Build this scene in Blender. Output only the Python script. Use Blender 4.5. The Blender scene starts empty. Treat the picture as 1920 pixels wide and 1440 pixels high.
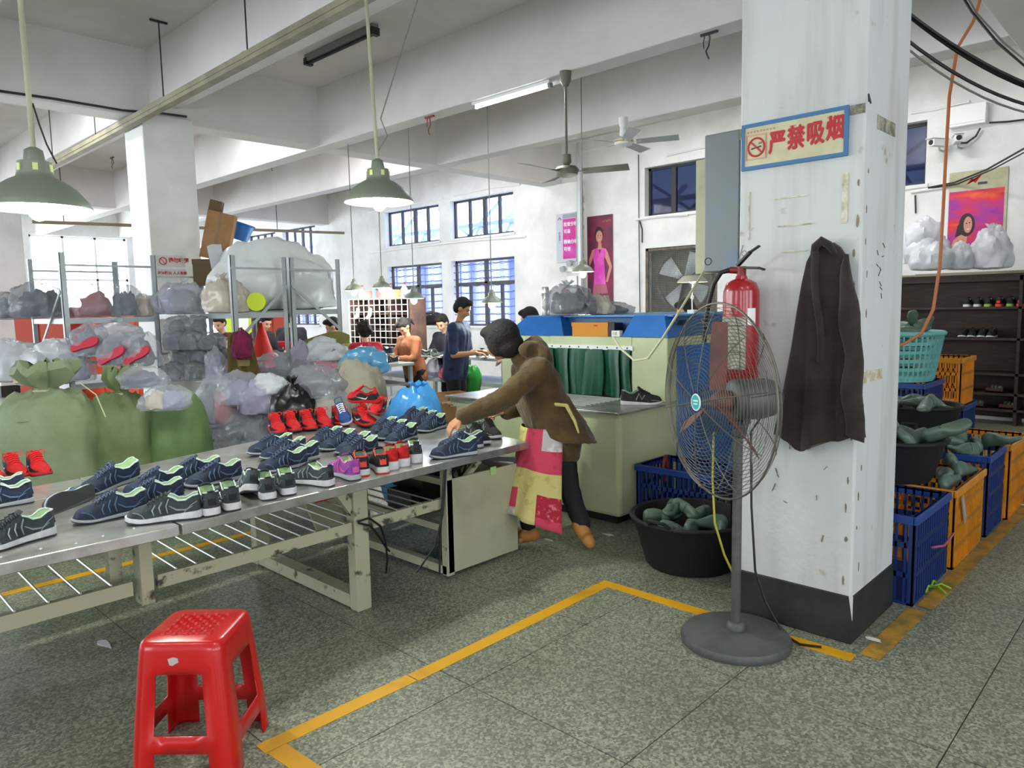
import bpy, bmesh, math, random
from mathutils import Vector, Matrix, noise
PI = math.pi
S = bpy.context.scene
COL = S.collection
R = math.radians
# ---------------------------------------------------------------- camera
FPX, CAMZ = 1372.0, 1.6
YAW, PITCH, ROLL = R(43.8), math.atan(145/1372.0), R(1.15)
_f = Vector((math.cos(YAW)*math.cos(PITCH), math.sin(YAW)*math.cos(PITCH), -math.sin(PITCH)))
_r = Vector((math.sin(YAW), -math.cos(YAW), 0)); _u = _r.cross(_f)
_r2 = _r*math.cos(ROLL)-_u*math.sin(ROLL); _u2 = _r*math.sin(ROLL)+_u*math.cos(ROLL)
cd = bpy.data.cameras.new('camera'); cam = bpy.data.objects.new('camera', cd); COL.objects.link(cam)
cd.sensor_width = 36; cd.lens = FPX/1920*36; cd.clip_start = .05; cd.clip_end = 200
cam.matrix_world = Matrix.Translation((0, 0, CAMZ)) @ Matrix((_r2, _u2, -_f)).transposed().to_4x4()
S.camera = cam
# ---------------------------------------------------------------- sky, exposure
w = bpy.data.worlds.new('sky'); S.world = w; w.use_nodes = True
bg = w.node_tree.nodes['Background']; bg.inputs[0].default_value = (.86, .93, 1, 1); bg.inputs[1].default_value = 7.0
S.view_settings.view_transform = 'Standard'; S.view_settings.look = 'None'
S.view_settings.gamma = 1; S.view_settings.use_curve_mapping = False
S.view_settings.exposure = 0.36
S.cycles.max_bounces = 8; S.cycles.diffuse_bounces = 5; S.cycles.transparent_max_bounces = 14
S.cycles.caustics_reflective = False; S.cycles.caustics_refractive = False
S.cycles.sample_clamp_indirect = 6
def portal(name, loc, rot, sx, sy):
    l = bpy.data.lights.new(name, 'AREA'); l.shape = 'RECTANGLE'; l.size = sx; l.size_y = sy
    l.cycles.is_portal = True
    o = bpy.data.objects.new(name, l); COL.objects.link(o); o.location = loc; o.rotation_euler = rot
portal('window_portal', (2.6, 23.9, 2.2), (R(-90), 0, 0), 17, 3.5)
portal('window_portal', (-5.9, 9, 2.2), (0, R(-90), 0), 3.4, 28)
portal('window_portal', (2.6, -4.9, 2.2), (R(90), 0, 0), 17, 2.9)
# ---------------------------------------------------------------- pixel of the 1920x1440 frame -> place in the room
def ray(x, y): return _f + _r2*((x-960)/FPX) - _u2*((y-720)/FPX)
C0 = Vector((0, 0, CAMZ))
def at_z(x, y, z=0):
    d = ray(x, y); return C0 + d*((z-CAMZ)/d.z)
def at_x(x, y, X):
    d = ray(x, y); return C0 + d*(X/d.x)
def at_y(x, y, Y):
    d = ray(x, y); return C0 + d*(Y/d.y)
def at_d(x, y, D): return C0 + ray(x, y)*D
# ---------------------------------------------------------------- materials
def rgb(h):
    if isinstance(h, str):
        v = [int(h[i:i+2], 16)/255 for i in (0, 2, 4)]
        return tuple(c/12.92 if c <= .04045 else ((c+.055)/1.055)**2.4 for c in v)
    return tuple(h)
MATS = {}
def M(name, col, rough=.55, metal=0, col2=None, scale=6, lo=.4, hi=.62, bump=0, bscale=40, alpha=1, emis=0, trans=0, coat=0, detail=6, sheen=0, rnd=0, space='Object', stretch=None):
    m = bpy.data.materials.new(name); m.use_nodes = True; nt = m.node_tree; N = nt.nodes; L = nt.links
    b = N['Principled BSDF']; c = rgb(col)
    b.inputs['Base Color'].default_value = (*c, 1); b.inputs['Roughness'].default_value = rough; b.inputs['Metallic'].default_value = metal
    b.inputs['Alpha'].default_value = alpha; b.inputs['Transmission Weight'].default_value = trans; b.inputs['Coat Weight'].default_value = coat
    if sheen: b.inputs['Sheen Weight'].default_value = sheen
    if emis:
        b.inputs['Emission Color'].default_value = (*c, 1); b.inputs['Emission Strength'].default_value = emis
    tc = N.new('ShaderNodeTexCoord'); src = tc.outputs[space if space != 'World' else 'Object']
    if space == 'World':
        g = N.new('ShaderNodeNewGeometry'); src = g.outputs['Position']
    if stretch:
        mp = N.new('ShaderNodeMapping'); mp.inputs['Scale'].default_value = stretch; L.new(src, mp.inputs[0]); src = mp.outputs[0]
    out = None
    if col2 is not None:
        n = N.new('ShaderNodeTexNoise'); n.inputs['Scale'].default_value = scale; n.inputs['Detail'].default_value = detail
        n.inputs['Roughness'].default_value = .6
        L.new(src, n.inputs['Vector'])
        r = N.new('ShaderNodeValToRGB'); r.color_ramp.elements[0].position = lo; r.color_ramp.elements[1].position = hi
        r.color_ramp.elements[0].color = (*c, 1); r.color_ramp.elements[1].color = (*rgb(col2), 1)
        L.new(n.outputs['Fac'], r.inputs[0]); out = r.outputs[0]
    if rnd:
        oi = N.new('ShaderNodeObjectInfo'); mr = N.new('ShaderNodeMapRange'); mr.inputs[3].default_value = 1-rnd; mr.inputs[4].default_value = 1+rnd
        L.new(oi.outputs['Random'], mr.inputs[0]); hs = N.new('ShaderNodeHueSaturation'); L.new(mr.outputs[0], hs.inputs['Value'])
        if out is not None: L.new(out, hs.inputs['Color'])
        else: hs.inputs['Color'].default_value = (*c, 1)
        out = hs.outputs[0]
    if out is not None: L.new(out, b.inputs['Base Color'])
    if bump:
        n2 = N.new('ShaderNodeTexNoise'); n2.inputs['Scale'].default_value = bscale; n2.inputs['Detail'].default_value = 5
        L.new(src, n2.inputs['Vector']); bp = N.new('ShaderNodeBump'); bp.inputs['Strength'].default_value = bump; bp.inputs['Distance'].default_value = .02
        L.new(n2.outputs['Fac'], bp.inputs['Height']); L.new(bp.outputs[0], b.inputs['Normal'])
    MATS[name] = m; return m
M('plaster', 'e6e6e4', .85, col2='d6d6d3', scale=1.3, bump=.12, bscale=25)
M('ceiling_paint', 'dedbd9', .9, col2='d2cfcc', scale=.9, bump=.06, bscale=20)
M('dark_skirt', '17191a', .6, col2='2b2d2d', scale=5)
M('tape', 'dfa30c', .5, col2='b98a1c', scale=3, lo=.5, hi=.75, space='World')
M('tape_worn', 'b98a2a', .6, col2='7d6a3a', scale=7, space='World')
M('steel', 'c4c4c0', .3, .75, col2='a09d94', scale=5, bump=.03, bscale=30)
M('cream_paint', 'adac90', .5, col2='9b997e', scale=3, lo=.45, hi=.7)
M('cream_worn', 'a8a78c', .55, col2='3d3a2a', scale=10, lo=.57, hi=.64)
M('rod_metal', 'cfd2cf', .35, .8)
M('green_paint', '2f6a4a', .6)
M('red_plastic', 'c40a0e', .3, coat=.3)
M('black', '0d0d0e', .5); M('black_rubber', '131314', .75, bump=.1, bscale=60)
M('white', 'e8e8e6', .5); M('white_sole', 'dcdcdc', .55, col2='c6c6c8', scale=20)
M('grey_metal', '8d9190', .4, .4); M('dark_metal', '3a3c3c', .45, .5)
M('alu', 'c3c7c8', .4, .5)
M('shelf_grey', 'b2b8bb', .45, .25, col2='a2a8ab', scale=4)
M('shade_grey', '7f8678', .45, .2); M('shade_in', 'f0f2ea', .4)
M('bulb', 'f4ffe8', emis=40); M('tube_lit', 'f6fbff', emis=16)
M('cord_grey', '77796f', .6); M('cord_black', '141416', .5); M('cord_cream', 'c9c6a2', .5)
M('cardboard', '9a7148', .8, col2='8a6440', scale=6); M('cardboard_dark', '5c4a2c', .8)
M('dark_window', '3b3f44', .5)
M('wood_dark', '3a241a', .6, col2='22140f', scale=4, stretch=(1, 1, 8)); M('wood_red', '4a1d18', .6)
M('leather_brown', '8a5a2a', .6)
def glass(name, col, fac):
    m = bpy.data.materials.new(name); m.use_nodes = True; nt = m.node_tree; N = nt.nodes; N.remove(N['Principled BSDF'])
    t = N.new('ShaderNodeBsdfTransparent'); t.inputs[0].default_value = (*rgb(col), 1)
    g = N.new('ShaderNodeBsdfGlossy'); g.inputs['Roughness'].default_value = .05
    x = N.new('ShaderNodeMixShader'); x.inputs[0].default_value = fac
    nt.links.new(t.outputs[0], x.inputs[1]); nt.links.new(g.outputs[0], x.inputs[2]); nt.links.new(x.outputs[0], N['Material Output'].inputs[0])
    MATS[name] = m
glass('pane_glass', 'dde3f5', .08); glass('blue_glass', '4a5468', .1)
def crinkle(m, sc=7, st=.8, dist=.03):
    nt = m.node_tree; N = nt.nodes; b = N['Principled BSDF']; tc = N.new('ShaderNodeTexCoord')
    n = N.new('ShaderNodeTexNoise'); n.noise_type = 'RIDGED_MULTIFRACTAL'; n.inputs['Scale'].default_value = sc; n.inputs['Detail'].default_value = 4; n.inputs['Distortion'].default_value = .6
    nt.links.new(tc.outputs['Object'], n.inputs['Vector']); bp = N.new('ShaderNodeBump'); bp.inputs['Strength'].default_value = st; bp.inputs['Distance'].default_value = dist
    nt.links.new(n.outputs['Fac'], bp.inputs['Height']); nt.links.new(bp.outputs[0], b.inputs['Normal']); return m
def film(name, col, alpha, rough=.22, sc=7, st=.8):
    return crinkle(M(name, col, rough, alpha=alpha), sc, st)
film('film_clear', 'b9bdc8', .36, .18, 8); film('film_white', 'd9dce2', .74, .3, 6); film('film_grey', '94979f', .5, .2, 8)
# terrazzo
def terrazzo():
    m = M('terrazzo', '6d7068', .42, space='World'); nt = m.node_tree; N = nt.nodes; L = nt.links; b = N['Principled BSDF']
    g = N.new('ShaderNodeNewGeometry')
    v = N.new('ShaderNodeTexVoronoi'); v.inputs['Scale'].default_value = 105; L.new(g.outputs['Position'], v.inputs['Vector'])
    r = N.new('ShaderNodeValToRGB'); e = r.color_ramp.elements
    e[0].position = 0; e[0].color = (*rgb('5c6053'), 1); e[1].position = 1; e[1].color = (*rgb('a6a994'), 1)
    x = e.new(.45); x.color = (*rgb('7a7e6f'), 1); x = e.new(.72); x.color = (*rgb('90947f'), 1)
    sp = N.new('ShaderNodeSeparateColor'); L.new(v.outputs['Color'], sp.inputs[0]); L.new(sp.outputs[0], r.inputs[0])
    n = N.new('ShaderNodeTexNoise'); n.inputs['Scale'].default_value = 1.1; n.inputs['Detail'].default_value = 8; L.new(g.outputs['Position'], n.inputs['Vector'])
    mr = N.new('ShaderNodeMapRange'); mr.inputs[1].default_value = .3; mr.inputs[2].default_value = .7; mr.inputs[3].default_value = .78; mr.inputs[4].default_value = 1.12
    L.new(n.outputs['Fac'], mr.inputs[0])
    hs = N.new('ShaderNodeHueSaturation'); L.new(r.outputs[0], hs.inputs['Color']); L.new(mr.outputs[0], hs.inputs['Value']); L.new(hs.outputs[0], b.inputs['Base Color'])
    mr2 = N.new('ShaderNodeMapRange'); mr2.inputs[3].default_value = .3; mr2.inputs[4].default_value = .55; L.new(n.outputs['Fac'], mr2.inputs[0]); L.new(mr2.outputs[0], b.inputs['Roughness'])
terrazzo()
# main pillar: white plaster with stains, scuffs and scraped spots
def pillar_mat():
    m = M('pillar_plaster', 'c9cbca', .8, bump=.15, bscale=22, space='World'); nt = m.node_tree; N = nt.nodes; L = nt.links; b = N['Principled BSDF']
    g = N.new('ShaderNodeNewGeometry')
    a = N.new('ShaderNodeTexNoise'); a.inputs['Scale'].default_value = 9; a.inputs['Detail'].default_value = 9; L.new(g.outputs['Position'], a.inputs['Vector'])
    r = N.new('ShaderNodeValToRGB'); r.color_ramp.elements[0].position = .66; r.color_ramp.elements[0].color = (*rgb('c9cbca'), 1)
    r.color_ramp.elements[1].position = .74; r.color_ramp.elements[1].color = (*rgb('a59c8a'), 1); L.new(a.outputs['Fac'], r.inputs[0])
    mp = N.new('ShaderNodeMapping'); mp.inputs['Scale'].default_value = (7, 7, .8); L.new(g.outputs['Position'], mp.inputs[0])
    s = N.new('ShaderNodeTexNoise'); s.inputs['Scale'].default_value = 1.2; s.inputs['Detail'].default_value = 6; L.new(mp.outputs[0], s.inputs['Vector'])
    r2 = N.new('ShaderNodeValToRGB'); r2.color_ramp.elements[0].position = .5; r2.color_ramp.elements[0].color = (1, 1, 1, 1)
    r2.color_ramp.elements[1].position = .8; r2.color_ramp.elements[1].color = (.72, .69, .66, 1); L.new(s.outputs['Fac'], r2.inputs[0])
    mx = N.new('ShaderNodeMix'); mx.data_type = 'RGBA'; mx.blend_type = 'MULTIPLY'; mx.inputs[0].default_value = 1
    L.new(r.outputs[0], mx.inputs[6]); L.new(r2.outputs[0], mx.inputs[7]); L.new(mx.outputs[2], b.inputs['Base Color'])
pillar_mat()
# ---------------------------------------------------------------- mesh builder
class MB:
    def __init__(s): s.v = []; s.f = []; s.mi = []; s.k = 0
    def add(s, v, f):
        o = len(s.v); s.v += [Vector(q) for q in v]; s.f += [tuple(i+o for i in q) for q in f]; s.mi += [s.k]*len(f); return s
    def box(s, x0, y0, z0, x1, y1, z1):
        v = [(x0,y0,z0),(x1,y0,z0),(x1,y1,z0),(x0,y1,z0),(x0,y0,z1),(x1,y0,z1),(x1,y1,z1),(x0,y1,z1)]
        return s.add(v, [(0,3,2,1),(4,5,6,7),(0,1,5,4),(1,2,6,5),(2,3,7,6),(3,0,4,7)])
    def cb(s, c, d): return s.box(c[0]-d[0]/2, c[1]-d[1]/2, c[2]-d[2]/2, c[0]+d[0]/2, c[1]+d[1]/2, c[2]+d[2]/2)
    def bar(s, p, q, a, b=None, up=(0,0,1)):
        p = Vector(p); q = Vector(q); b = b or a; d = (q-p).normalized(); u = Vector(up)
        if abs(d.dot(u)) > .98: u = Vector((1,0,0))
        e = d.cross(u).normalized()*a/2; g = e.cross(d).normalized()*b/2
        v = [p-e-g, p+e-g, p+e+g, p-e+g, q-e-g, q+e-g, q+e+g, q-e+g]
        return s.add(v, [(0,3,2,1),(4,5,6,7),(0,1,5,4),(1,2,6,5),(2,3,7,6),(3,0,4,7)])
    def tube(s, pts, r, n=8, cap=True, closed=False):
        pts = [Vector(p) for p in pts]; rs = r if isinstance(r, (list, tuple)) else [r]*len(pts)
        V = []; F = []; m = len(pts); u = None
        for i, p in enumerate(pts):
            if closed: d = pts[(i+1) % m]-pts[i-1]
            else: d = pts[min(i+1, m-1)]-pts[max(i-1, 0)]
            d.normalize()
            if u is None:
                u = Vector((0,0,1)) if abs(d.z) < .9 else Vector((1,0,0))
            e = d.cross(u)
            if e.length < 1e-4: e = d.cross(Vector((.3,1,.2)))
            e.normalize(); g = e.cross(d); u = g
            for j in range(n):
                t = 2*PI*j/n; V.append(p+(e*math.cos(t)+g*math.sin(t))*rs[i])
        for i in range(m if closed else m-1):
            for j in range(n):
                a = i*n+j; b = i*n+(j+1) % n; k = ((i+1) % m)*n
                F.append((a, b, k+(j+1) % n, k+j))
        if cap and not closed: F += [tuple(range(n-1, -1, -1)), tuple((m-1)*n+j for j in range(n))]
        return s.add(V, F)
    def cyl(s, p, q, r, r2=None, n=16): return s.tube([p, q], [r, r if r2 is None else r2], n)
    def lathe(s, prof, c=(0,0,0), n=24, cap=True, sx=1, sy=1):
        V = []; F = []; m = len(prof)
        for r, z in prof:
            for j in range(n):
                t = 2*PI*j/n; V.append((c[0]+r*sx*math.cos(t), c[1]+r*sy*math.sin(t), c[2]+z))
        for i in range(m-1):
            for j in range(n): F.append((i*n+j, i*n+(j+1) % n, (i+1)*n+(j+1) % n, (i+1)*n+j))
        if cap: F += [tuple(range(n-1, -1, -1)), tuple((m-1)*n+j for j in range(n))]
        return s.add(V, F)
    def prism(s, poly, a, b, ax='z'):
        n = len(poly)
        def w(p, t): return {'z': (p[0], p[1], t), 'y': (p[0], t, p[1]), 'x': (t, p[0], p[1])}[ax]
        V = [w(p, a) for p in poly]+[w(p, b) for p in poly]
        return s.add(V, [tuple(range(n-1, -1, -1)), tuple(range(n, 2*n))]+[(i, (i+1) % n, n+(i+1) % n, n+i) for i in range(n)])
    def loft(s, rings, cap=True, closed=True):
        n = len(rings[0]); V = [p for r in rings for p in r]; F = []
        for i in range(len(rings)-1):
            for j in range(n if closed else n-1): F.append((i*n+j, i*n+(j+1) % n, (i+1)*n+(j+1) % n, (i+1)*n+j))
        if cap and closed: F += [tuple(range(n-1, -1, -1)), tuple((len(rings)-1)*n+j for j in range(n))]
        return s.add(V, F)
    def ball(s, c, r, n=12, m=8):
        r = r if isinstance(r, (tuple, list, Vector)) else (r, r, r)
        rings = []
        for i in range(m+1):
            t = -PI/2+PI*i/m
            k = max(math.cos(t), .02)
            rings.append([(c[0]+r[0]*k*math.cos(2*PI*j/n), c[1]+r[1]*k*math.sin(2*PI*j/n), c[2]+r[2]*math.sin(t)) for j in range(n)])
        return s.loft(rings)
    def cap(s, p, q, r0, r1, n=12):
        s.ball(p, r0, n, 8); s.ball(q, r1, n, 8); return s.tube([p, q], [r0, r1], n)
    def chain(s, pts, rs, n=12):
        for i in range(len(pts)-1): s.cap(pts[i], pts[i+1], rs[i], rs[i+1], n)
        return s
    def sheet(s, fn, nu, nv, th=0):
        V = [Vector(fn(i/nu, j/nv)) for i in range(nu+1) for j in range(nv+1)]
        F = [(i*(nv+1)+j, (i+1)*(nv+1)+j, (i+1)*(nv+1)+j+1, i*(nv+1)+j+1) for i in range(nu) for j in range(nv)]
        if th:
            n = len(V); N = [Vector((0,0,0)) for _ in V]
            for f in F:
                q = (V[f[1]]-V[f[0]]).cross(V[f[2]]-V[f[0]])
                for i in f: N[i] += q
            V += [V[i]-N[i].normalized()*th for i in range(n)]
            m = nv+1; F2 = [tuple(i+n for i in reversed(f)) for f in F]
            rim = [j for j in range(m)]+[i*m+nv for i in range(1, nu+1)]+[nu*m+j for j in range(nv-1, -1, -1)]+[i*m for i in range(nu-1, 0, -1)]
            k = len(rim); F3 = [(rim[i], rim[(i+1) % k], rim[(i+1) % k]+n, rim[i]+n) for i in range(k)]
            F = F+F2+F3
        return s.add(V, F)
    def blob(s, c, d, seed=0, amp=.12, freq=1.6, n=26, m=18, e=1.0, flat=.35, wrinkle=.0):
        """a stuffed bag: superellipsoid of half sizes d, uneven, with a flattened underside resting at c.z"""
        off = Vector((seed*7.13, seed*3.7, seed*1.9)); rings = []
        def se(v, k): return math.copysign(abs(v)**k, v)
        for i in range(m+1):
            t = -PI/2+PI*i/m; ct = max(math.cos(t), .015); ring = []
            for j in range(n):
                a = 2*PI*j/n
                p = Vector((se(ct, e)*se(math.cos(a), e), se(ct, e)*se(math.sin(a), e), se(math.sin(t), e)))
                k = 1+amp*noise.noise(p*freq+off)*1.6
                if wrinkle: k += wrinkle*(abs(noise.noise(Vector((p.x*5, p.y*5, p.z*2.2))+off))-.25)
                p = p*k; z = p.z
                if z < -flat: z = -flat-(z+flat)*-.12
                ring.append((c[0]+p.x*d[0], c[1]+p.y*d[1], c[2]+(z+flat+.12*(1-flat)*.9)*d[2]))
            rings.append(ring)
        return s.loft(rings)
    def xf(s, mat, start=0):
        for i in range(start, len(s.v)): s.v[i] = mat @ s.v[i]
        return s
    def mesh(s, name, mats, smooth=False, bevel=0):
        me = bpy.data.meshes.new(name); me.from_pydata([tuple(q) for q in s.v], [], s.f)
        mats = mats if isinstance(mats, (list, tuple)) else [mats]
        for q in mats: me.materials.append(MATS[q] if isinstance(q, str) else q)
        if len(mats) > 1: me.polygons.foreach_set('material_index', s.mi)
        bm = bmesh.new(); bm.from_mesh(me); bmesh.ops.recalc_face_normals(bm, faces=bm.faces)
        if bevel: bmesh.ops.bevel(bm, geom=[q for q in bm.edges if q.is_manifold and q.calc_face_angle(0) > .6], offset=bevel, segments=2, affect='EDGES', profile=.5)
        bm.to_mesh(me); bm.free()
        if smooth:
            me.shade_smooth()
            if smooth != 1 or True: me.set_sharp_from_angle(angle=R(50))
        me.update(); return me
def OBJ(name, me, parent=None, kind=None):
    o = bpy.data.objects.new(name, me); COL.objects.link(o)
    if parent is not None:
        o.parent = parent
        if parent.get('_w'): o.matrix_parent_inverse = Matrix.Translation(parent.get('_w')).inverted()
    if kind: o['kind'] = kind
    return o
def part(name, mb, mats, parent=None, smooth=False, bevel=0, label=None, kind=None):
    o = OBJ(name, mb.mesh(name, mats, smooth, bevel), None, kind)
    if parent is not None:
        o.parent = parent; top = parent
        while top.parent: top = top.parent
        if parent is top and '_wx' in top: o.matrix_parent_inverse = Matrix.Translation((top['_wx'], top['_wy'], top['_wz'])).inverted()
    if label: o['label'] = label
    return o
def tag(o, label, cat, group=None):
    o['label'] = label; o['category'] = cat
    if group: o['group'] = group
    return o
def thing(name, label, cat, loc=(0,0,0), rz=0, group=None, world=False, rot=None, scale=None):
    """Empty at the thing's base. world=True: its parts' meshes are given in room coordinates."""
    o = bpy.data.objects.new(name, None); COL.objects.link(o); o.empty_display_size = .1
    o.location = loc
    if rot: o.rotation_euler = rot
    else: o.rotation_euler = (0, 0, rz)
    if scale: o.scale = scale if isinstance(scale, (tuple, list)) else (scale,)*3
    tag(o, label, cat, group)
    if world: o['_wx'], o['_wy'], o['_wz'] = loc
    return o
def struct(name, mb, mats, parent=None, smooth=False, bevel=0):
    return part(name, mb, mats, parent, smooth, bevel, kind=None if parent else 'structure')
def copy_tree(o, parent=None):
    c = o.copy(); COL.objects.link(c)
    if parent is not None: c.parent = parent
    for ch in o.children: copy_tree(ch, c)
    return c
def remesh(mb, voxel, it=6, fac=.5):
    me = mb.mesh('tmp', ['white']); o = bpy.data.objects.new('tmp', me); COL.objects.link(o)
    m = o.modifiers.new('r', 'REMESH'); m.mode = 'VOXEL'; m.voxel_size = voxel; m.use_smooth_shade = True
    if it:
        sm = o.modifiers.new('s', 'SMOOTH'); sm.iterations = it; sm.factor = fac
    dg = bpy.context.evaluated_depsgraph_get(); e = o.evaluated_get(dg)
    r = bpy.data.meshes.new_from_object(e, depsgraph=dg)
    bpy.data.objects.remove(o); bpy.data.meshes.remove(me)
    r.shade_smooth(); return r
def rpart(name, mb, voxel, mat, parent, it=6, fac=.5, label=None):
    me = remesh(mb, voxel, it, fac); me.name = name; me.materials.clear(); me.materials.append(MATS[mat] if isinstance(mat, str) else mat)
    o = OBJ(name, me); o.parent = parent
    if parent is not None and '_wx' in parent: o.matrix_parent_inverse = Matrix.Translation((parent['_wx'], parent['_wy'], parent['_wz'])).inverted()
    if label: o['label'] = label
    return o
def text_mb(body, size, ext=.001, align='CENTER', bold=0):
    cu = bpy.data.curves.new('t', 'FONT'); cu.body = body; cu.size = size; cu.align_x = align; cu.align_y = 'CENTER'; cu.extrude = ext
    cu.resolution_u = 3; cu.offset = bold
    o = bpy.data.objects.new('t', cu); COL.objects.link(o)
    dg = bpy.context.evaluated_depsgraph_get(); me = bpy.data.meshes.new_from_object(o.evaluated_get(dg), depsgraph=dg)
    b = MB(); b.add([v.co for v in me.vertices], [tuple(p.vertices) for p in me.polygons])
    bpy.data.objects.remove(o); bpy.data.curves.remove(cu); bpy.data.meshes.remove(me)
    return b
def text_fat(body, size, w_):
    b = MB()
    for i, (dx, dy) in enumerate(((0, 0), (w_, 0), (-w_, 0), (0, w_), (0, -w_))):
        k = len(b.v); t = text_mb(body, size, .0008); b.add(t.v, t.f); b.xf(Matrix.Translation((dx, dy, .00025*i)), k)
    return b
def frame_x(X, Y, Z):
    """text lying in xy -> on a wall facing -X (reads towards -Y), at X,Y,Z"""
    return Matrix(((0,0,-1,X),(-1,0,0,Y),(0,1,0,Z),(0,0,0,1)))
def frame_y(X, Y, Z):
    """on a face looking to -Y, reads towards +X"""
    return Matrix(((1,0,0,X),(0,0,-1,Y),(0,1,0,Z),(0,0,0,1)))
# ================================================================ THE SETTING
X0, X1, Y0, Y1, ZC = -6.0, 11.2, -5.0, 24.0, 4.7
# floor: bedding with terrazzo slabs
mb = MB().box(X0-.3, Y0-.3, -.12, X1+.3, Y1+.3, -.003)
floor = struct('floor', mb, M('joint', '3f423c', .8))
slabs = []
SL = .8
nx = int((X1-X0)/SL)+1; ny = int((Y1-Y0)/SL)+1
for i in range(nx):
    for j in range(ny):
        x = X0+i*SL; y = Y0+j*SL; c = Vector((x+.4, y+.4, 0)) - C0; d = c.dot(_f)
        vis = d > .5 and abs(c.dot(_r2))/d < .78 and abs(c.dot(_u2))/d < .62
        slabs.append((not vis, c.length, x, y))
slabs.sort()
sm = MB().box(0, 0, -.03, SL-.005, SL-.005, 0).mesh('slab', 'terrazzo')
rest = MB()
for k, (nv, d, x, y) in enumerate(slabs):
    if k < 260:
        o = OBJ('slab', sm, floor); o.location = (x, y, 0)
    else: rest.box(x, y, -.03, x+SL-.005, y+SL-.005, 0)
part('slab_field', rest, 'terrazzo', floor, kind='stuff')
# ceiling and beams
struct('ceiling', MB().box(X0-.3, Y0-.3, ZC, X1+.3, Y1+.3, ZC+.2), 'ceiling_paint')
def beam(x0, y0, x1, y1, z): return struct('beam', MB().box(x0, y0, z, x1, y1, ZC+.05), 'ceiling_paint', bevel=.012)
for x, z in ((3.56, 4.08), (5.85, 3.9), (8.05, 3.92), (1.28, 3.92), (-.95, 3.92), (-3.2, 3.92)): beam(x, Y0, x+(.36 if x == 3.56 else .26), Y1, z)
for y in (1.12, 9.3, 17.5): beam(X0, y, X1, y+.35, 3.91)
# pillars
def pillar(name, x, y, w, mat, rail=False):
    p = struct(name, MB().box(x, y, 0, x+w, y+w*.97, 3.95), mat, bevel=.012)
    part('skirting', MB().box(x-.006, y-.006, 0, x+w+.006, y+w*.97+.006, .23), 'dark_skirt', p, bevel=.006)
    return p
pil = pillar('pillar', 3.435, 1.14, .6, 'pillar_plaster')
colm = pillar('pillar', 3.43, 9.2, .6, 'plaster'); pillar('pillar', 3.43, 17.4, .6, 'plaster')
# walls
def holed(name, rects, a0, a1, z0, z1, fn, mat):
    """wall as one mesh; rects = openings (a0,a1,z0,z1); fn maps a cell to a box"""
    A = sorted({a0, a1, *[r[0] for r in rects], *[r[1] for r in rects]}); Z = sorted({z0, z1, *[r[2] for r in rects], *[r[3] for r in rects]})
    b = MB()
    for i in range(len(A)-1):
        run = None
        for j in range(len(Z)-1):
            ca = (A[i]+A[i+1])/2; cz = (Z[j]+Z[j+1])/2
            hole = any(r[0] < ca < r[1] and r[2] < cz < r[3] for r in rects)
            if not hole: run = [Z[j], Z[j+1]] if run is None else [run[0], Z[j+1]]
            if run and (hole or j == len(Z)-2): b.box(*fn(A[i], A[i+1], *run)); run = None
    return struct(name, b, mat)
UW = [(2.93, 4.9), (5.98, 7.4), (10.6, 12.57), (12.95, 15.0), (18.2, 20.0), (20.4, 22.2)]
LW = [(10.6, 12.57), (12.9, 14.95), (18.2, 20.0), (20.4, 22.2)]
rects = [(a, b, 3.14, 3.98) for a, b in UW]+[(a, b, 1.19, 2.65) for a, b in LW]+[(5.98, 7.39, 1.41, 2.58)]
holed('wall_back', rects, Y0, Y1, 0, ZC, lambda a, b, c, d: (X1, a, c, X1+.24, b, d), 'plaster')
struct('trim_1', MB().box(X1-.16, 8.72, 0, X1+.02, 9.62, 3.92), 'plaster', bevel=.01)   # wall pier under the cross beam
er = [(X0+.5+k*2.8, X0+.5+k*2.8+2.55, .5, 3.88) for k in range(6)]
holed('wall_end', er, X0, X1, 0, ZC, lambda a, b, c, d: (a, Y1, c, b, Y1+.24, d), 'plaster')
lr = [(7.6+k*2.75, 7.6+k*2.75+2.45, .6, 3.85) for k in range(6)]+[(Y0+1.2+k*5.2, Y0+1.2+k*5.2+2.0, 1.2, 3.1) for k in range(2)]
holed('wall_left', lr, Y0, Y1, 0, ZC, lambda a, b, c, d: (X0-.24, a, c, X0, b, d), 'plaster')
holed('wall_near', [(X0+1.5+k*3.4, X0+1.5+k*3.4+1.9, 1.0, 3.0) for k in range(3)], X0, X1, 0, ZC, lambda a, b, c, d: (a, Y0-.24, c, b, Y0, d), 'plaster')
M('win_frame', '4a4648', .6, col2='3a3739', scale=10); M('win_dark', '2b2c31', .5)
wn = [0]
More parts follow.
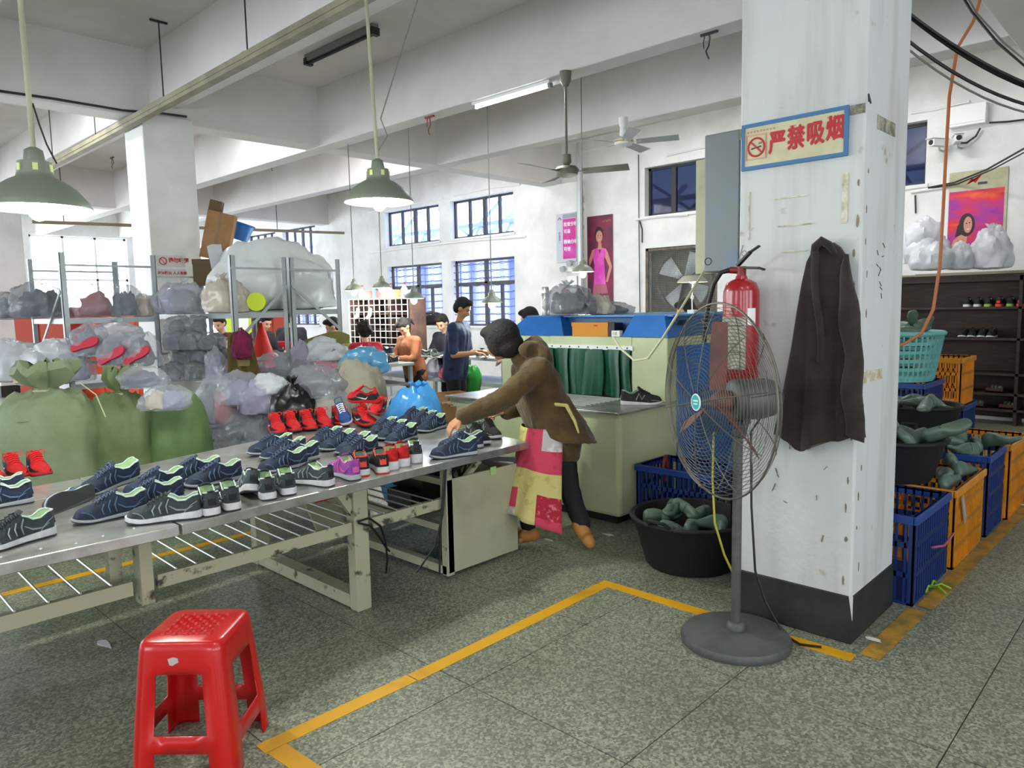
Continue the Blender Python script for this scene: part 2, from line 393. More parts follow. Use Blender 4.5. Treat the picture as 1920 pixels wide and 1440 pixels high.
def window(y0, y1, z0, z1, muls, trans=None, bars=False, gl='pane_glass', fm='win_dark', t=.045):
    wn[0] += 1
    x = X1+.13
    w_ = struct('window_%d' % wn[0], MB().box(x, y0, z0, x+.05, y0+t, z1).box(x, y1-t, z0, x+.05, y1, z1).box(x, y0, z0, x+.05, y1, z0+t).box(x, y0, z1-t, x+.05, y1, z1), fm)
    ys = [y0+t/2]+[y0+(y1-y0)*m for m in muls]+[y1-t/2]
    for k, m in enumerate(ys[1:-1]): part('mullion', MB().box(x-.01, m-(.045 if k % 2 else .028), z0, x+.05, m+(.045 if k % 2 else .028), z1 if not trans else trans), fm, w_)
    if trans:
        part('transom', MB().box(x-.005, y0, trans-.04, x+.05, y1, trans+.04), fm, w_)
        m = (y0+y1)/2; part('mullion', MB().box(x-.005, m-.045, trans, x+.05, m+.045, z1), fm, w_)
    for a, b in zip(ys, ys[1:]):
        for c, d in (((z0, trans), (trans, z1)) if trans else ((z0, z1),)):
            part('pane', MB().box(x+.02, a, c, x+.026, b, d), gl, w_)
    if bars:
        n = 9
        for k in range(n):
            z = z0+.1+(z1-z0-.2)*k/(n-1)
            part('security_bar', MB().tube([(X1+.07, y0+(y1-y0)*i/36, z+.012*math.sin(i*1.05)) for i in range(37)], .008, 5), 'win_frame', w_)
    part('sill', MB().box(X1-.03, y0-.04, z0-.05, X1+.2, y1+.04, z0-.002), 'plaster', w_)
    return w_
window(2.93, 4.9, 3.14, 3.98, (.25, .5, .75), gl='blue_glass')
window(5.98, 7.4, 3.14, 3.98, (.28, .64), gl='blue_glass')
for a, b in UW[2:]: window(a, b, 3.14, 3.98, (.27, .5, .74))
for a, b in LW: window(a, b, 1.19, 2.65, (.26, .5, .76), trans=2.12, bars=True, fm='win_frame')
# end wall windows
for k, (a, b, c, d) in enumerate(er):
    w_ = struct('window_%d' % (20+k), MB().box(a, Y1+.1, c, a+.06, Y1+.15, d).box(b-.06, Y1+.1, c, b, Y1+.15, d).box(a, Y1+.1, c, b, Y1+.15, c+.06).box(a, Y1+.1, d-.06, b, Y1+.15, d), 'white')
    part('transom', MB().box(a, Y1+.1, 2.6, b, Y1+.15, 2.66), 'white', w_)
    for m in (1, 2): part('mullion', MB().box(a+(b-a)*m/3-.03, Y1+.1, c, a+(b-a)*m/3+.03, Y1+.15, d), 'white', w_)
# neighbouring shed outside the back windows
M('shed_blue', '6470a8', .6, col2='59659c', scale=1.5); M('truss_blue', '7f92cc', .6); M('shed_white', 'cdd6ea', .6)
sh = thing('neighbour_shed', 'pale blue corrugated shed with steel roof trusses outside the windows', 'shed', (14.6, 12, -.1), world=True)
b = MB()
for k in range(110):
    y = 0+k*.26; b.box(14.645, y, -.1, 14.7, y+.13, 2.9); b.box(14.66, y+.13, -.1, 14.7, y+.26, 2.9)
part('corrugated_wall', b, 'shed_blue', sh)
b = MB()
for k in range(9):
    y = 1+k*3; b.bar((14.4, y, 2.9), (17, y+.001, 4.6), .1)
b.bar((14.5, 0, 2.95), (14.5, 29, 2.95), .12); b.bar((14.5, 0, 3.9), (14.5, 29, 3.9), .1)
for k in range(24): b.bar((14.5, k*1.2, 2.95), (14.5, k*1.2+.6, 3.9), .06); b.bar((14.5, k*1.2+.6, 3.9), (14.5, k*1.2+1.2, 2.95), .06)
for k in range(7): b.bar((16.4, k*4, 2.9), (16.4, k*4+3, 4.9), .07); b.bar((16.4, k*4+3, 2.9), (16.4, k*4, 4.9), .07)
part('roof_truss', b, 'truss_blue', sh)
# ================================================================ FOREGROUND
# floor marking tape
def tape(p, q, wd=.075, mat='tape', label=''):
    p = Vector((*p, 0)); q = Vector((*q, 0)); d = (q-p).normalized(); e = Vector((-d.y, d.x, 0))*wd/2; n = max(2, int((q-p).length/.25))
    b = MB(); rnd = random.Random(int(p.x*100)+7)
    V = []
    for i in range(n+1):
        c = p+(q-p)*i/n; j = .004*rnd.uniform(-1, 1); V += [c-e*(1+j*8)+Vector((0,0,.0025)), c+e*(1+j*8)+Vector((0,0,.0025))]
    V += [v-Vector((0,0,.002)) for v in V]; k = 2*(n+1)
    F = [(2*i, 2*i+2, 2*i+3, 2*i+1) for i in range(n)]+[(2*i, k+2*i, k+2*i+2, 2*i+2) for i in range(n)]+[(2*i+1, 2*i+3, k+2*i+3, k+2*i+1) for i in range(n)]
    b.add(V, F); return tag(part('floor_tape', b, mat), label, 'tape', 'yellow floor marking')
tape((1.17, 2.44), (1.87, 2.435), label='yellow floor tape strip between the red stool and a tape seam')
tape((1.875, 2.43), (3.26, 2.445), label='long yellow floor tape running from mid floor to the front of the round tub')
tape((3.30, 2.482), (3.305, 1.08), label='yellow floor tape passing behind the fan base in front of the pillar')
tape((1.215, 2.4), (1.26, 1.6), label='short yellow floor tape turning towards the bottom edge beside the stool')
tape((3.36, 1.03), (4.05, 1.02), .09, 'tape_worn', 'dirty yellow floor tape beside the right foot of the pillar')
tape((4.1, 1.0), (8.2, .93), .08, 'tape_worn', 'worn yellow floor tape along the row of plastic crates')
tape((-.6, 4.98), (2.55, 4.98), .07, 'tape', 'yellow floor tape seen through the rods under the workbenches')
# scraps on the floor
def scrap(px, py, n, seed, label, mat='white', s=.05):
    c = at_z(px, py, 0); rnd = random.Random(seed); P = []
    for i in range(n):
        a = 2*PI*i/n; r = s*rnd.uniform(.4, 1); P.append((c.x+r*math.cos(a)*.4, c.y+r*math.sin(a)))
    return tag(part('paper_scrap', MB().prism(P, .001, .004), mat), label, 'scrap', 'litter on the floor')
scrap(196, 1208, 9, 3, 'torn white paper scrap on the floor left of the red stool', s=.09)
scrap(1640, 1200, 8, 5, 'white plastic scrap on the floor by the pillar corner', s=.05)
scrap(1905, 945, 8, 9, 'crumpled white scrap at the foot of the far orange crate', s=.12)
scrap(1030, 1013, 7, 11, 'white paper scrap beside the woman\'s front foot', s=.05)
scrap(1140, 1003, 7, 15, 'pale scrap on the floor under the cream machine', s=.06)
b = MB()
c = at_z(1745, 1105, 0)
for k in range(6): a = k*1.05; b.tube([(c.x, c.y, .012), (c.x+.05*math.cos(a), c.y+.05*math.sin(a), .035), (c.x+.1*math.cos(a), c.y+.1*math.sin(a), .012)], .006, 5)
M('lime', '7fb52a', .5); tag(part('plastic_strip', b, 'lime'), 'tangled lime green plastic strip on the floor by the nearest crate', 'scrap')
# ---------------------------------------------------------------- red stool
def rsq(h, r, n=6, c=3):
    """rounded square ring of half side h"""
    P = []
    for q in range(4):
        a0 = q*PI/2
        cx, cy = (h-r, h-r)
        for k in range(c+1):
            a = PI/2*k/c; x = cx+r*math.cos(a); y = cy+r*math.sin(a); P.append((x*math.cos(a0)-y*math.sin(a0), x*math.sin(a0)+y*math.cos(a0)))
        # straight run to the next corner
        x0, y0 = h-r, h
        for k in range(1, n):
            x = x0-(2*(h-r))*k/n; P.append((x*math.cos(a0)-y0*math.sin(a0), x*math.sin(a0)+y0*math.cos(a0)))
    return P
st = thing('plastic_stool', 'glossy red plastic stool with woven-pattern seat in the foreground', 'stool', (1.035, 2.6, 0), R(43), scale=1.04)
zs = [0, .015, .09, .15, .355, .385, .43, .452, .46]
hs = [.178, .176, .172, .168, .151, .148, .144, .139, .128]
rings = [[(x, y, z) for x, y in rsq(h, .035)] for z, h in zip(zs, hs)]
b = MB(); n = len(rings[0]); V = [p for r in rings for p in r]; F = []
for i in range(len(rings)-1):
    for j in range(n):
        k = j % 9                                   # 0-2 corner, 3-8 straight run
        hole = k in (4, 5, 6, 7) and i in (0, 1, 3)
        if not hole: F.append((i*n+j, i*n+(j+1) % n, (i+1)*n+(j+1) % n, (i+1)*n+j))
F.append(tuple((len(rings)-1)*n+j for j in range(n)))
b.add(V, F); o = part('shell', b, 'red_plastic', st, smooth=True)
sm_ = o.modifiers.new('thick', 'SOLIDIFY'); sm_.thickness = .006; sm_.offset = -1
b = MB()
for i in range(9):
    for j in range(9):
        if (i+j) % 2: continue
        b.ball(((i-4)*.0195, (j-4)*.0195, .4595), (.0088, .0088, .008), 8, 4)
for i in range(-4, 5): b.bar((i*.0195-.0, -.08, .4605), (i*.0195, .08, .4605), .0022); b.bar((-.08, i*.0195, .4605), (.08, i*.0195, .4605), .0022)
part('seat_weave', b, 'red_plastic', st, smooth=True)
part('torn_sticker', MB().prism([(-.0, .41), (.015, .414), (.033, .408), (.029, .388), (.019, .385), (.007, .392), (-.002, .396)], -.1495, -.1465, 'x'), M('sticker', 'b9b4ac', .7), st, label='torn grey sticker')
# ---------------------------------------------------------------- workbenches
def bench_top(root, name, P, z=.74, lip=.045):
    part(name, MB().prism(P, z-lip, z), 'steel', root, bevel=.004)
RAILZ = .495
wa = thing('workbench', 'near steel-topped workbench with rod shelf, cut by the left edge', 'workbench', (-.2, 3.6, 0), world=True)
bench_top(wa, 'front_top', [(-1.4, 3.07), (1.155, 3.005), (1.16, 3.96), (-1.4, 3.9)])
bench_top(wa, 'rear_top', [(-1.4, 3.94), (1.16, 4.0), (1.16, 4.33), (-1.4, 4.25)], .735)
part('shelf_rail', MB().bar((-1.4, 3.2, RAILZ-.03), (1.02, 3.2, RAILZ-.03), .03, .06), 'cream_worn', wa)
part('shelf_rail', MB().bar((-1.4, 4.2, RAILZ-.03), (1.1, 4.2, RAILZ-.03), .03, .06), 'green_paint', wa)
for k in range(22):
    x = -1.3+k*.112
    if x < 1.02: part('shelf_rod', MB().cyl((x, 3.19, RAILZ+.006), (x+.02, 4.2, RAILZ+.006), .0048, n=6), 'rod_metal', wa)
part('hanger_post', MB().bar((1.07, 3.2, .39), (1.07, 3.2, .7), .08, .05), 'cream_worn', wa); part('hanger_post', MB().bar((1.0, 3.34, .44), (1.0, 3.34, .7), .05, .05), 'cream_worn', wa)
for y in (3.25, 4.15): part('leg', MB().bar((-.9, y, 0), (-.9, y, .7), .07), 'cream_worn', wa)
rnd = random.Random(4)
b = MB()
for k in range(12):
    x = -.2+k*.11+rnd.uniform(-.01, .01); b.lathe([(.006, 0), (.0045, .004)], (x, 3.06+rnd.uniform(0, .05), .74), 6)
part('rivets', b, 'rod_metal', wa, kind='stuff')
wb = thing('workbench', 'long steel-topped workbench crowded with shoes, cream leg frames and motor box', 'workbench', (2.2, 3.7, 0), world=True)
bench_top(wb, 'front_top', [(1.165, 3.005), (3.42, 3.115), (3.45, 4.1), (1.17, 3.96)])
bench_top(wb, 'rear_top', [(1.17, 4.0), (3.45, 4.14), (3.5, 5.0), (2.29, 4.62), (1.17, 4.34)], .735)
for a, c in ((1.12, 2.1), (2.22, 2.74)): part('shelf_rail', MB().bar((a, 3.2, RAILZ-.03), (c, 3.21, RAILZ-.03), .03, .06), 'cream_worn', wb)
part('shelf_rail', MB().bar((1.1, 4.2, RAILZ-.03), (3.3, 4.3, RAILZ-.03), .03, .06), 'green_paint', wb)
for k in range(18):
    x = 1.2+k*.085
    part('shelf_rod', MB().cyl((x, 3.19, RAILZ+.006), (x+.03, 4.22, RAILZ+.006), .0046, n=6), 'rod_metal', wb)
for y in (3.23, 4.33):
    l = part('leg', MB().bar((2.16, y, 0), (2.16, y, .7), .075, .09), 'cream_worn', wb, bevel=.006)
part('foot_rail', MB().bar((2.16, 3.27, .045), (2.16, 4.29, .045), .085, .07), 'cream_worn', wb)
part('top_bracket', MB().bar((2.16, 3.23, .5), (2.03, 3.23, .69), .04, .05), 'cream_worn', wb)
for a in ((3.24, 4.28),):
    part('side_panel', MB().prism([(2.6, .02), (3.0, .02), (2.95, .5), (2.4, .5)], 4.3, 4.33, 'y'), 'cream_paint', wb)
# motor box at the right end
bx = part('motor_box', MB().box(2.75, 3.185, .03, 3.35, 3.2, .6).box(3.33, 3.2, .03, 3.35, 3.9, .56).box(2.75, 3.2, .56, 2.79, 3.9, .6).box(3.31, 3.2, .56, 3.35, 3.9, .6), 'cream_paint', wb, bevel=.005)
part('frame_post', MB().bar((2.77, 3.21, .02), (2.77, 3.21, .7), .05), 'cream_worn', bx)
part('frame_post', MB().bar((2.77, 4.2, .02), (2.77, 4.2, .7), .05), 'cream_worn', bx)
part('frame_bar', MB().bar((2.77, 3.2, .05), (2.77, 4.2, .05), .05, .05), 'cream_worn', bx); part('frame_bar', MB().bar((2.77, 3.2, .3), (2.77, 4.2, .3), .04, .04), 'cream_worn', bx)
part('brace', MB().bar((3.3, 3.22, .55), (3.0, 3.22, .7), .03), 'dark_metal', wb); part('brace', MB().bar((2.85, 3.22, .52), (3.1, 3.22, .7), .03), 'cream_worn', wb)
part('brace', MB().bar((3.36, 3.2, .62), (2.95, 3.5, .68), .03), 'dark_metal', wb)
wheel = MB().tube([(3.05+.085*math.cos(a*PI/12), 3.42, .6+.085*math.sin(a*PI/12)) for a in range(24)], .018, 8, closed=True)
for k in range(5): a = k*PI*.4; wheel.bar((3.05, 3.42, .6), (3.05+.08*math.cos(a), 3.42, .6+.08*math.sin(a)), .018)
wheel.cyl((3.05, 3.4, .6), (3.05, 3.5, .6), .02)
part('drive_wheel', wheel, M('oily', '4a4636', .5, .4), wb, smooth=True)
part('motor', MB().cyl((3.0, 3.6, .5), (3.0, 3.95, .5), .1, n=20).box(2.85, 3.65, .3, 3.2, 3.9, .42), 'dark_metal', wb, smooth=True)
for k, P in enumerate(([(2.12, 3.17, .5), (2.19, 3.165, .505), (2.27, 3.18, .44), (2.33, 3.22, .33), (2.38, 3.28, .2), (2.41, 3.34, .1)], [(2.13, 3.175, .49), (2.2, 3.17, .46), (2.27, 3.2, .38), (2.36, 3.26, .28), (2.44, 3.34, .22)], [(2.74, 3.17, .68), (2.72, 3.165, .55), (2.7, 3.17, .4), (2.66, 3.2, .22), (2.6, 3.3, .06)], [(2.725, 3.17, .66), (2.7, 3.165, .5), (2.69, 3.18, .3), (2.69, 3.2, .05)])):
    part('loose_cable', MB().tube(P, .006, 6), 'cord_black', wb, smooth=True)
part('tape_scrap', MB().cb((3.13, 3.178, .59), (.05, .004, .05)), M('lime_pale', 'a9cc7a', .6), wb)
# things on the rod shelf of the long bench: red shoe boxes and shoes
M('box_red', 'b01c1e', .5); M('box_white', 'd8d6d2', .5)
for k, (x, y) in enumerate(((2.3, 3.75), (2.62, 3.9))):
    t = thing('shoe_box', ['red and white shoe box lying on the rods under the bench', 'red shoe box standing further back on the rods under the bench'][k], 'box', (x, y, RAILZ+.013), R(8+k*9), 'shoe boxes under the bench')
    part('body', MB().box(-.15, -.09, 0, .15, .09, .085), 'box_red', t); part('lid', MB().box(-.154, -.094, .075, .154, .094, .1), 'box_red', t)
    part('stripe', MB().box(-.03, -.0955, .005, .03, .0955, .1015), 'box_white', t)
# ---------------------------------------------------------------- standing fan
fn = thing('pedestal_fan', 'large industrial pedestal fan with wire cage and rust-red blades', 'fan', (3.12, 1.555, 0), R(150))
M('fan_grey', '4d5050', .5, .2, col2='5b5e5d', scale=8); M('blade_red', '7e4740', .55, col2='64423c', scale=9); M('wire', '6d6a60', .45, .6); M('badge', '2fa7a4', .4)
part('base', MB().lathe([(.0, 0), (.25, 0), (.255, .02), (.245, .04), (.15, .055), (.06, .062), (.0, .062)], n=48), 'fan_grey', fn, smooth=True)
part('collar', MB().lathe([(.045, .06), (.045, .085), (.032, .1), (.03, .1)], n=24), 'fan_grey', fn, smooth=True)
part('pole', MB().cyl((0, 0, .06), (0, 0, 1.02), .022, n=20), 'fan_grey', fn, smooth=True)
HZ, HX = 1.155, .09
part('neck', MB().bar((0, 0, .98), (-.03, 0, 1.1), .05, .05).cyl((-.02, -.045, 1.06), (-.02, .045, 1.06), .018).cyl((-.02, -.1, 1.03), (-.02, -.03, 1.05), .012), 'dark_metal', fn, bevel=.004)
Rx = Matrix.Translation((0, 0, HZ)) @ Matrix.Rotation(PI/2, 4, 'Y')
part('motor', MB().lathe([(0, -.21), (.055, -.205), (.085, -.17), (.095, -.12), (.095, .02), (.08, .04), (.03, .045), (.02, .1)], n=28).xf(Rx), 'fan_grey', fn, smooth=True)
for k in range(3):
    a0 = R(88)+k*2*PI/3
    def blade(u, v, a0=a0):
        r = .05+u*.31; wdt = .022+.04*math.sin(u*2.0); a = a0+(v-.5)*wdt/r*1.0; x = HX+.02+(v-.5)*.07*(1-.4*u)
        return (x, r*math.cos(a), HZ+r*math.sin(a))
    part('blade', MB().sheet(blade, 8, 4, .003), 'blade_red', fn, smooth=True)
part('hub', MB().lathe([(0, .05), (.045, .05), (.05, .09), (.03, .13), (0, .135)], n=20).xf(Rx), 'blade_red', fn, smooth=True)
RC = .44
def circ(x, r, n=56): return [(x, r*math.cos(2*PI*i/n), HZ+r*math.sin(2*PI*i/n)) for i in range(n)]
def prof(r, s): return HX+.02+s*.105*math.sqrt(max(0, 1-(r/RC)**2.6))
for s, nm in ((1, 'front_guard'), (-1, 'rear_guard')):
    b = MB()
    for k in range(24):
        r = .06+(RC-.06)*k/23; b.tube(circ(prof(r, s), r), .0014, 4, closed=True)
    for k in range(10):
        a = k*2*PI/10+.2; b.tube([(prof(r, s)+s*.002, r*math.cos(a), HZ+r*math.sin(a)) for r in [.05+.0375*i for i in range(11)]], .0026, 4)
    g = part(nm, b, 'wire', fn, smooth=True)
    if s > 0:
        dd = part('badge', MB().lathe([(0, 0), (.036, 0), (.036, .006), (0, .006)], n=28).xf(Matrix.Translation((prof(0, 1), 0, HZ)) @ Matrix.Rotation(PI/2, 4, 'Y')), 'badge', fn, smooth=True, label='round teal maker badge')
        part('badge_ring', MB().tube(circ(prof(0, 1)+.004, .036, 32), .0035, 6, closed=True).bar((prof(0,1)+.006, -.02, HZ+.006), (prof(0,1)+.006, .02, HZ+.008), .002, .006).bar((prof(0,1)+.006, -.018, HZ-.008), (prof(0,1)+.006, .016, HZ-.006), .002, .005), 'white', dd)
part('guard_rim', MB().tube(circ(HX+.02, RC+.003), .005, 6, closed=True), 'wire', fn, smooth=True)
for o in fn.children:
    if o.name.startswith(('front', 'rear', 'guard', 'hub', 'blade')): pass
_fc = Matrix.Rotation(-R(150), 4, 'Z') @ Matrix.Translation((-3.12, -1.555, 0))
part('cord', MB().tube([(3.3, 1.5, 1.1), at_d(1408, 810, 3.5), at_d(1409, 950, 3.46), at_d(1416, 1070, 3.5), at_d(1436, 1130, 3.5), at_d(1470, 1190, 3.49), at_z(1500, 1208, .01), at_z(1540, 1213, .01)], .006, 6).xf(_fc), 'cord_black', fn, smooth=True)
tag(part('power_cable', MB().tube([at_d(1338, 810, 3.62), at_d(1336, 900, 3.62), at_d(1340, 980, 3.65), at_d(1358, 1040, 3.7), at_d(1372, 1070, 3.8), at_d(1386, 1100, 3.9)], .006, 6), M('cord_yellow', 'b7b23a', .5), smooth=True), 'thin yellow cable hanging behind the fan beside the pillar', 'cable')
# ---------------------------------------------------------------- on the pillar
PX = 3.433
sg = thing('no_smoking_sign', 'cream no-smoking sign with blue frame and red characters on the pillar', 'sign', (PX, 1.455, 2.235), world=True)
ya, yb, za, zb = 1.207, 1.703, 2.232, 2.447
M('sign_cream', 'c9c3a4', .6, col2='b9b48f', scale=7); M('sign_blue', '3f6f9e', .6, col2='6a6a60', scale=14, lo=.62, hi=.7); M('sign_red', 'b3242b', .6)
part('board', MB().box(PX-.012, ya+.01, za+.01, PX-.004, yb-.01, zb-.01), 'sign_cream', sg)
for nm, q in (('frame_strip', (PX-.018, ya, za, PX-.002, yb, za+.017)), ('frame_strip', (PX-.018, ya, zb-.017, PX-.002, yb, zb)), ('frame_strip', (PX-.018, ya, za+.017, PX-.002, ya+.017, zb-.017)), ('frame_strip', (PX-.018, yb-.014, za+.017, PX-.002, yb, zb-.017))):
    part(nm, MB().box(*q), 'sign_blue', sg)
for k, ch in enumerate('严禁吸烟'):
    b = text_fat(ch, .088, .0032); b.xf(Matrix.Translation((0, 0, 0)) @ Matrix.Diagonal((.95, 1.25, 1, 1))); b.xf(frame_x(PX-.0135, 1.527-.0885*k, 2.335+.006*k))
    part('character', b, 'sign_red', sg)
yc, zc = 1.63, 2.335
b = MB().tube([(PX-.014, yc+.04*math.cos(2*PI*i/32), zc+.042*math.sin(2*PI*i/32)) for i in range(32)], .0045, 6, closed=True)
b.bar((PX-.014, yc+.027, zc+.027), (PX-.014, yc-.027, zc-.027), .004, .007)
part('prohibition_ring', b, 'sign_red', sg, smooth=True)
b = MB().bar((PX-.0135, yc+.025, zc-.006), (PX-.0135, yc-.025, zc+.002), .002, .006)
for k in range(3): b.bar((PX-.0135, yc-.012-.006*k, zc+.012), (PX-.0135, yc-.016-.006*k, zc+.022), .0015, .0015)
part('cigarette', b, 'dark_metal', sg)
b = MB()
for h in (.052, .047):
    for q in ((yc-h, zc-h-.006, yc+h, zc-h-.005), (yc-h, zc+h+.006, yc+h, zc+h+.007), (yc-h, zc-h-.005, yc-h+.001, zc+h+.006), (yc+h-.001, zc-h-.005, yc+h, zc+h+.006)): b.box(PX-.0132, q[0], q[1], PX-.012, q[2], q[3])
part('pictogram_border', b, 'sign_red', sg)
b = MB()
for k in range(9): b.box(PX-.0132, 1.668-.016*k, 2.404, PX-.012, 1.668-.016*k+.009, 2.413)
for k in range(5): b.box(PX-.0132, 1.29-.014*k, 2.405, PX-.012, 1.29-.014*k+.009, 2.415)
b.box(PX-.0132, 1.44, 2.398, PX-.012, 1.47, 2.406)
part('small_lettering', b, M('sign_pink', 'b98a78', .7), sg)
# strap, tape marks
M('residue', 'a79c76', .8, col2='d8d4c6', scale=16)
def mark(nm, y0, z0, y1, z1, mat='residue'): part(nm, MB().box(PX, y0, z0, PX+.004, y1, z1).xf(Matrix.Translation((-.003, 0, 0))), mat, pil)
M('strap', '6a6a5a', .8, col2='b5b0a0', scale=18)
mark('old_strap', 1.70, 2.385, 1.722, 2.435, 'strap'); mark('old_strap', 1.142, 2.405, 1.207, 2.445, 'strap')
mark('tape_residue', 1.205, 1.94, 1.23, 2.16); mark('tape_residue', 1.665, 1.9, 1.672, 2.13)
for z, a, c in ((2.08, 1.38, 1.55), (1.95, 1.36, 1.52), (1.83, 1.38, 1.5)): mark('tape_residue', a, z, c, z+.006)
part('tape_residue', MB().box(3.58, 1.1365, 2.36, 3.83, 1.141, 2.42), 'strap', pil); part('tape_residue', MB().box(3.45, 1.1365, 1.22, 3.76, 1.141, 1.27), 'residue', pil)
part('nail', MB().tube([(3.44, 1.13, 2.45), (3.4, 1.12, 2.47), (3.4, 1.11, 2.43)], .004, 5), 'dark_metal', pil)
b = MB(); rnd = random.Random(2)
for k in range(9):
    z = 1.62+.03*k+rnd.uniform(-.01, .01); x = 3.66+rnd.uniform(-.03, .05); b.bar((x, 1.1385, z), (x+rnd.uniform(.01, .04), 1.1385, z+rnd.uniform(-.03, .03)), .002, .004)
part('pencil_scribble', b, 'dark_metal', pil)
rnd = random.Random(17)
M('scrape', '8e8270', .9, col2='6e6252', scale=20)
def chip(cu, cz, ru, rz): return [(cu+ru*rnd.uniform(.55, 1)*math.cos(q*PI/5), cz+rz*rnd.uniform(.55, 1)*math.sin(q*PI/5)) for q in range(10)]
for k in range(13):
    z = .3+.155*k+rnd.uniform(-.06, .06); h = rnd.uniform(.01, .035)
    part('scraped_spot', MB().prism(chip(1.16+rnd.uniform(0, .02), z, rnd.uniform(.004, .009), h), PX-.0012, PX+.004, 'x'), 'scrape', pil)
    part('scraped_spot', MB().prism(chip(3.458+rnd.uniform(0, .06), z+.05, rnd.uniform(.004, .01), h*.8), 1.1382, 1.144, 'y'), 'scrape', pil)
for k in range(14):
    y = rnd.uniform(1.2, 1.68); z = rnd.uniform(.45, 1.3); part('scuff', MB().bar((PX-.0005, y, z), (PX-.0005, y+rnd.uniform(-.02, .02), z+rnd.uniform(-.05, .05)), .002, rnd.uniform(.003, .008)), 'scrape', pil)
part('chipped_corner', MB().prism([(1.132, .12), (1.15, .235), (1.132, .235)], 3.426, 3.432, 'x'), 'pillar_plaster', pil)
# jacket on a hook
ck = thing('jacket', 'dark brown cloth jacket hanging from a hook on the pillar', 'jacket', (PX, 1.3, .9), world=True)
M('jacket_cloth', '2b231e', .95, col2='211a16', scale=12, bump=.25, bscale=120, sheen=.2)
rows = [(1.858, 1.255, 1.315, .03), (1.835, 1.225, 1.345, .055), (1.78, 1.19, 1.375, .07), (1.68, 1.17, 1.395, .075), (1.55, 1.16, 1.415, .075), (1.4, 1.15, 1.435, .08), (1.25, 1.135, 1.46, .085), (1.1, 1.115, 1.49, .09), (1.0, 1.1, 1.512, .095), (.955, 1.095, 1.518, .095)]
rings = []; NN = 64
for z, a, c, t in rows:
    ring = []
    f = (1.858-z)/.9
    for i in range(NN):
        th = 2*PI*i/NN; u = math.cos(th); v = math.sin(th)
        y = (a+c)/2+(c-a)/2*math.copysign(abs(u)**.7, u)
        fold = math.sin((y-1.3)*46+z*1.2)*.020*f+math.sin((y-1.3)*95-z*2+1)*.008*f+math.sin((y-1.3)*17+1)*.018*f
        x = PX-.006-(t*.5+fold)*(1 if v > 0 else 0)*abs(v)**.6-(.004 if v > 0 else 0)
        hem = 0
        if f > .85: hem = -.05*math.exp(-((y-1.37)/.06)**2)*(f-.85)*8+.03*math.exp(-((y-1.12)/.06)**2)*(f-.85)*8
        ring.append((x, y, z+hem))
    rings.append(ring)
part('body', MB().loft(rings), 'jacket_cloth', ck, smooth=True)
def sleeve(u, v):
    a = v*PI; z = 1.80-u*.80; yy = 1.185-.06*u+.006*math.sin(u*9); r = .008+.036*min(1, u*3)**.6
    return (PX-.05-.03*math.sin(a)*1.1+.012*math.sin(u*14+v*3), yy+r*math.cos(a)+.006*math.sin(u*19), z-.03*v*u)
part('sleeve', MB().sheet(sleeve, 16, 10, .006), 'jacket_cloth', ck, smooth=True)
part('collar', MB().tube([(PX-.03, 1.24, 1.80), (PX-.062, 1.262, 1.848), (PX-.07, 1.29, 1.866), (PX-.06, 1.32, 1.845), (PX-.04, 1.338, 1.80)], [.012, .018, .02, .018, .012], 8), 'jacket_cloth', ck, smooth=True)
part('lapel', MB().sheet(lambda u, v: (PX-.075-.012*math.sin(v*3), 1.33-.035*v-.03*u+.01*math.sin(u*6), 1.82-.5*u), 10, 4, .005), 'jacket_cloth', ck, smooth=True)
tag(part('wall_hook', MB().tube([(PX, 1.29, 1.84), (PX-.03, 1.29, 1.84), (PX-.045, 1.29, 1.85), (PX-.045, 1.29, 1.868)], .004, 6), 'grey_metal', smooth=True), 'small metal hook holding the dark jacket', 'hook')
# fire extinguisher
EX, EY = 3.335, 1.655
M('ext_red', 'a81622', .32, coat=.4, col2='93121c', scale=3); M('ext_label', 'b9b7a6', .7, col2='8f8d7c', scale=26)
ex = thing('fire_extinguisher', 'red fire extinguisher with worn label hanging on the pillar edge', 'extinguisher', (EX, EY, 1.2), world=True)
part('cylinder', MB().lathe([(0, 1.2), (.075, 1.2), (.085, 1.22), (.085, 1.63), (.083, 1.652), (.083, 1.655), (.07, 1.69), (.045, 1.705), (.03, 1.71), (.025, 1.725), (0, 1.725)], (EX, EY, 0), 32), 'ext_red', ex, smooth=True)
def wrap(a0, a1, z0, z1, r, n=14): return lambda u, v: (EX+r*math.cos(a0+(a1-a0)*u), EY+r*math.sin(a0+(a1-a0)*u), z0+(z1-z0)*v)
part('label', MB().sheet(wrap(R(120), R(222), 1.28, 1.53, .0865), 14, 6), 'ext_label', ex, smooth=True, label='faded paper label')
part('round_sticker', MB().sheet(wrap(R(226), R(256), 1.49, 1.57, .0868), 6, 4), 'white', ex, smooth=True)
M('ink', '6d5a5a', .8)
for a0, a1, z0, z1 in ((140, 215, 1.485, 1.492), (140, 200, 1.40, 1.405), (150, 212, 1.36, 1.364)): part('printed_line', MB().sheet(wrap(R(a0), R(a1), z0, z1, .0872), 12, 1), 'ink', ex)
part('valve', MB().cyl((EX, EY, 1.72), (EX, EY, 1.77), .022).cyl((EX, EY, 1.75), (EX-.02, EY+.05, 1.755), .016), M('valve_red', '7a1a20', .5), ex, smooth=True)
hd = (.0, -1)
part('carry_handle', MB().bar((EX, EY+.01, 1.765), (EX-.02, EY-.10, 1.757), .022, .012).bar((EX-.02, EY-.1, 1.757), (EX-.022, EY-.125, 1.748), .022, .01), 'black', ex, bevel=.003)
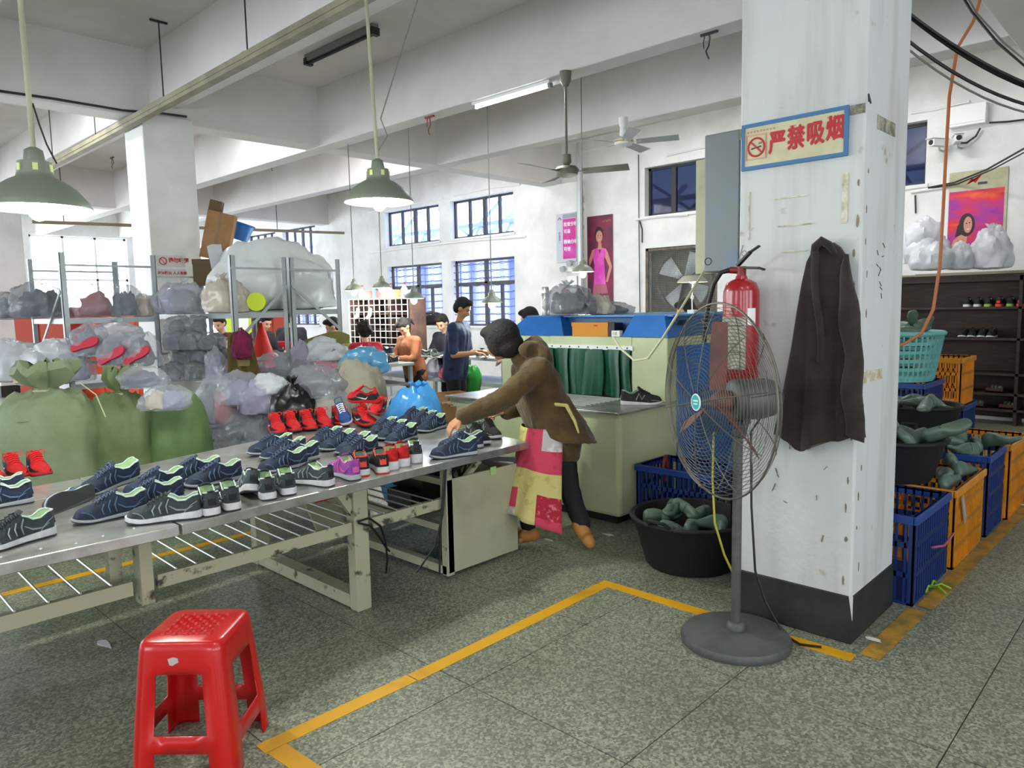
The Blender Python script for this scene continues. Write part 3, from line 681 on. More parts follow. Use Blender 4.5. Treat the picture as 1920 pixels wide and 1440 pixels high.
part('squeeze_lever', MB().bar((EX, EY+.02, 1.775), (EX-.02, EY-.055, 1.835), .022, .014).bar((EX-.02, EY-.055, 1.835), (EX-.022, EY-.10, 1.86), .02, .01), 'black', ex, bevel=.003)
part('safety_pin', MB().tube([(EX-.01, EY+.01, 1.79), (EX-.012, EY+.0, 1.83), (EX-.012, EY-.012, 1.87)], .003, 5).tube([(EX-.015, EY-.02+.012*math.cos(i*.6), 1.83+.012*math.sin(i*.6)) for i in range(11)], .0022, 5), 'grey_metal', ex)
part('hose', MB().tube([(EX-.02, EY+.05, 1.755), (EX-.03, EY+.09, 1.745), (EX-.03, EY+.13, 1.69), (EX-.02, EY+.16, 1.6), (EX-.01, EY+.185, 1.5), (EX, EY+.195, 1.4)], .0115, 8), 'black', ex, smooth=True)
part('bracket', MB().box(EX, EY-.02, 1.6, PX+.002, EY+.02, 1.64), 'dark_metal', ex)
# electrical cabinet on the far side of the pillar, its door ajar
eb = thing('electrical_cabinet', 'grey metal electrical cabinet mounted high on the pillar side, door ajar', 'cabinet', (3.6, 1.85, 1.755), world=True)
M('cab_grey', '6f7576', .5, .3, col2='5f7690', scale=2.2, lo=.5, hi=.68)
part('body', MB().box(3.44, 1.725, 1.755, 3.85, 1.915, 2.44), 'cab_grey', eb, bevel=.006)
d_ = part('door', MB().box(3.82, 1.918, 1.765, 3.84, 2.18, 2.405), 'cream_paint', eb, bevel=.003)
part('handle', MB().tube([(3.82, 2.1, 1.98), (3.8, 2.1, 1.99), (3.795, 2.1, 2.05), (3.82, 2.1, 2.06)], .006, 6), 'dark_metal', d_, smooth=True)
part('round_mark', MB().tube([(3.4385, 1.89+.018*math.cos(i*.4), 1.81+.018*math.sin(i*.4)) for i in range(16)], .0018, 5, closed=True), 'dark_metal', eb)
tag(part('hanging_cable', MB().tube([(3.8, 2.1, 1.8), at_d(1270, 590, 4.0), at_d(1245, 630, 4.2), at_d(1215, 672, 4.35), at_d(1190, 676, 4.5), at_d(1165, 655, 4.66), at_d(1150, 632, 4.8)], .007, 6), 'cord_cream', smooth=True), 'cream cable drooping from the cabinet door to the blue machine hood', 'cable')
# ================================================================ SHOES
def fab(n, c, c2=None, rough=.8): return M(n, c, rough, col2=c2 or c, scale=25, bump=.25, bscale=160)
fab('u_navy', '27324a', '1d2436'); fab('u_grey', '3a4446', '2b3335'); fab('u_red', 'c9141b', 'a80f16'); fab('u_black', '161718', '222324'); fab('u_purple', '7b3f9c', 'b04a9c'); fab('u_blue', '2b4c93', '1f376d')
M('last_green', '8aa678', .5, col2='7b9769', scale=8); M('piping', 'd6e3da', .5); M('silver', '9aa6a8', .35, .3); M('orange_red', 'e03a24', .6); M('lace_dark', '2a3033', .8); M('lace_red', 'd51820', .8)
M('sole_dark', '34383b', .7); M('sole_red', 'cf1a20', .6); M('sole_grey', 'a9b0b2', .55); M('lining', '5a6a5c', .9)
def lerp(T, s):
    for (a, x), (b, y) in zip(T, T[1:]):
        if s <= b: return x+(y-x)*(s-a)/(b-a) if b > a else y
    return T[-1][1]
WS = [(0, .012), (.02, .026), (.06, .033), (.2, .036), (.4, .034), (.55, .041), (.7, .047), (.83, .045), (.93, .036), (.98, .022), (1, .009)]
HT = [(0, .088), (.03, .103), (.1, .1), (.2, .083), (.3, .084), (.4, .106), (.45, .107), (.55, .094), (.7, .07), (.85, .058), (.95, .05), (1, .026)]
LEN = .285
def curve_y(s): return -.006*math.sin(s*PI)          # slight inward sweep of the foot
def section(s, sole):
    w_ = lerp(WS, s); h = lerp(HT, s); b0 = sole*.8; P = []
    op = .03 < s < .43
    for k in range(15):
        if k <= 4 or k >= 10:
            t = (k if k <= 4 else 14-k)/4; sg = -1 if k <= 4 else 1
            if s < .5:
                wt = min(.029, w_*.86)
                y = w_*(1+.05*math.sin(t*PI))*(1-t)+wt*t; z = b0+(h-b0)*t
            else:
                a = t*PI/2*.62; y = w_*math.cos(a)**.8; z = b0+(h-b0)*math.sin(a)**.75
            P.append(Vector((s*LEN, sg*y+curve_y(s), z)))
        else:
            P.append(None)
    l, r = P[4], P[10]
    for k in range(5, 10):
        t = (k-4)/6; q = l.lerp(r, t)
        if op: q.z += -.005+.004*math.sin(t*PI)
        else: q.z += (h+(.004 if s > .9 else .007)-q.z)*math.sin(t*PI)**.7 if s >= .5 else .006*math.sin(t*PI)
        P[k] = q
    return P
SS = [0, .012, .03, .06, .1, .15, .2, .25, .3, .36, .43, .46, .5, .55, .6, .65, .7, .75, .8, .85, .9, .94, .97, .99, 1]
def surf(s, t, sole, off=.002):
    """point on the side wall; t 0 at the sole, 1 at the rim, negative side y<0"""
    P = section(s, sole); tt = t*4; i = min(3, int(tt)); q = P[i].lerp(P[i+1], tt-i); q = Vector((q.x, q.y-off, q.z+off*.4)); return q
def mirror(q): return Vector((q.x, 2*curve_y(q.x/LEN)-q.y, q.z))
SHOE = {}
KINDS = {
 'navy': dict(up='u_navy', sole='sole_grey', out='sole_dark', th=.02, heel=.026, last='last_green', pipe='piping', lace='navy_lace', lines='navy_line', tab='u_navy'),
 'grey': dict(up='u_grey', sole='white_sole', out='sole_dark', th=.03, heel=.036, last='last_green', pipe='piping', lace='lace_dark', lines='silver', tab='u_black'),
 'red': dict(up='u_red', sole='sole_red', out='sole_dark', th=.026, heel=.03, last=None, pipe='u_red', lace='lace_red', lines=None, tab='u_black', rand='u_black'),
 'blackred': dict(up='u_black', sole='white_sole', out='orange_red', th=.03, heel=.036, last=None, pipe='orange_red', lace='orange_red', lines=None, tab='orange_red'),
 'redwhite': dict(up='u_red', sole='white_sole', out='white_sole', th=.034, heel=.045, last='last_green', pipe='u_red', lace=None, lines=None, tab='u_red'),
 'greywhite': dict(up='u_grey', sole='white_sole', out='white_sole', th=.034, heel=.05, last='last_green', pipe='piping', lace=None, lines='silver', tab='u_black'),
 'purple': dict(up='u_purple', sole='sole_grey', out='sole_dark', th=.026, heel=.03, last='last_green', pipe='pink_pipe', lace=None, lines='pink_pipe', tab='pink_pipe'),
 'blue': dict(up='u_blue', sole='white_sole', out='orange_red', th=.026, heel=.03, last=None, pipe='u_blue', lace='white', lines='orange_red', tab='u_blue'),
 'black': dict(up='u_black', sole='white_sole', out='sole_grey', th=.024, heel=.032, last=None, pipe='silver', lace='black', lines='N', tab='silver'),
}
M('navy_line', '5d7590', .6); M('navy_lace', '3d4c68', .7); M('pink_pipe', 'd0559a', .6)
def build_shoe(kind, root, swoosh=False):
    k = KINDS[kind]; th = k['th']; hl = k['heel']
    def st_(s): return hl+(th*.75-hl)*min(1, s*1.5) if s < .67 else th*.75
    # sole: two layers
    def ring(s, z, g=1.06): w_ = lerp(WS, s)*g+.001; return (s*LEN+(.004 if s > .5 else -.004)*(s > .9 or s < .05), w_, z)
    def layer(z0f, z1f, g):
        pts = [ring(s, 0, g) for s in SS]
        out = [(x, -w_+curve_y(s)) for (x, w_, _), s in zip(pts, SS)]+[(x, w_+curve_y(s)) for (x, w_, _), s in list(zip(pts, SS))[::-1]]
        sl = SS+SS[::-1]
        toe = lambda s: .012*max(0, (s-.78)/.22)**1.5
        return MB().loft([[(x, y, z0f(s)+toe(s)) for (x, y), s in zip(out, sl)], [(x*1.0, y*1.02, z0f(s)*.4+z1f(s)*.6+toe(s)) for (x, y), s in zip(out, sl)], [(x, y*.98, z1f(s)+toe(s)) for (x, y), s in zip(out, sl)]])
    part('sole', layer(lambda s: .006, lambda s: st_(s), 1.08), k['sole'], root, smooth=True)
    part('outsole', layer(lambda s: 0, lambda s: .0065, 1.04), k['out'], root)
    # upper
    rings = [section(s, st_(s)) for s in SS]; U = MB(); La = MB(); V = [p for r in rings for p in r]; F = []; FL = []; FR = []
    for i in range(len(SS)-1):
        for j in range(14):
            q = (i*15+j, i*15+j+1, (i+1)*15+j+1, (i+1)*15+j)
            (FL if (4 <= j <= 9 and SS[i] >= .03 and SS[i+1] <= .43) else FR if k.get('rand') and (j in (0, 1, 12, 13) or (j in (2, 11) and SS[i] < .6)) else F).append(q)
    F += [tuple(range(15)), tuple((len(SS)-1)*15+j for j in range(14, -1, -1))]
    U.add(V, F); La.add([p-Vector((0, 0, .002)) for p in V], FL)
    up = part('upper', U, k['up'], root, smooth=True)
    if k['last']:
        ls = part('shoe_last', La, k['last'], root, smooth=True, label='pale green shoe last filling the opening')
        part('last_hole', MB().lathe([(.004, 0), (.004, .0015), (0, .0015)], (.16*LEN, curve_y(.16), lerp(HT, .16)-.008), 8), 'black', ls)
    else: part('lining', La, 'lining', root, smooth=True)
    idx = [i for i, s in enumerate(SS) if .03 <= s <= .43]
    rim = [rings[i][4] for i in reversed(idx)]+[rings[i][10] for i in idx]
    part('collar_trim', MB().tube(rim, .0032, 6), k['pipe'], root, smooth=True)
    part('heel_tab', MB().sheet(lambda u, v: (-.003-.002*math.sin(v*PI)+.01*u, (v-.5)*.034+curve_y(.02), st_(0)+.012+(.06)*u), 5, 4, .002), k['tab'], root, smooth=True)
    part('tongue', MB().sheet(lambda u, v: (LEN*(.40+.08*u), (v-.5)*.04+curve_y(.42), .108+.018*(1-u)-.008*abs(v-.5)), 4, 4, .004), k['up'], root, smooth=True)
    if kind in ('navy', 'grey', 'greywhite', 'purple'):
        for mir in (0, 1):
            pts = [surf(s_, t_, st_(s_), .0016) for s_, t_ in ((.9, .95), (.84, .7), (.78, .35), (.74, .05))]
            part('toe_seam', MB().tube([mirror(p) for p in pts] if mir else pts, .0018, 5), k['lines'], up, smooth=True)
            pts = [surf(s_, t_, st_(s_), .0016) for s_, t_ in ((.04, .62), (.12, .5), (.2, .25), (.24, .02))]
            part('heel_seam', MB().tube([mirror(p) for p in pts] if mir else pts, .0018, 5), k['lines'], up, smooth=True)
    if k['lace']:
        b = MB()
        for n in range(5):
            s = .45+.055*n; h = lerp(HT, s)+.006; wy = .026-.001*n
            b.tube([(s*LEN, -wy+curve_y(s), h-.004), (s*LEN+.004, curve_y(s), h+.004), (s*LEN+.012, wy+curve_y(s), h-.004)], .0028, 5)
            b.tube([(s*LEN, wy+curve_y(s), h-.004), (s*LEN+.004, curve_y(s), h+.005), (s*LEN+.012, -wy+curve_y(s), h-.004)], .0028, 5)
        if kind in ('black', 'red'):
            for sg in (1, -1): b.tube([(.44*LEN, 0, .115), (.42*LEN, .02*sg, .126), (.46*LEN, .038*sg, .12), (.5*LEN, .03*sg, .108)], .003, 5)
        part('laces', b, k['lace'], root, smooth=True)
    if k['lines'] == 'N':
        for mir in (0, 1):
            pts = [surf(.36, .2, st_(.36)), surf(.43, .72, st_(.43)), surf(.5, .2, st_(.5)), surf(.57, .75, st_(.57))]
            if mir: pts = [mirror(p) for p in pts]
            part('side_logo', MB().tube(pts, .0035, 6), 'silver', up, smooth=True)
        part('toe_line', MB().tube([surf(s, .3, st_(s)) for s in (.72, .8, .87, .92)], .002, 5), 'silver', up)
    elif k['lines']:
        for mir in (0, 1):
            for n in range(3):
                a = .42+.09*n
                pts = [surf(a, .85, st_(a)), surf(a+.04, .5, st_(a)), surf(a+.02, .15, st_(a))]
                if mir: pts = [mirror(p) for p in pts]
                part('side_stripe', MB().tube(pts, [.0026, .003, .002], 5), k['lines'], up, smooth=True)
            pts = [surf(s, t, st_(s)) for s, t in ((.1, .4), (.2, .3), (.32, .34), (.42, .5))]
            if mir: pts = [mirror(p) for p in pts]
            part('side_stripe', MB().tube(pts, [.0015, .0035, .004, .002], 5), k['lines'], up, smooth=True)
    if k.get('rand'):
        part('rand', MB().add(V, FR), k['rand'], up, smooth=True, label='black rand around the upper')
        for mir in (0, 1):
            P = [(.22, .62), (.3, .2), (.36, .13), (.44, .17), (.62, .5), (.44, .31), (.37, .27), (.31, .33)]
            pts = [surf(s, t, st_(s), .0045) for s, t in P]
            if mir: pts = [mirror(q) for q in pts]
            part('curved_tick_logo', MB().add(pts, [tuple(range(len(P)))]), 'white', up, label='white curved tick')
TZ = .7415
ALL_SHOES = []
def shoe(kind, h, t, label, group, z=TZ, pitch=0, roll=0, dz=0, scale=1.0):
    """heel pixel h and toe pixel t, both on the plane z the shoe stands on"""
    p = at_z(*h, z); q = at_z(*t, z); d = q-p
    return shoe_at(kind, p+Vector((0, 0, dz)), math.atan2(d.y, d.x), label, group, pitch, roll, scale)
def shoe_at(kind, p, yaw, label, group, pitch=0, roll=0, scale=1.0):
    if kind in SHOE:
        r = copy_tree(SHOE[kind]); tag(r, label, 'shoe', group)
    else:
        r = thing('sneaker', label, 'shoe', group=group); SHOE[kind] = r; build_shoe(kind, r)
    r.location = p; r.rotation_euler = (Matrix.Rotation(yaw, 3, 'Z') @ Matrix.Rotation(-pitch, 3, 'Y') @ Matrix.Rotation(roll, 3, 'X')).to_euler(); r.scale = (scale,)*3
    ALL_SHOES.append(r); return r
G = 'sneakers on the workbenches'
shoe('grey', (100, 1000), (-15, 1032), 'grey-green white-soled sneaker at the left edge of the near bench', G)
shoe('navy', (62, 940), (-45, 958), 'navy sneaker behind the grey one at the left edge of the bench', G)
shoe('navy', (48, 925), (-60, 938), 'rearmost navy sneaker at the left edge below the red trio', G)
shoe('navy', (178, 935), (85, 972), 'dark sneaker tipped on its side showing the sole, left of the navy sneakers', G, roll=R(96), dz=.04)
shoe('navy', (276, 958), (137, 984), 'navy sneaker standing alone at the front edge of the near bench', G)
shoe('navy', (345, 935), (252, 950), 'navy sneaker behind the lone front navy one', G)
shoe('navy', (262, 912), (186, 928), 'tilted navy sneaker showing its green last with a hole', G, pitch=R(-8), roll=R(-14), dz=.05)
shoe('navy', (345, 912), (278, 925), 'navy sneaker between the tilted one and the grey trio', G)
shoe('navy', (414, 890), (332, 902), 'navy sneaker standing behind the grey trio', G)
shoe('navy', (452, 897), (385, 910), 'navy sneaker just behind the upturned grey sneaker', G)
for k, (h, t) in enumerate([((-28, 893), (20, 922)), ((18, 884), (70, 917)), ((62, 880), (124, 918))]):
    shoe('red', h, t, ['leftmost red sneaker of the trio at the left edge', 'middle red sneaker of the trio at the left edge', 'rightmost red sneaker of the trio near the green sacks'][k], 'red sneakers on the benches')
shoe('grey', (378, 968), (302, 976), 'first grey sneaker of three at the bench front, side on', G)
shoe('grey', (399, 968), (348, 925), 'second grey sneaker of three, heel to the viewer', G)
shoe('grey', (438, 958), (392, 915), 'third grey sneaker of three, heel to the viewer', G)
shoe('grey', (474, 936), (432, 902), 'grey sneaker tipped up against its neighbours with raised white sole', G, pitch=R(-16), roll=R(12), dz=.035)
shoe('grey', (505, 938), (462, 897), 'grey sneaker heel-on just right of the tipped one', G)
shoe('grey', (543, 929), (503, 890), 'grey sneaker heel-on left of the side-on grey one', G)
shoe('grey', (622, 912), (552, 903), 'grey sneaker side on at the bench front next to the purple one', G)
shoe('purple', (668, 901), (612, 882), 'purple and pink sneaker at the bench front', G)
for k, (h, t) in enumerate([((682, 893), (645, 856)), ((719, 888), (682, 851))]):
    shoe('blackred', h, t, ['black sneaker with orange trim right beside the purple one', 'black sneaker with orange trim beside the white-heeled ones'][k], G)
shoe('redwhite', (737, 881), (702, 847), 'red sneaker with tall white heel next to the black and orange pair', G)
shoe('redwhite', (758, 875), (723, 842), 'second red sneaker with tall white heel', G)
shoe('greywhite', (782, 868), (750, 836), 'grey sneaker with a tall white heel facing the viewer', G)
shoe('navy', (893, 851), (798, 862), 'navy sneaker under the reaching hand at the bench front', G)
shoe('navy', (905, 838), (815, 846), 'navy sneaker close behind the one under the reaching hand', G)
shoe('black', (880, 822), (932, 842), 'black laced sneaker at the right end of the bench, nearer', G)
shoe('black', (905, 812), (953, 832), 'black laced sneaker at the right end of the bench, by the apron', G)
O = ['first', 'second', 'third', 'fourth', 'fifth', 'sixth']
for k, (h, t) in enumerate([((548, 842), (480, 853)), ((573, 850), (502, 862)), ((596, 859), (526, 872)), ((575, 872), (510, 884))]):
    shoe('navy', h, t, O[k]+' navy sneaker from the back in the row below the red row\'s left end', G)
for k, (h, t) in enumerate([((640, 828), (588, 840)), ((664, 833), (610, 846)), ((692, 839), (640, 853)), ((706, 848), (655, 860))]):
    shoe('navy', h, t, O[k]+' navy sneaker from the back in the row behind the purple sneaker', G)
for k, (h, t) in enumerate([((742, 808), (695, 820)), ((760, 814), (712, 827)), ((778, 821), (730, 834))]):
    shoe('navy', h, t, O[k]+' navy sneaker from the back in the row behind the white heels', G)
for k, (h, t) in enumerate([((800, 788), (755, 796)), ((817, 795), (772, 804)), ((832, 801), (790, 812))]):
    shoe('navy', h, t, O[k]+' navy sneaker from the back in the row left of the reaching hand', G)
for k, (h, t) in enumerate([((512, 804), (550, 831)), ((540, 800), (580, 827)), ((570, 797), (608, 823)), ((598, 793), (636, 818)), ((630, 788), (670, 813)), ((675, 784), (716, 807))]):
    shoe('red', h, t, O[k]+' red sneaker from the left in the red row at the bench back', 'red sneakers on the benches', scale=1.1)
shoe('red', (668, 790), (714, 800), 'red sneaker at the bottom of the pile beside the navy pair', 'red sneakers on the benches', z=TZ+.02, roll=R(10))
shoe('red', (712, 752), (640, 748), 'red sneaker lying on top of the pile with white tick showing', 'red sneakers on the benches', z=TZ+.19, roll=R(-28))
shoe('red', (714, 768), (676, 792), 'red sneaker leaning at the right of the pile', 'red sneakers on the benches', z=TZ+.1, roll=R(-20))
shoe('blue', (640, 766), (680, 792), 'blue sneaker with orange and white sole slanting down the pile', G, z=TZ+.1, pitch=R(-20), roll=R(18))
shoe('navy', (738, 772), (745, 795), 'left shoe of the navy pair facing the viewer by the blue sack', G)
shoe('navy', (764, 769), (773, 792), 'right shoe of the navy pair facing the viewer by the blue sack', G)
# ================================================================ MACHINE
M('mach_cream', 'c3cba0', .45, col2='b7bf94', scale=2); M('mach_blue', '1e6fc0', .4, col2='1a62ad', scale=3); M('mach_blue_dark', '35608f', .5); M('curtain_green', '0f4f34', .35, alpha=.92, bump=.2, bscale=8)
mc = thing('tunnel_machine', 'cream and blue conveyor oven with green strip curtain behind the woman', 'machine', (5.0, 4, 0), world=True)
part('lower_body', MB().box(4.22, 3.0, .07, 6.35, 4.82, .825), 'mach_cream', mc, bevel=.03)
part('plinth', MB().box(4.3, 3.08, 0, 6.3, 4.75, .07), 'black', mc)
part('tray', MB().box(4.17, 2.97, .825, 4.95, 4.82, .842), 'steel', mc, bevel=.003)
for k in range(9): part('tray_rod', MB().cyl((4.3+.06*k, 3.36, .85), (4.3+.06*k, 4.2, .85), .006, n=6), 'rod_metal', mc)
part('pier', MB().box(4.85, 3.0, .842, 5.2, 3.33, 1.34), 'mach_cream', mc, bevel=.008); part('pier', MB().box(4.85, 4.18, .842, 5.2, 4.78, 1.34), 'mach_cream', mc, bevel=.008)
part('header', MB().box(4.85, 3.33, 1.255, 5.2, 4.18, 1.34), 'mach_cream', mc)
part('tunnel', MB().box(5.2, 3.0, .842, 6.35, 4.78, 1.34), 'mach_cream', mc)
part('side_panel', MB().box(4.98, 2.985, .12, 6.3, 3.0, 1.27), 'mach_blue', mc, bevel=.004)
part('vent_panel', MB().box(5.3, 2.975, .5, 5.9, 2.987, .9), 'mach_blue_dark', mc)
cr = part('curtain_rail', MB().box(4.835, 3.31, 1.235, 4.85, 4.2, 1.27), 'white', mc)
for k in range(9): part('rivet', MB().ball((4.834, 3.36+.098*k, 1.253), .007, 8, 4), 'dark_metal', cr)
for k in range(10):
    y = 3.33+.088*k
    def strip(u, v, y=y, k=k): return (4.838-.012*(k % 2)-.02*u*math.sin(k*2.1)-.016*math.sin(v*PI*1.2+k)*(.3+u), y+.105*v+.012*math.sin(u*4+k), 1.24-.385*u)
    part('curtain_strip', MB().sheet(strip, 8, 6, .004), 'curtain_green', mc, smooth=True)
hd = part('hood', MB().box(5.0, 3.02, 1.34, 6.3, 4.6, 1.50), 'mach_blue_dark', mc, bevel=.006)
part('hood_top', MB().box(4.93, 3.0, 1.50, 6.35, 4.52, 1.515), M('mach_top', '4a86c0', .45), mc)
for y0, y1, c0, c1 in ((4.02, 4.72, 4.1, 4.5), (2.99, 3.42, 3.06, 3.34)):
    x0, x1 = 4.84, 5.1; z0, z1 = 1.342, 1.51
    part('hood_wedge', MB().add([(x0, y0, z0), (x1, y0, z0), (x1, y1, z0), (x0, y1, z0), (x0+.06, c0, z1), (x1, c0, z1), (x1, c1, z1), (x0+.06, c1, z1)], [(0,3,2,1),(4,5,6,7),(0,1,5,4),(1,2,6,5),(2,3,7,6),(3,0,4,7)]), 'mach_blue', mc, bevel=.004)
b = MB()
for r in range(2):
    for k in range(4): b.ball((4.997, 3.95-.02*k, 1.44-.018*r), .006, 6, 4)
part('vent_holes', b, 'white', hd, kind='stuff')
b = MB()
for k in range(8): b.bar((4.99+.02*k, 3.0, 1.43), (5.02+.02*k, 3.0, 1.47), .006, .003)
part('side_slots', b, 'black', mc, kind='stuff')
part('knob_box', MB().box(4.6, 4.82, .45, 4.75, 4.9, .6), 'mach_blue', mc)
part('scuff', MB().box(4.2195, 3.3, .73, 4.22, 3.42, .75), 'dark_metal', mc)
# orange shoe box on the machine ledge
M('box_orange', 'd08415', .6); t = thing('shoe_box', 'orange shoe box with dark end on the ledge of the machine', 'box', (4.9, 3.72, 1.342), R(-90))
part('body', MB().box(-.21, -.05, 0, .16, .07, .085), 'box_orange', t); part('lid', MB().box(-.214, -.054, .08, .164, .074, .115), 'box_orange', t); part('end_label', MB().box(.16, -.048, .0, .225, .068, .11), 'black', t)
part('red_mark', MB().box(.02, -.0555, .083, .06, -.054, .095), 'sole_red', t)
t = thing('power_socket', 'white socket strip with plugged cable beside the orange box', 'socket', (4.85, 3.46, 1.342)); part('body', MB().box(-.02, -.03, 0, .03, .05, .05), 'white', t, bevel=.004); part('plug', MB().box(-.03, 0, .015, -.0, .03, .04), 'cord_cream', t)
shoe_at('black', Vector((4.55, 3.22, .843)), R(-52), 'black sneaker with white sole and silver logo on the machine tray', 'sneakers off the benches', scale=1.08)
t = thing('thermos_flask', 'slim steel thermos flask standing on the machine top', 'flask', (5.05, 4.4, 1.516))
part('body', MB().lathe([(0, 0), (.036, 0), (.038, .01), (.038, .19), (.033, .2), (0, .2)], n=20), 'steel', t, smooth=True); part('cap', MB().lathe([(.034, .2), (.034, .245), (.03, .255), (0, .255)], n=20), 'steel', t, smooth=True)
# small work lamp on the machine
t = thing('work_lamp', 'white cone work lamp on a thin post above the machine', 'lamp', (5.3, 3.05, 1.516))
part('base', MB().box(-.03, -.03, 0, .03, .03, .03), 'white', t, bevel=.004); part('post', MB().tube([(0, 0, .03), (0, .003, .12), (.01, 0, .26)], .006, 6).tube([(.0, .012*math.cos(i*.7), .13+.015*math.sin(i*.7)) for i in range(10)], .004, 5), 'white', t, smooth=True)
part('shade', MB().lathe([(.12, .25), (.122, .255), (.075, .3), (.03, .305)], n=28, cap=False), M('shade_dust', 'cfc6b6', .6), t, smooth=True); part('lamp_bulb', MB().ball((0, 0, .262), (.03, .03, .02)), 'bulb', t, smooth=True)
# ================================================================ CRATES, TUBS, LASTS
M('crate_blue', '15306e', .45); M('crate_orange', 'e0901a', .45, col2='c97f18', scale=5); M('basket_teal', '6fb3ae', .45); M('tub_black', '101112', .7, bump=.2, bscale=30); M('last_dark', '5f7466', .4, col2='4d6155', scale=7); M('rim_blue', '1b3d86', .4)
def crate(w_, d, h, mat, label, loc, rz=0, rows=3, tilt=None, group='plastic crates'):
    t = thing('plastic_crate', label, 'crate', loc, rz, group)
    if tilt: t.rotation_euler = tilt
    th = .012; b = MB().box(-w_/2, -d/2, 0, w_/2, d/2, .012)
    for sx in (-1, 1):
        for sy in (-1, 1): b.box(min(sx*w_/2, sx*(w_/2-.03)), min(sy*d/2, sy*(d/2-.03)), 0, max(sx*w_/2, sx*(w_/2-.03)), max(sy*d/2, sy*(d/2-.03)), h)
    part('frame', b, mat, t)
    for nm, L_, ax, sg in (('lattice_side', w_, 0, -1), ('lattice_side', w_, 0, 1), ('lattice_side', d, 1, -1), ('lattice_side', d, 1, 1)):
        b = MB(); n = int(L_/.042); o_ = (d if ax == 0 else w_)/2
        def put(a0, a1, z0, z1):
            lo, hi = sorted((sg*(o_-.001), sg*(o_-th)))
            b.box(a0, lo, z0, a1, hi, z1) if ax == 0 else b.box(lo, a0, z0, hi, a1, z1)
        for k in range(n+1):
            c = -L_/2+L_*k/n; put(max(-L_/2, c-.006), min(L_/2, c+.006), 0, h)
        for r in range(rows+1): z = h*r/rows; put(-L_/2, L_/2, max(0, z-.014), min(h, z+.014))
        part(nm, b, mat, t)
    e = .012; r_ = MB().box(-w_/2-e, -d/2-e, h-.045, w_/2+e, -d/2+.012, h).box(-w_/2-e, d/2-.012, h-.045, w_/2+e, d/2+e, h).box(-w_/2-e, -d/2, h-.045, -w_/2+.012, d/2, h).box(w_/2-.012, -d/2, h-.045, w_/2+e, d/2, h)
    part('rim', r_, 'rim_blue' if mat == 'crate_blue' else mat, t, bevel=.004)
    return t
def tub(loc, r, h, label, mat='tub_black'):
    t = thing('rubber_tub', label, 'tub', loc, group='black rubber tubs')
    part('bowl', MB().lathe([(0, 0), (r*.72, 0), (r*.76, .02), (r*.97, h-.02), (r, h-.01), (r, h), (r*.95, h), (r*.93, h-.03), (r*.72, .03), (0, .025)], n=40), mat, t, smooth=True)
    part('rim', MB().tube([(r*math.cos(a*PI/20), r*math.sin(a*PI/20), h-.006) for a in range(40)], .013, 8, closed=True), mat, t, smooth=True)
    for s in (0, PI): part('handle', MB().tube([(r*1.0*math.cos(s+a), r*math.sin(s+a), h) if i in (0, 4) else ((r+.03)*math.cos(s+a), (r+.03)*math.sin(s+a), h+.035) for i, a in enumerate((-.2, -.12, 0, .12, .2))], .012, 6), mat, t, smooth=True)
    return t
LASTP = {}
LSEEN = {}
def last(loc, rot, label, group, mat='last_dark', scale=1):
    key = label; L0 = LSEEN.setdefault(key, [])
    toe = Vector((math.cos(rot[2]), math.sin(rot[2]), 0)); a = toe.dot(_r2); dpt = toe.dot(_f)
    tw = 'toe pointing '+('right' if a > .6 else 'left' if a < -.6 else 'away' if dpt > 0 else 'towards the viewer')
    L0.append((loc, tw))
    r = _last(loc, rot, label, group, mat, scale); r['_k'] = key; r['_t'] = tw; return r
def name_lasts():
    by = {}
    for o in COL.objects:
        if '_k' in o: by.setdefault(o['_k'], []).append(o)
    for key, os_ in by.items():
        if not key: continue
        os_ = sorted(os_, key=lambda o: o.location.dot(_r2)); n = len(os_)
        for i, o in enumerate(os_):
            w_ = 'leftmost' if i == 0 else 'rightmost' if i == n-1 else (['second', 'third', 'fourth', 'fifth', 'sixth', 'seventh', 'eighth', 'ninth', 'tenth'][i-1]+' from left')
            o['label'] = key+', '+w_
            del o['_k']; del o['_t']
def _last(loc, rot, label, group, mat='last_dark', scale=1):
    if mat not in LASTP:
        HL = [(0, .05), (.04, .085), (.12, .1), (.3, .1), (.42, .09), (.55, .07), (.7, .05), (.85, .038), (.95, .028), (1, .012)]
        rings = []
        for s in SS:
            w_ = lerp(WS, s)*.92; h = lerp(HL, s); ring = []
            for k in range(12):
                a = 2*PI*k/12; y = w_*math.copysign(abs(math.cos(a))**.7, math.cos(a))*(1 if math.sin(a) < .1 else (.8 if s < .45 else 1)); z = h/2+h/2*math.copysign(abs(math.sin(a))**.6, math.sin(a))
                ring.append((s*.27, y+curve_y(s), z+.02*max(0, (s-.75)/.25)+.012*max(0, .3-s)))
            rings.append(ring)
        r = thing('shoe_last', label, 'shoe last', group=group)
        p = part('body', MB().loft(rings), mat, r, smooth=True); part('hinge_line', MB().tube([(.10, -.034, .04), (.105, -.031, .07), (.105, 0, .102), (.105, .031, .07), (.10, .034, .04)], .0015, 5), 'black', p)
        LASTP[mat] = r
    else:
        r = copy_tree(LASTP[mat]); tag(r, label, 'shoe last', group)
    r.location = loc; r.rotation_euler = rot; r.scale = (scale,)*3; return r
rnd = random.Random(12)
tub((3.92, 2.26, 0), .36, .31, 'wide black rubber tub of shoe lasts between machine and pillar')
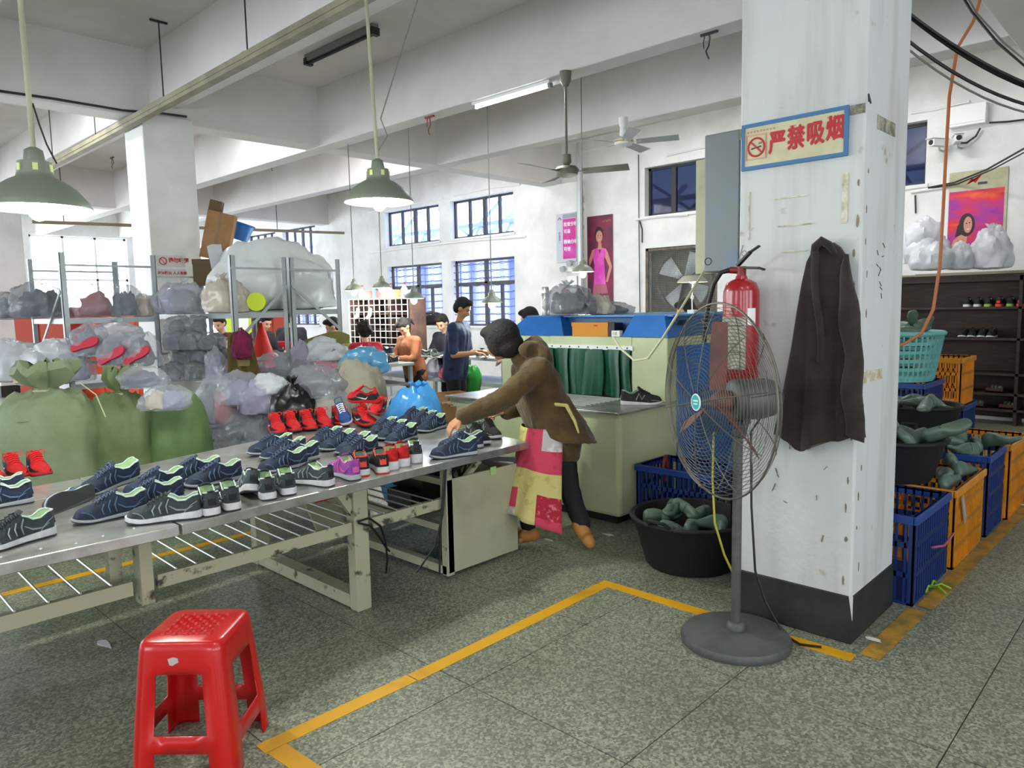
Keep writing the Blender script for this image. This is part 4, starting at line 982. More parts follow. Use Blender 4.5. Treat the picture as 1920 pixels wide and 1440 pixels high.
for k, (dx, dy, dz, rz, ry) in enumerate(((-.12, .26, .22, 5.6, -.1), (-.22, .1, .22, 5.2, .1), (-.1, .12, .25, .3, -.25), (.1, .16, .25, 3.4, -.2), (.02, -.05, .25, 1.2, -.3), (-.2, -.1, .22, .2, -.1), (.2, .0, .23, 3.2, -.2), (.05, -.22, .23, 2.4, -.2), (-.05, -.24, .22, .9, .1))):
    last((3.92+dx, 2.26+dy, dz), (rnd.uniform(-.5, .5), ry, rz), 'sage green last in the wide tub behind the fan', 'lasts in the tub by the fan', scale=.95)
crate(.42, .6, .45, 'crate_blue', 'dark blue plastic crate beside the cream machine behind the black tub', (4.58, 2.66, 0), 0, 3)
M('cable_red', '8a2a28', .6)
for k in range(3):
    tag(part('cable_coil', MB().tube([(4.5+.05*k+.03*math.cos(i*.5), 2.8+.03*k, .40+.085*math.sin(i*.5)) for i in range(14)], .011, 6), ['cable_red', 'cord_black', 'cable_red'][k], smooth=True), ['front', 'middle', 'back'][k]+' coil of dark red cable poking out of the blue crate', 'cable')
# right hand row
crate(.66, .5, .48, 'crate_blue', 'nearest dark blue plastic crate beside the right of the pillar', (4.41, 1.3, 0), 0, 3)
crate(.58, .5, .62, 'crate_blue', 'taller dark blue crate behind the nearest crate against the pillar', (4.42, 1.85, 0), 0, 4)
crate(.74, .5, .48, 'crate_orange', 'orange plastic crate next to the nearest blue crate', (5.17, 1.28, 0), 0, 4)
crate(.5, .5, .55, 'crate_blue', 'blue plastic crate between the two orange crates', (5.86, 1.27, 0), 0, 4)
crate(.62, .5, .55, 'crate_orange', 'orange plastic crate at the far end of the row', (6.46, 1.24, 0), 0, 4)
part_ = thing('cardboard_strip', 'grey strip of card stuck on the side of the near orange crate', 'strip', (4.93, 1.015, .2)); part('strip', MB().bar((-.03, 0, .22), (.06, 0, .06), .006, .04), 'shelf_grey', part_)
tag(part('pink_ribbon', MB().tube([(4.3, 1.02, .27), (4.45, 1.0, .245), (4.6, 1.005, .25), (4.74, 1.02, .24)], .007, 5), M('ribbon', 'a8506e', .6), smooth=True), 'pink ribbon tied across the nearest blue crate', 'ribbon')
tub((4.95, 1.42, .48), .3, .26, 'black rubber tub heaped with lasts on the front crates')
tub((6.0, 1.55, .56), .28, .26, 'smaller black tub of lasts further down the crate row')
GL = 'lasts in the right hand crates'
for k in range(11):
    a = k*2.4; r = .2 if k < 8 else .06; last((4.9+r*math.cos(a)-.05, 1.42+r*math.sin(a), .70+(.06 if k > 7 else 0)+.02*(k % 3)), (rnd.uniform(-1, 1), rnd.uniform(-.5, .2), rnd.uniform(0, 6.2)), 'dark green last in the tub on the front crates', GL, 'last_dark')
for k in range(7):
    a = k*2.1; last((5.95+.14*math.cos(a), 1.55+.14*math.sin(a), .78+.02*(k % 3)), (rnd.uniform(-1, 1), rnd.uniform(-.4, .2), rnd.uniform(0, 6.2)), 'dark green last in the smaller tub down the row', GL)
for k in range(5): last((5.75+.12*(k % 3), 1.12+.1*(k//3), .5+.02*k), (rnd.uniform(-1, 1), rnd.uniform(-.4, .1), rnd.uniform(0, 6.2)), 'dark green last in the middle blue crate', GL)
for k in range(4): last((5.05+.16*k-.1, 1.12+.05*(k % 2), .42+.02*k), (rnd.uniform(-.6, .6), rnd.uniform(-.2, .1), rnd.uniform(-.5, .5)), 'dark green last in the near orange crate', GL)
crate(.6, .5, .45, 'crate_blue', 'lower blue crate of the stack under the turquoise basket', (7.2, 2.0, 0), 0, 3); crate(.6, .5, .42, 'crate_blue', 'upper blue crate right under the turquoise basket', (7.2, 2.0, .452), 0, 3)
crate(.5, .45, .6, 'crate_blue', 'blue crate under the upended orange crate near the wooden rack', (7.95, 1.85, 0), 0, 4); crate(.5, .4, .44, 'crate_orange', 'orange crate stacked behind the turquoise basket', (7.95, 1.85, .602), 0, 3)
bk = thing('laundry_basket', 'turquoise slatted plastic basket heaped with grey lasts on crates', 'basket', (7.2, 2.0, .875))
def bring(r, z, n=40): return [(r*1.1*math.cos(2*PI*i/n), r*.9*math.sin(2*PI*i/n), z) for i in range(n)]
part('rim', MB().tube(bring(.34, .42), .02, 8, closed=True), 'basket_teal', bk, smooth=True); part('base', MB().lathe([(0, 0), (.26, 0), (.26, .02), (0, .02)], n=40, sx=1.1, sy=.9), 'basket_teal', bk)
for k in range(6): z = .02+.075*k; part('band', MB().lathe([(.262+.078*z/.42, z), (.262+.078*(z+.03)/.42, z+.03), (.254+.078*(z+.03)/.42, z+.03), (.254+.078*z/.42, z)], n=40, cap=False, sx=1.1, sy=.9), 'basket_teal', bk, smooth=True)
b = MB()
for k in range(40):
    a = 2*PI*k/40; c, s = math.cos(a), math.sin(a); b.bar((.262*1.1*c, .262*.9*s, .01), (.338*1.1*c, .338*.9*s, .41), .012, .008)
part('ribs', b, 'basket_teal', bk, kind='stuff')
for k in range(8):
    a = k*2.4; r = .16 if k < 6 else .04; last((7.15+r*math.cos(a)-.08, 2.0+r*math.sin(a), 1.2+.05*(k % 3)+(.06 if k > 5 else 0)), (rnd.uniform(-.8, .8), rnd.uniform(-.9, -.1), rnd.uniform(0, 6.2)), 'grey-green last in the turquoise basket', 'lasts in the turquoise basket', 'last_dark')
# ================================================================ WOODEN RACK ON THE RIGHT
RX, RY0, RY1 = 10.78, .6, 3.5
rk = thing('shoe_rack', 'tall dark wooden shoe rack against the white wall behind the crates', 'rack', (10.97, 2.05, 0), world=True)
for y in (RY0, 1.7, RY1): part('upright', MB().box(RX, y, 0, X1-.02, y+.035, 1.88), 'wood_dark', rk)
for z in (.2, .4, .65, 1.09, 1.48): part('shelf_board', MB().box(RX, RY0, z-.03, X1-.02, RY1, z), 'wood_dark', rk)
part('top_board', MB().box(RX-.03, RY0-.03, 1.86, X1-.02, RY1+.03, 1.885), 'wood_dark', rk); part('back_panel', MB().box(X1-.04, RY0, .05, X1-.02, RY1, 1.86), 'wood_dark', rk); part('header_board', MB().box(RX, RY0, 1.8, RX+.02, RY1, 1.86), 'wood_dark', rk)
for k in range(3): tag(part('cardboard_sheet', MB().box(RX-.05+.03*k, 1.3-.1*k, 1.886+.012*k, X1-.1, 3.4-.25*k, 1.896+.012*k), M('card_grey', '8d8672', .9) if k == 0 else 'card_grey'), ['lowest', 'middle', 'uppermost'][k]+' sheet of grey cardboard on top of the wooden rack', 'cardboard', 'cardboard on the rack')
lime_ = dict(KINDS['black']); KINDS['rackw'] = dict(lime_, lines=None, pipe='u_black', tab='u_black'); KINDS['rackg'] = dict(KINDS['rackw'], out='lime', sole='lime'); KINDS['rackr'] = dict(KINDS['rackw'], sole='orange_red', out='orange_red', tab='orange_red', lace='orange_red')
for k, (kd, y) in enumerate((('rackw', 2.3), ('rackw', 2.185), ('rackg', 2.07), ('rackr', 1.95), ('rackg', 1.835), ('rackr', 1.75-.02))):
    shoe_at(kd, Vector((10.8, y, 1.481)), R(0), ['leftmost black sneaker with white heel on the wooden rack', 'second black sneaker with white heel on the wooden rack', 'black sneaker with lime sole beside the white-heeled pair on the rack', 'black sneaker with red collar and sole in mid row on the rack', 'black sneaker with lime sole between the two red-soled ones', 'black sneaker with red sole at the right end of the rack row'][k], 'sneakers on the wooden rack')
for k, y in enumerate((2.33, 2.23, 2.12, 2.02)): shoe_at('rackw', Vector((11.06, y, 1.091)), R(180), O[k]+' dark sneaker from the left on the second shelf of the wooden rack', 'sneakers on the wooden rack')
for k, (y, z) in enumerate(((2.15, .201), (1.95, .401), (1.8, .201), (2.3, .401))):
    t = thing('last_tray', ['low tray of lasts on the bottom shelf, left', 'red tray of lasts on the lower middle shelf, right', 'low tray of lasts on the bottom shelf, right', 'red tray of lasts on the lower middle shelf, left'][k], 'tray', (10.95, y, z), group='trays in the wooden rack')
    part('tray', MB().box(-.14, -.09, 0, .14, .09, .02).box(-.14, -.09, 0, -.13, .09, .06), 'wood_red', t)
    for j in range(3): part('insert', MB().ball((-.04+.06*j, -.05+.05*j, .05), (.06, .03, .035), 10, 6), 'last_dark', t, smooth=True)
name_lasts()
# ================================================================ PEOPLE
M('skin', 'c08a64', .55, col2='b57e5a', scale=9); M('skin_pale', 'd3a488', .55); M('hair_black', '0d0909', .8, col2='1a1210', scale=30, bump=.5, bscale=60)
M('jkt_brown', '57421f', .95, col2='453317', scale=6, bump=.3, bscale=60, sheen=.2); M('trouser_black', '111114', .85, bump=.15, bscale=20); M('shirt_navy', '22305a', .8, col2='1a2546', scale=8); M('slipper', 'b0793c', .8)
M('vest_red', 'b81a30', .8); M('sleeve_white', 'd9d4d2', .8); M('shirt_orange', '94583a', .8); M('shirt_dark', '23242e', .85); M('shirt_olive', '5f6430', .85); M('shirt_maroon', '571c2b', .85); M('eye_dark', '140d0b', .3); M('lip', '8e4a42', .5)
def V3(*a): return Vector(a)
def folds(o, amp=.006, sc=9, seed=0):
    """cloth folds pushed into a garment's mesh along its normals"""
    me = o.data; off = Vector((seed*3.1, seed*1.7, seed)); N = [v.normal.copy() for v in me.vertices]
    for v, n in zip(me.vertices, N):
        p = v.co+off; q = Vector((p.x*sc, p.y*sc, p.z*sc*.55))
        r = 1-abs(noise.noise(q))*2.2; t = 1-abs(noise.noise(q*2.1+Vector((3, 1, 2))))*2.2
        v.co += n*(amp*(r*.8+t*.35-.6))
    me.update(); return o
def hand(mb, w_, d, n_, sp=1.0, curl=(.45, .95)):
    """palm and five fingers from wrist w_, along d, palm looking along n_"""
    d = d.normalized(); n_ = (n_-d*n_.dot(d)).normalized(); a = d.cross(n_).normalized()*sp
    for i in range(4): mb.cap(w_+a*((i-1.5)*.011), w_+d*.085+a*((i-1.5)*.0195), .017, .0115, 8)
    for i, L_ in enumerate((.068, .078, .073, .056)):
        p = w_+d*.085+a*((i-1.5)*.0195); d1 = (d*math.cos(curl[0])+n_*math.sin(curl[0])).normalized(); d2 = (d*math.cos(curl[1])+n_*math.sin(curl[1])).normalized()
        q = p+d1*L_*.52; mb.cap(p, q, .0095, .0088, 8); mb.cap(q, q+d2*L_*.48, .0088, .0072, 8)
    p = w_+d*.025+a*-.024; q = p+(d*.7-a*.55+n_*.35).normalized()*.042; mb.cap(p, q, .013, .0105, 8); mb.cap(q, q+(d*.9-a*.1+n_*.4).normalized()*.03, .0105, .008, 8)
def head_mb(mb, c, fwd, up, s=1.0):
    """skull, jaw, nose and ears round head centre c"""
    fwd = fwd.normalized(); up = (up-fwd*up.dot(fwd)).normalized(); side = up.cross(fwd)
    T = Matrix((fwd, side, up)).transposed().to_4x4(); T.translation = c; k = len(mb.v)
    mb.ball((-.008, 0, .02), (.098, .078, .1), 18, 14); mb.ball((.022, 0, -.045), (.068, .06, .07), 14, 10)
    mb.ball((.062, 0, -.085), (.026, .028, .022), 10, 6)
    mb.cap((.085, 0, .005), (.105, 0, -.03), .011, .015, 8); mb.ball((.078, 0, .03), (.02, .055, .012), 10, 6)
    mb.ball((.09, 0, -.056), (.012, .026, .009), 8, 6)
    for sg in (1, -1): mb.ball((-.005, sg*.078, -.01), (.022, .01, .033), 8, 6); mb.ball((.06, sg*.036, -.03), (.03, .026, .026), 8, 6)
    for i in range(k, len(mb.v)): mb.v[i] = T @ (mb.v[i]*s)
    return T
def face_bits(root, T, s=1.0):
    for sg in (1, -1):
        part('eye', MB().ball((.083, sg*.031, .002), (.009, .013, .006), 8, 6).xf(T @ Matrix.Scale(s, 4)), 'eye_dark', root, smooth=True)
        part('eyebrow', MB().tube([(.089, sg*.016, .02), (.087, sg*.032, .025), (.078, sg*.046, .02)], .0035, 5).xf(T @ Matrix.Scale(s, 4)), 'hair_black', root, smooth=True)
    part('mouth', MB().tube([(.087, -.022, -.056), (.098, 0, -.055), (.087, .022, -.056)], [.002, .005, .002], 6).xf(T @ Matrix.Scale(s, 4)), 'lip', root, smooth=True)
def body_mb(J, T=None, fingers=True):
    mb = MB()
    mb.chain([J['pelvis'], (J['pelvis']+J['chest'])/2, J['chest']], [.115, .105, .12]); mb.cap(J['lsh'], J['rsh'], .062, .062); mb.cap(J['lhip'], J['rhip'], .1, .1)
    for s in 'lr':
        side = (J[s+'sh']-J['chest']); mb.cap(J['chest']+side*.45, J['pelvis']+side*.3, .105, .1)
        mb.chain([J[s+'sh'], J[s+'el'], J[s+'wr']], [.05, .04, .027])
        mb.chain([J[s+'hip'], J[s+'kn'], J[s+'an']], [.088, .055, .038]); 
        if s+'toe' in J: mb.cap(J[s+'an']-V3(0, 0, .02), J[s+'toe'], .036, .026)
        d = J.get(s+'hd', (J[s+'wr']-J[s+'el'])); hand(mb, Vector(J[s+'wr']), Vector(d), J.get(s+'pn', V3(0, 0, -1)), 1 if s == 'r' else -1)
    mb.cap(J['chest']+(J['neck']-J['chest'])*.5, J['neck'], .055, .05); mb.cap(J['neck'], J['head']-(J['head']-J['neck'])*.35, .05, .048)
    return mb
def torso_cloth(J, g=.022, sleeve='full', hem=.12, sl=(.066, .056, .045)):
    mb = MB(); dn = (J['pelvis']-J['chest']).normalized()
    for s in 'lr':
        side = J[s+'sh']-J['chest']; side = side-dn*side.dot(dn)
        mb.chain([J['chest']+side*.5, (J['chest']+J['pelvis'])/2+side*.4, J['pelvis']+side*.38, J['pelvis']+side*.42+dn*hem], [.12+g*.6, .11+g, .115+g, .11+g])
        mb.cap(J[s+'sh'], J['chest']+side*.3, .062+g*.6, .1+g*.6)
        e = J[s+'el']; w_ = J[s+'wr']
        if sleeve == 'full': mb.chain([J[s+'sh'], e, w_-(w_-e)*.08], sl)
        elif sleeve == 'half': mb.chain([J[s+'sh'], J[s+'sh'].lerp(e, .85)], [sl[0], sl[1]+.006])
        else: mb.cap(J[s+'sh'], J[s+'sh'].lerp(e, .15), sl[0], sl[1]+.004)
    mb.chain([J['pelvis'], J['chest']], [.12+g, .12+g]); mb.cap(J['lsh'], J['rsh'], .07+g*.4, .07+g*.4)
    mb.cap(J['chest'], J['neck']-(J['neck']-J['chest'])*.25, .1, .066)
    return mb
def legs_cloth(J, r=(.108, .074, .062), cut=.04):
    mb = MB(); mb.cap(J['lhip'], J['rhip'], .118, .118); mb.cap(J['pelvis'], (J['lhip']+J['rhip'])/2, .125, .11)
    for s in 'lr': mb.chain([J[s+'hip'], J[s+'kn'], J[s+'an'].lerp(J[s+'kn'], cut)], r)
    return mb
def hair_mb(mb, style='short', s=1.0):
    mb.ball((-.022, 0, .035), (.1, .088, .1), 18, 12); mb.ball((-.05, 0, -.01), (.07, .08, .085), 16, 10); mb.ball((.045, 0, .098), (.058, .072, .034), 14, 8)
    if style == 'bob':
        mb.ball((-.03, 0, .03), (.125, .108, .112), 18, 12); mb.ball((-.045, 0, -.05), (.1, .104, .085), 16, 10)
        for sg in (1, -1): mb.ball((.02, sg*.08, -.01), (.05, .024, .075), 10, 8)
    if style == 'long': mb.ball((-.07, 0, -.08), (.06, .075, .11), 14, 10)
    if style == 'tail': mb.chain([V3(-.11, 0, .02), V3(-.15, 0, -.06), V3(-.13, 0, -.16)], [.03, .032, .012])
    if style == 'curly':
        rr = random.Random(5)
        for k in range(60):
            a = rr.uniform(0, 2*PI); e = rr.uniform(-.5, 1.4); mb.ball((-.03+.11*math.cos(a)*math.cos(e)*.95, .1*math.sin(a)*math.cos(e), .02+.11*math.sin(e)), .03, 6, 4)
    return mb
def stand_joints(H=1.66, lean=0, sit=False):
    k = H/1.66; P = V3(0, 0, .5 if sit else .9*k); L_ = .52*k; d = V3(math.sin(lean), 0, math.cos(lean)); Cc = P+d*.36*k; Nk = P+d*.52*k
    J = dict(pelvis=P, chest=Cc, neck=Nk, lsh=Cc+d*.08+V3(0, .165*k, 0), rsh=Cc+d*.08+V3(0, -.165*k, 0), lhip=P+V3(0, .085, -.04), rhip=P+V3(0, -.085, -.04), head=Nk+d*.16*k+V3(.03, 0, .0))
    for s, y in (('l', 1), ('r', -1)):
        if sit: J[s+'kn'] = P+V3(.4, .1*y, -.02); J[s+'an'] = V3(.42, .1*y, .08); J[s+'toe'] = V3(.56, .11*y, .03)
        else: J[s+'kn'] = V3(.01, .09*y, .48*k); J[s+'an'] = V3(-.02, .1*y, .08); J[s+'toe'] = V3(.13, .12*y, .03)
    return J
def person(label, loc, rz, J, skin, top, bottom, hair, style='short', sleeve='full', tilt=.5, yawh=0, face=True, vox=.013, shoes='black', extra=None, scale=1.0):
    r = thing('person', label, 'person', loc, rz, 'workers in the hall', scale=scale)
    fwd = V3(math.cos(yawh)*math.cos(tilt), math.sin(yawh)*math.cos(tilt), -math.sin(tilt)); up = V3(math.sin(tilt)*math.cos(yawh), math.sin(tilt)*math.sin(yawh), math.cos(tilt))
    mb = body_mb(J); T = head_mb(mb, J['head'], fwd, up); b = rpart('body', mb, vox*.75, skin, r, 3, .4)
    folds(rpart('top', torso_cloth(J, sleeve=sleeve), vox, top, r, 5), .008, 9); folds(rpart('trousers', legs_cloth(J), vox*1.3, bottom, r, 5), .007, 9)
    rpart('hair', hair_mb(MB(), style).xf(T), vox*.8, hair, r, 3)
    if face: face_bits(b, T)
    for s in 'lr': part('shoe', MB().chain([J[s+'an']-V3(.03, 0, .03), J[s+'toe']], [.05, .036]), shoes, r, smooth=True)
    return r
# ---- the woman reaching over the bench (room coordinates)
wl = at_z(1020, 1015, 0); wl.z = 0
D = at_d
J = dict(head=D(938, 640, 4.85), neck=D(978, 672, 4.86), chest=D(1005, 722, 4.86), pelvis=D(1036, 812, 4.85), lsh=D(1012, 694, 4.68), rsh=D(978, 694, 5.0),
         lel=D(938, 752, 4.58), lwr=D(866, 782, 4.55), rel=D(985, 760, 5.1), rwr=D(948, 772, 4.98), lhip=D(1050, 826, 4.76), rhip=D(1022, 822, 4.93),
         lkn=D(1066, 915, 4.72), lan=D(1092, 985, 4.66), rkn=D(996, 905, 4.86), ran=D(990, 985, 4.93), ltoe=D(1104, 1016, 4.6), rtoe=D(975, 1012, 4.9))
J['lhd'] = D(838, 806, 4.53)-J['lwr']; J['rhd'] = D(930, 776, 4.95)-J['rwr']
J['lpn'] = V3(.1, .2, -1)
wo = thing('person', 'woman in brown jacket and patchwork apron bending over the bench of shoes', 'person', wl, group='workers in the hall', world=True)
mb = body_mb(J); fw = (D(880, 668, 4.95)-J['head']).normalized(); T = head_mb(mb, J['head'], fw, V3(-.35, .3, 1), 1.02); bd = rpart('body', mb, .0075, 'skin', wo, 3, .35)
face_bits(bd, T)
mb = torso_cloth(J, .035, 'full', .1, (.082, .072, .056))
mb.chain([J['neck']+V3(0, 0, .0), D(1000, 650, 4.86), D(1018, 672, 4.8)], [.075, .075, .08]); mb.chain([D(985, 655, 4.75), D(1012, 655, 4.84), D(992, 652, 4.98)], [.05, .06, .05])
sk = []
for q in range(9):
    u = q/8; c = D(1018, 742, 4.83).lerp(D(1061, 822, 4.8), u); rr_ = .165+.045*u
    sk.append([c+V3(math.cos(a*PI/12), math.sin(a*PI/12), 0)*rr_*(1+.05*u*math.sin(a*PI/2.4+1))+V3(0, 0, -.03*u*math.sin(a*PI/8)) for a in range(24)])
mb.loft(sk)
folds(rpart('jacket', mb, .010, 'jkt_brown', wo, 7), .013, 7, 2)
folds(rpart('trousers', legs_cloth(J, (.1, .07, .056), .02), .012, 'trouser_black', wo, 6), .008, 10)
hm = hair_mb(MB(), 'bob'); hm.xf(T); rpart('hair', hm, .009, 'hair_black', wo, 4)
for s, pts, rs in (('l', [D(1086, 985, 4.66), D(1098, 1005, 4.62), D(1106, 1018, 4.6)], [.05, .046, .036]), ('r', [D(1000, 1002, 4.92), D(978, 1006, 4.92), D(965, 1010, 4.94)], [.046, .044, .034])):
    part('slipper', MB().chain(pts, rs), 'slipper', wo, smooth=True, label='tan slipper')
# apron: patchwork sheet wrapped round the front of hips and legs
for n, c in (('apron_pink', 'c8405a'), ('apron_cream', 'cbc079'), ('apron_red', 'a81f34'), ('apron_grey', 'b9b3b3')): M(n, c, .9, col2={'apron_red': 'd26a78', 'apron_cream': 'b9ab62', 'apron_pink': 'b8324e', 'apron_grey': 'd8d2d2'}[n], scale=34 if n == 'apron_red' else 12, lo=.55, hi=.62, bump=.2, bscale=20)
fa = math.atan2((J['lel']-J['lsh']).y, (J['lel']-J['lsh']).x)
b = MB(); rows = 22; cols = 30; Vt = []; Ft = []; mi = []
tp = J['pelvis']+V3(0, 0, .06); bt = (J['rkn']+J['lkn'])/2; bt = V3(bt.x-.03, bt.y+.0, .24)
rr = random.Random(8); patch = {}
for i in range(rows+1):
    u = i/rows; c = tp.lerp(bt, u); r = .21+.075*u
    for j in range(cols+1):
        v = j/cols; a = fa-R(125)+R(205)*v
        k = r*(1+.06*math.sin(a*7+u*3)*u+.03*math.sin(a*13+2)*u); z = c.z-.05*u*math.sin(v*PI*2.3)
        Vt.append((c.x+k*math.cos(a), c.y+k*math.sin(a), z))
for i in range(rows):
    for j in range(cols):
        Ft.append((i*(cols+1)+j, (i+1)*(cols+1)+j, (i+1)*(cols+1)+j+1, i*(cols+1)+j+1)); key = (i//5, j//5)
        if key not in patch: patch[key] = rr.choice([0, 1, 2, 1, 0, 3] if (i//5+j//5) % 2 else [2, 0, 1, 1])
        mi.append(patch[key])
b.v = [Vector(q) for q in Vt]; b.f = Ft; b.mi = mi
o = part('apron', b, ['apron_pink', 'apron_cream', 'apron_red', 'apron_grey'], wo, smooth=True, label='pink, red and cream patchwork apron'); md = o.modifiers.new('thick', 'SOLIDIFY'); md.thickness = .004
part('apron_tie', MB().tube([D(1040, 758, 4.66), D(1062, 760, 4.64), D(1078, 790, 4.62), D(1085, 812, 4.62)], [.012, .014, .01, .006], 6), 'apron_cream', o if False else wo, smooth=True)
part('apron_tie', MB().tube([tp+V3(.215*math.cos(fa+R(78)+R(110)*q/8), .215*math.sin(fa+R(78)+R(110)*q/8), .01) for q in range(9)], .012, 6), 'apron_pink', wo, smooth=True)
# ---- the man standing at the far bench
Jm = stand_joints(1.68, .12); rot = math.atan2(-.72-.25, .69-.25)
for s, y in (('l', 1), ('r', -1)): Jm[s+'el'] = V3(.08, .23*y, 1.04); Jm[s+'wr'] = V3(.32, .13*y, 1.06); Jm[s+'hd'] = V3(1, -.2*y, -.1)
mp = at_d(852, 600, 8.9); mp.z = 0
person('man in dark blue short-sleeved shirt standing at the far bench, looking down', mp, rot, Jm, 'skin', 'shirt_navy', 'trouser_black', 'hair_black', 'short', 'half', .55, .15, True, .011)
# ---- seated and standing workers, mostly hidden
def worker(px, py, d, rz, label, top, style='short', sleeve='full', tilt=.6, face=True, H=1.55, lean=.25, skin='skin_pale', hair='hair_black'):
    """px,py: where the head centre shows"""
    h = at_d(px, py, d); Jw = stand_joints(H, lean)
    for s, y in (('l', 1), ('r', -1)): Jw[s+'el'] = Jw[s+'sh']+V3(.1, .06*y, -.25); Jw[s+'wr'] = Jw[s+'el']+V3(.22, -.07*y, .02); Jw[s+'hd'] = V3(1, -.3*y, -.2)
    sc = h.z/Jw['head'].z
    hx = Jw['head'].x*sc; loc = V3(h.x-hx*math.cos(rz), h.y-hx*math.sin(rz), 0)
    return person(label, loc, rz, Jw, skin, top, 'trouser_black', hair, style, sleeve, tilt, 0, face, .016, scale=sc)
VA = R(43.8)
worker(683, 622, 9.0, VA+R(20), 'worker with curly dark hair in red vest with white sleeves, seen from behind', 'vest_red', 'curly', 'none', .2, False)
worker(757, 612, 9.9, VA+R(140), 'worker in orange top bent low over the bench, hair tied back', 'shirt_orange', 'tail', 'full', .9)
worker(829, 605, 10.3, VA+R(150), 'worker in dark top partly hidden behind the man in blue', 'shirt_dark', 'short', 'full', .6)
worker(993, 598, 8.0, VA+R(60), 'worker in maroon whose head shows above the machine beside the thermos', 'shirt_maroon', 'short', 'full', .4, False)
worker(1286, 582, 8.2, VA+R(40), 'worker with black hair showing behind the machine below the mesh window', 'shirt_dark', 'long', 'full', .5, False)
worker(411, 606, 10.5, VA+R(170), 'worker with black hair behind the shelf, above the silver tin', 'shirt_maroon', 'short', 'full', .5)
worker(497, 604, 10.8, VA+R(-120), 'worker with long dark hair seen between the rack posts beside the red cone', 'shirt_dark', 'long', 'full', .5)
worker(546, 597, 11.5, VA+R(10), 'worker in black jacket beyond the red boxes, seen from behind', 'shirt_dark', 'short', 'full', .3, False)
worker(624, 612, 9.6, VA+R(100), 'worker in olive top at the right rack post', 'shirt_olive', 'short', 'full', .5)
# ================================================================ RACKS, SACKS AND BAGS
def rack(label, x0, x1, y0, y1, levels, top, braces=True, dep='y'):
    t = thing('storage_rack', label, 'rack', ((x0+x1)/2, (y0+y1)/2, 0), group='grey slotted-angle racks', world=True)
    for x in (x0, x1):
        for y in (y0, y1):
            sx = 1 if x == x0 else -1; sy = 1 if y == y0 else -1
            part('post', MB().box(min(x, x+sx*.05), min(y, y+sy*.006), 0, max(x, x+sx*.05), max(y, y+sy*.006), top).box(min(x, x+sx*.006), min(y, y+sy*.05), 0, max(x, x+sx*.006), max(y, y+sy*.05), top), 'shelf_grey', t)
    for z in levels:
        s = part('shelf', MB().box(x0+.0125, y0+.0125, z-.012, x1-.0125, y1-.0125, z), 'shelf_grey', t)
        part('shelf_lip', MB().box(x0+.007, y0+.02, z-.05, x0+.012, y1-.02, z+.002).box(x1-.012, y0+.02, z-.05, x1-.007, y1-.02, z+.002).box(x0+.013, y0+.007, z-.05, x1-.013, y0+.012, z+.002).box(x0+.013, y1-.012, z-.05, x1-.013, y1-.007, z+.002), 'shelf_grey', s)
    for y in (y0, y1):
        part('end_bar', MB().bar((x0, y, top-.12), (x1, y, top-.12), .012, .02), 'shelf_grey', t); part('end_bar', MB().bar((x0, y, 1.14), (x1, y, 1.14), .02, .03), 'shelf_grey', t)
    return t
film('film_lilac', 'b3afc8', .5); film('film_cream', 'cfc5b8', .75); film('film_blue', '4a9be0', .95, .25, 6); film('film_blue2', '5590b8', .95, .25, 6); crinkle(M('bag_beige', '938d7c', .6), 4, .6); crinkle(M('bag_black', '0c0c0e', .3), 7, .6); film('film_big', 'd3d6d5', 1, .25, 4.5, 1)
crinkle(M('woven_green', '74825a', .75, col2='66744d', scale=5), 3, .7, .04); crinkle(M('woven_pale', '838f6e', .75, col2='727e5c', scale=3), 2.6, .7, .05); crinkle(M('woven_bright', '61794a', .7, col2='53693e', scale=4), 4, .7); M('olive_cloth', '6f6a2c', .9, bump=.4, bscale=14); M('coat_olive', '584b23', .95, bump=.3, bscale=20); M('magenta', '7c1240', .9, col2='4a0d3a', scale=6, bump=.5, bscale=40); M('pink_hot', 'f0356e', .6)
M('c_dark', '3a4350', .8); M('c_grey', '7c8088', .8); M('c_red', 'b04238', .7); M('c_pink', 'e0637f', .7); M('c_lilac', '8a86a8', .8); M('c_cream', 'c9b79c', .8); M('c_navy', '2c3450', .8); M('c_stripe', '4d5c64', .7)
RZV = YAW-PI/2
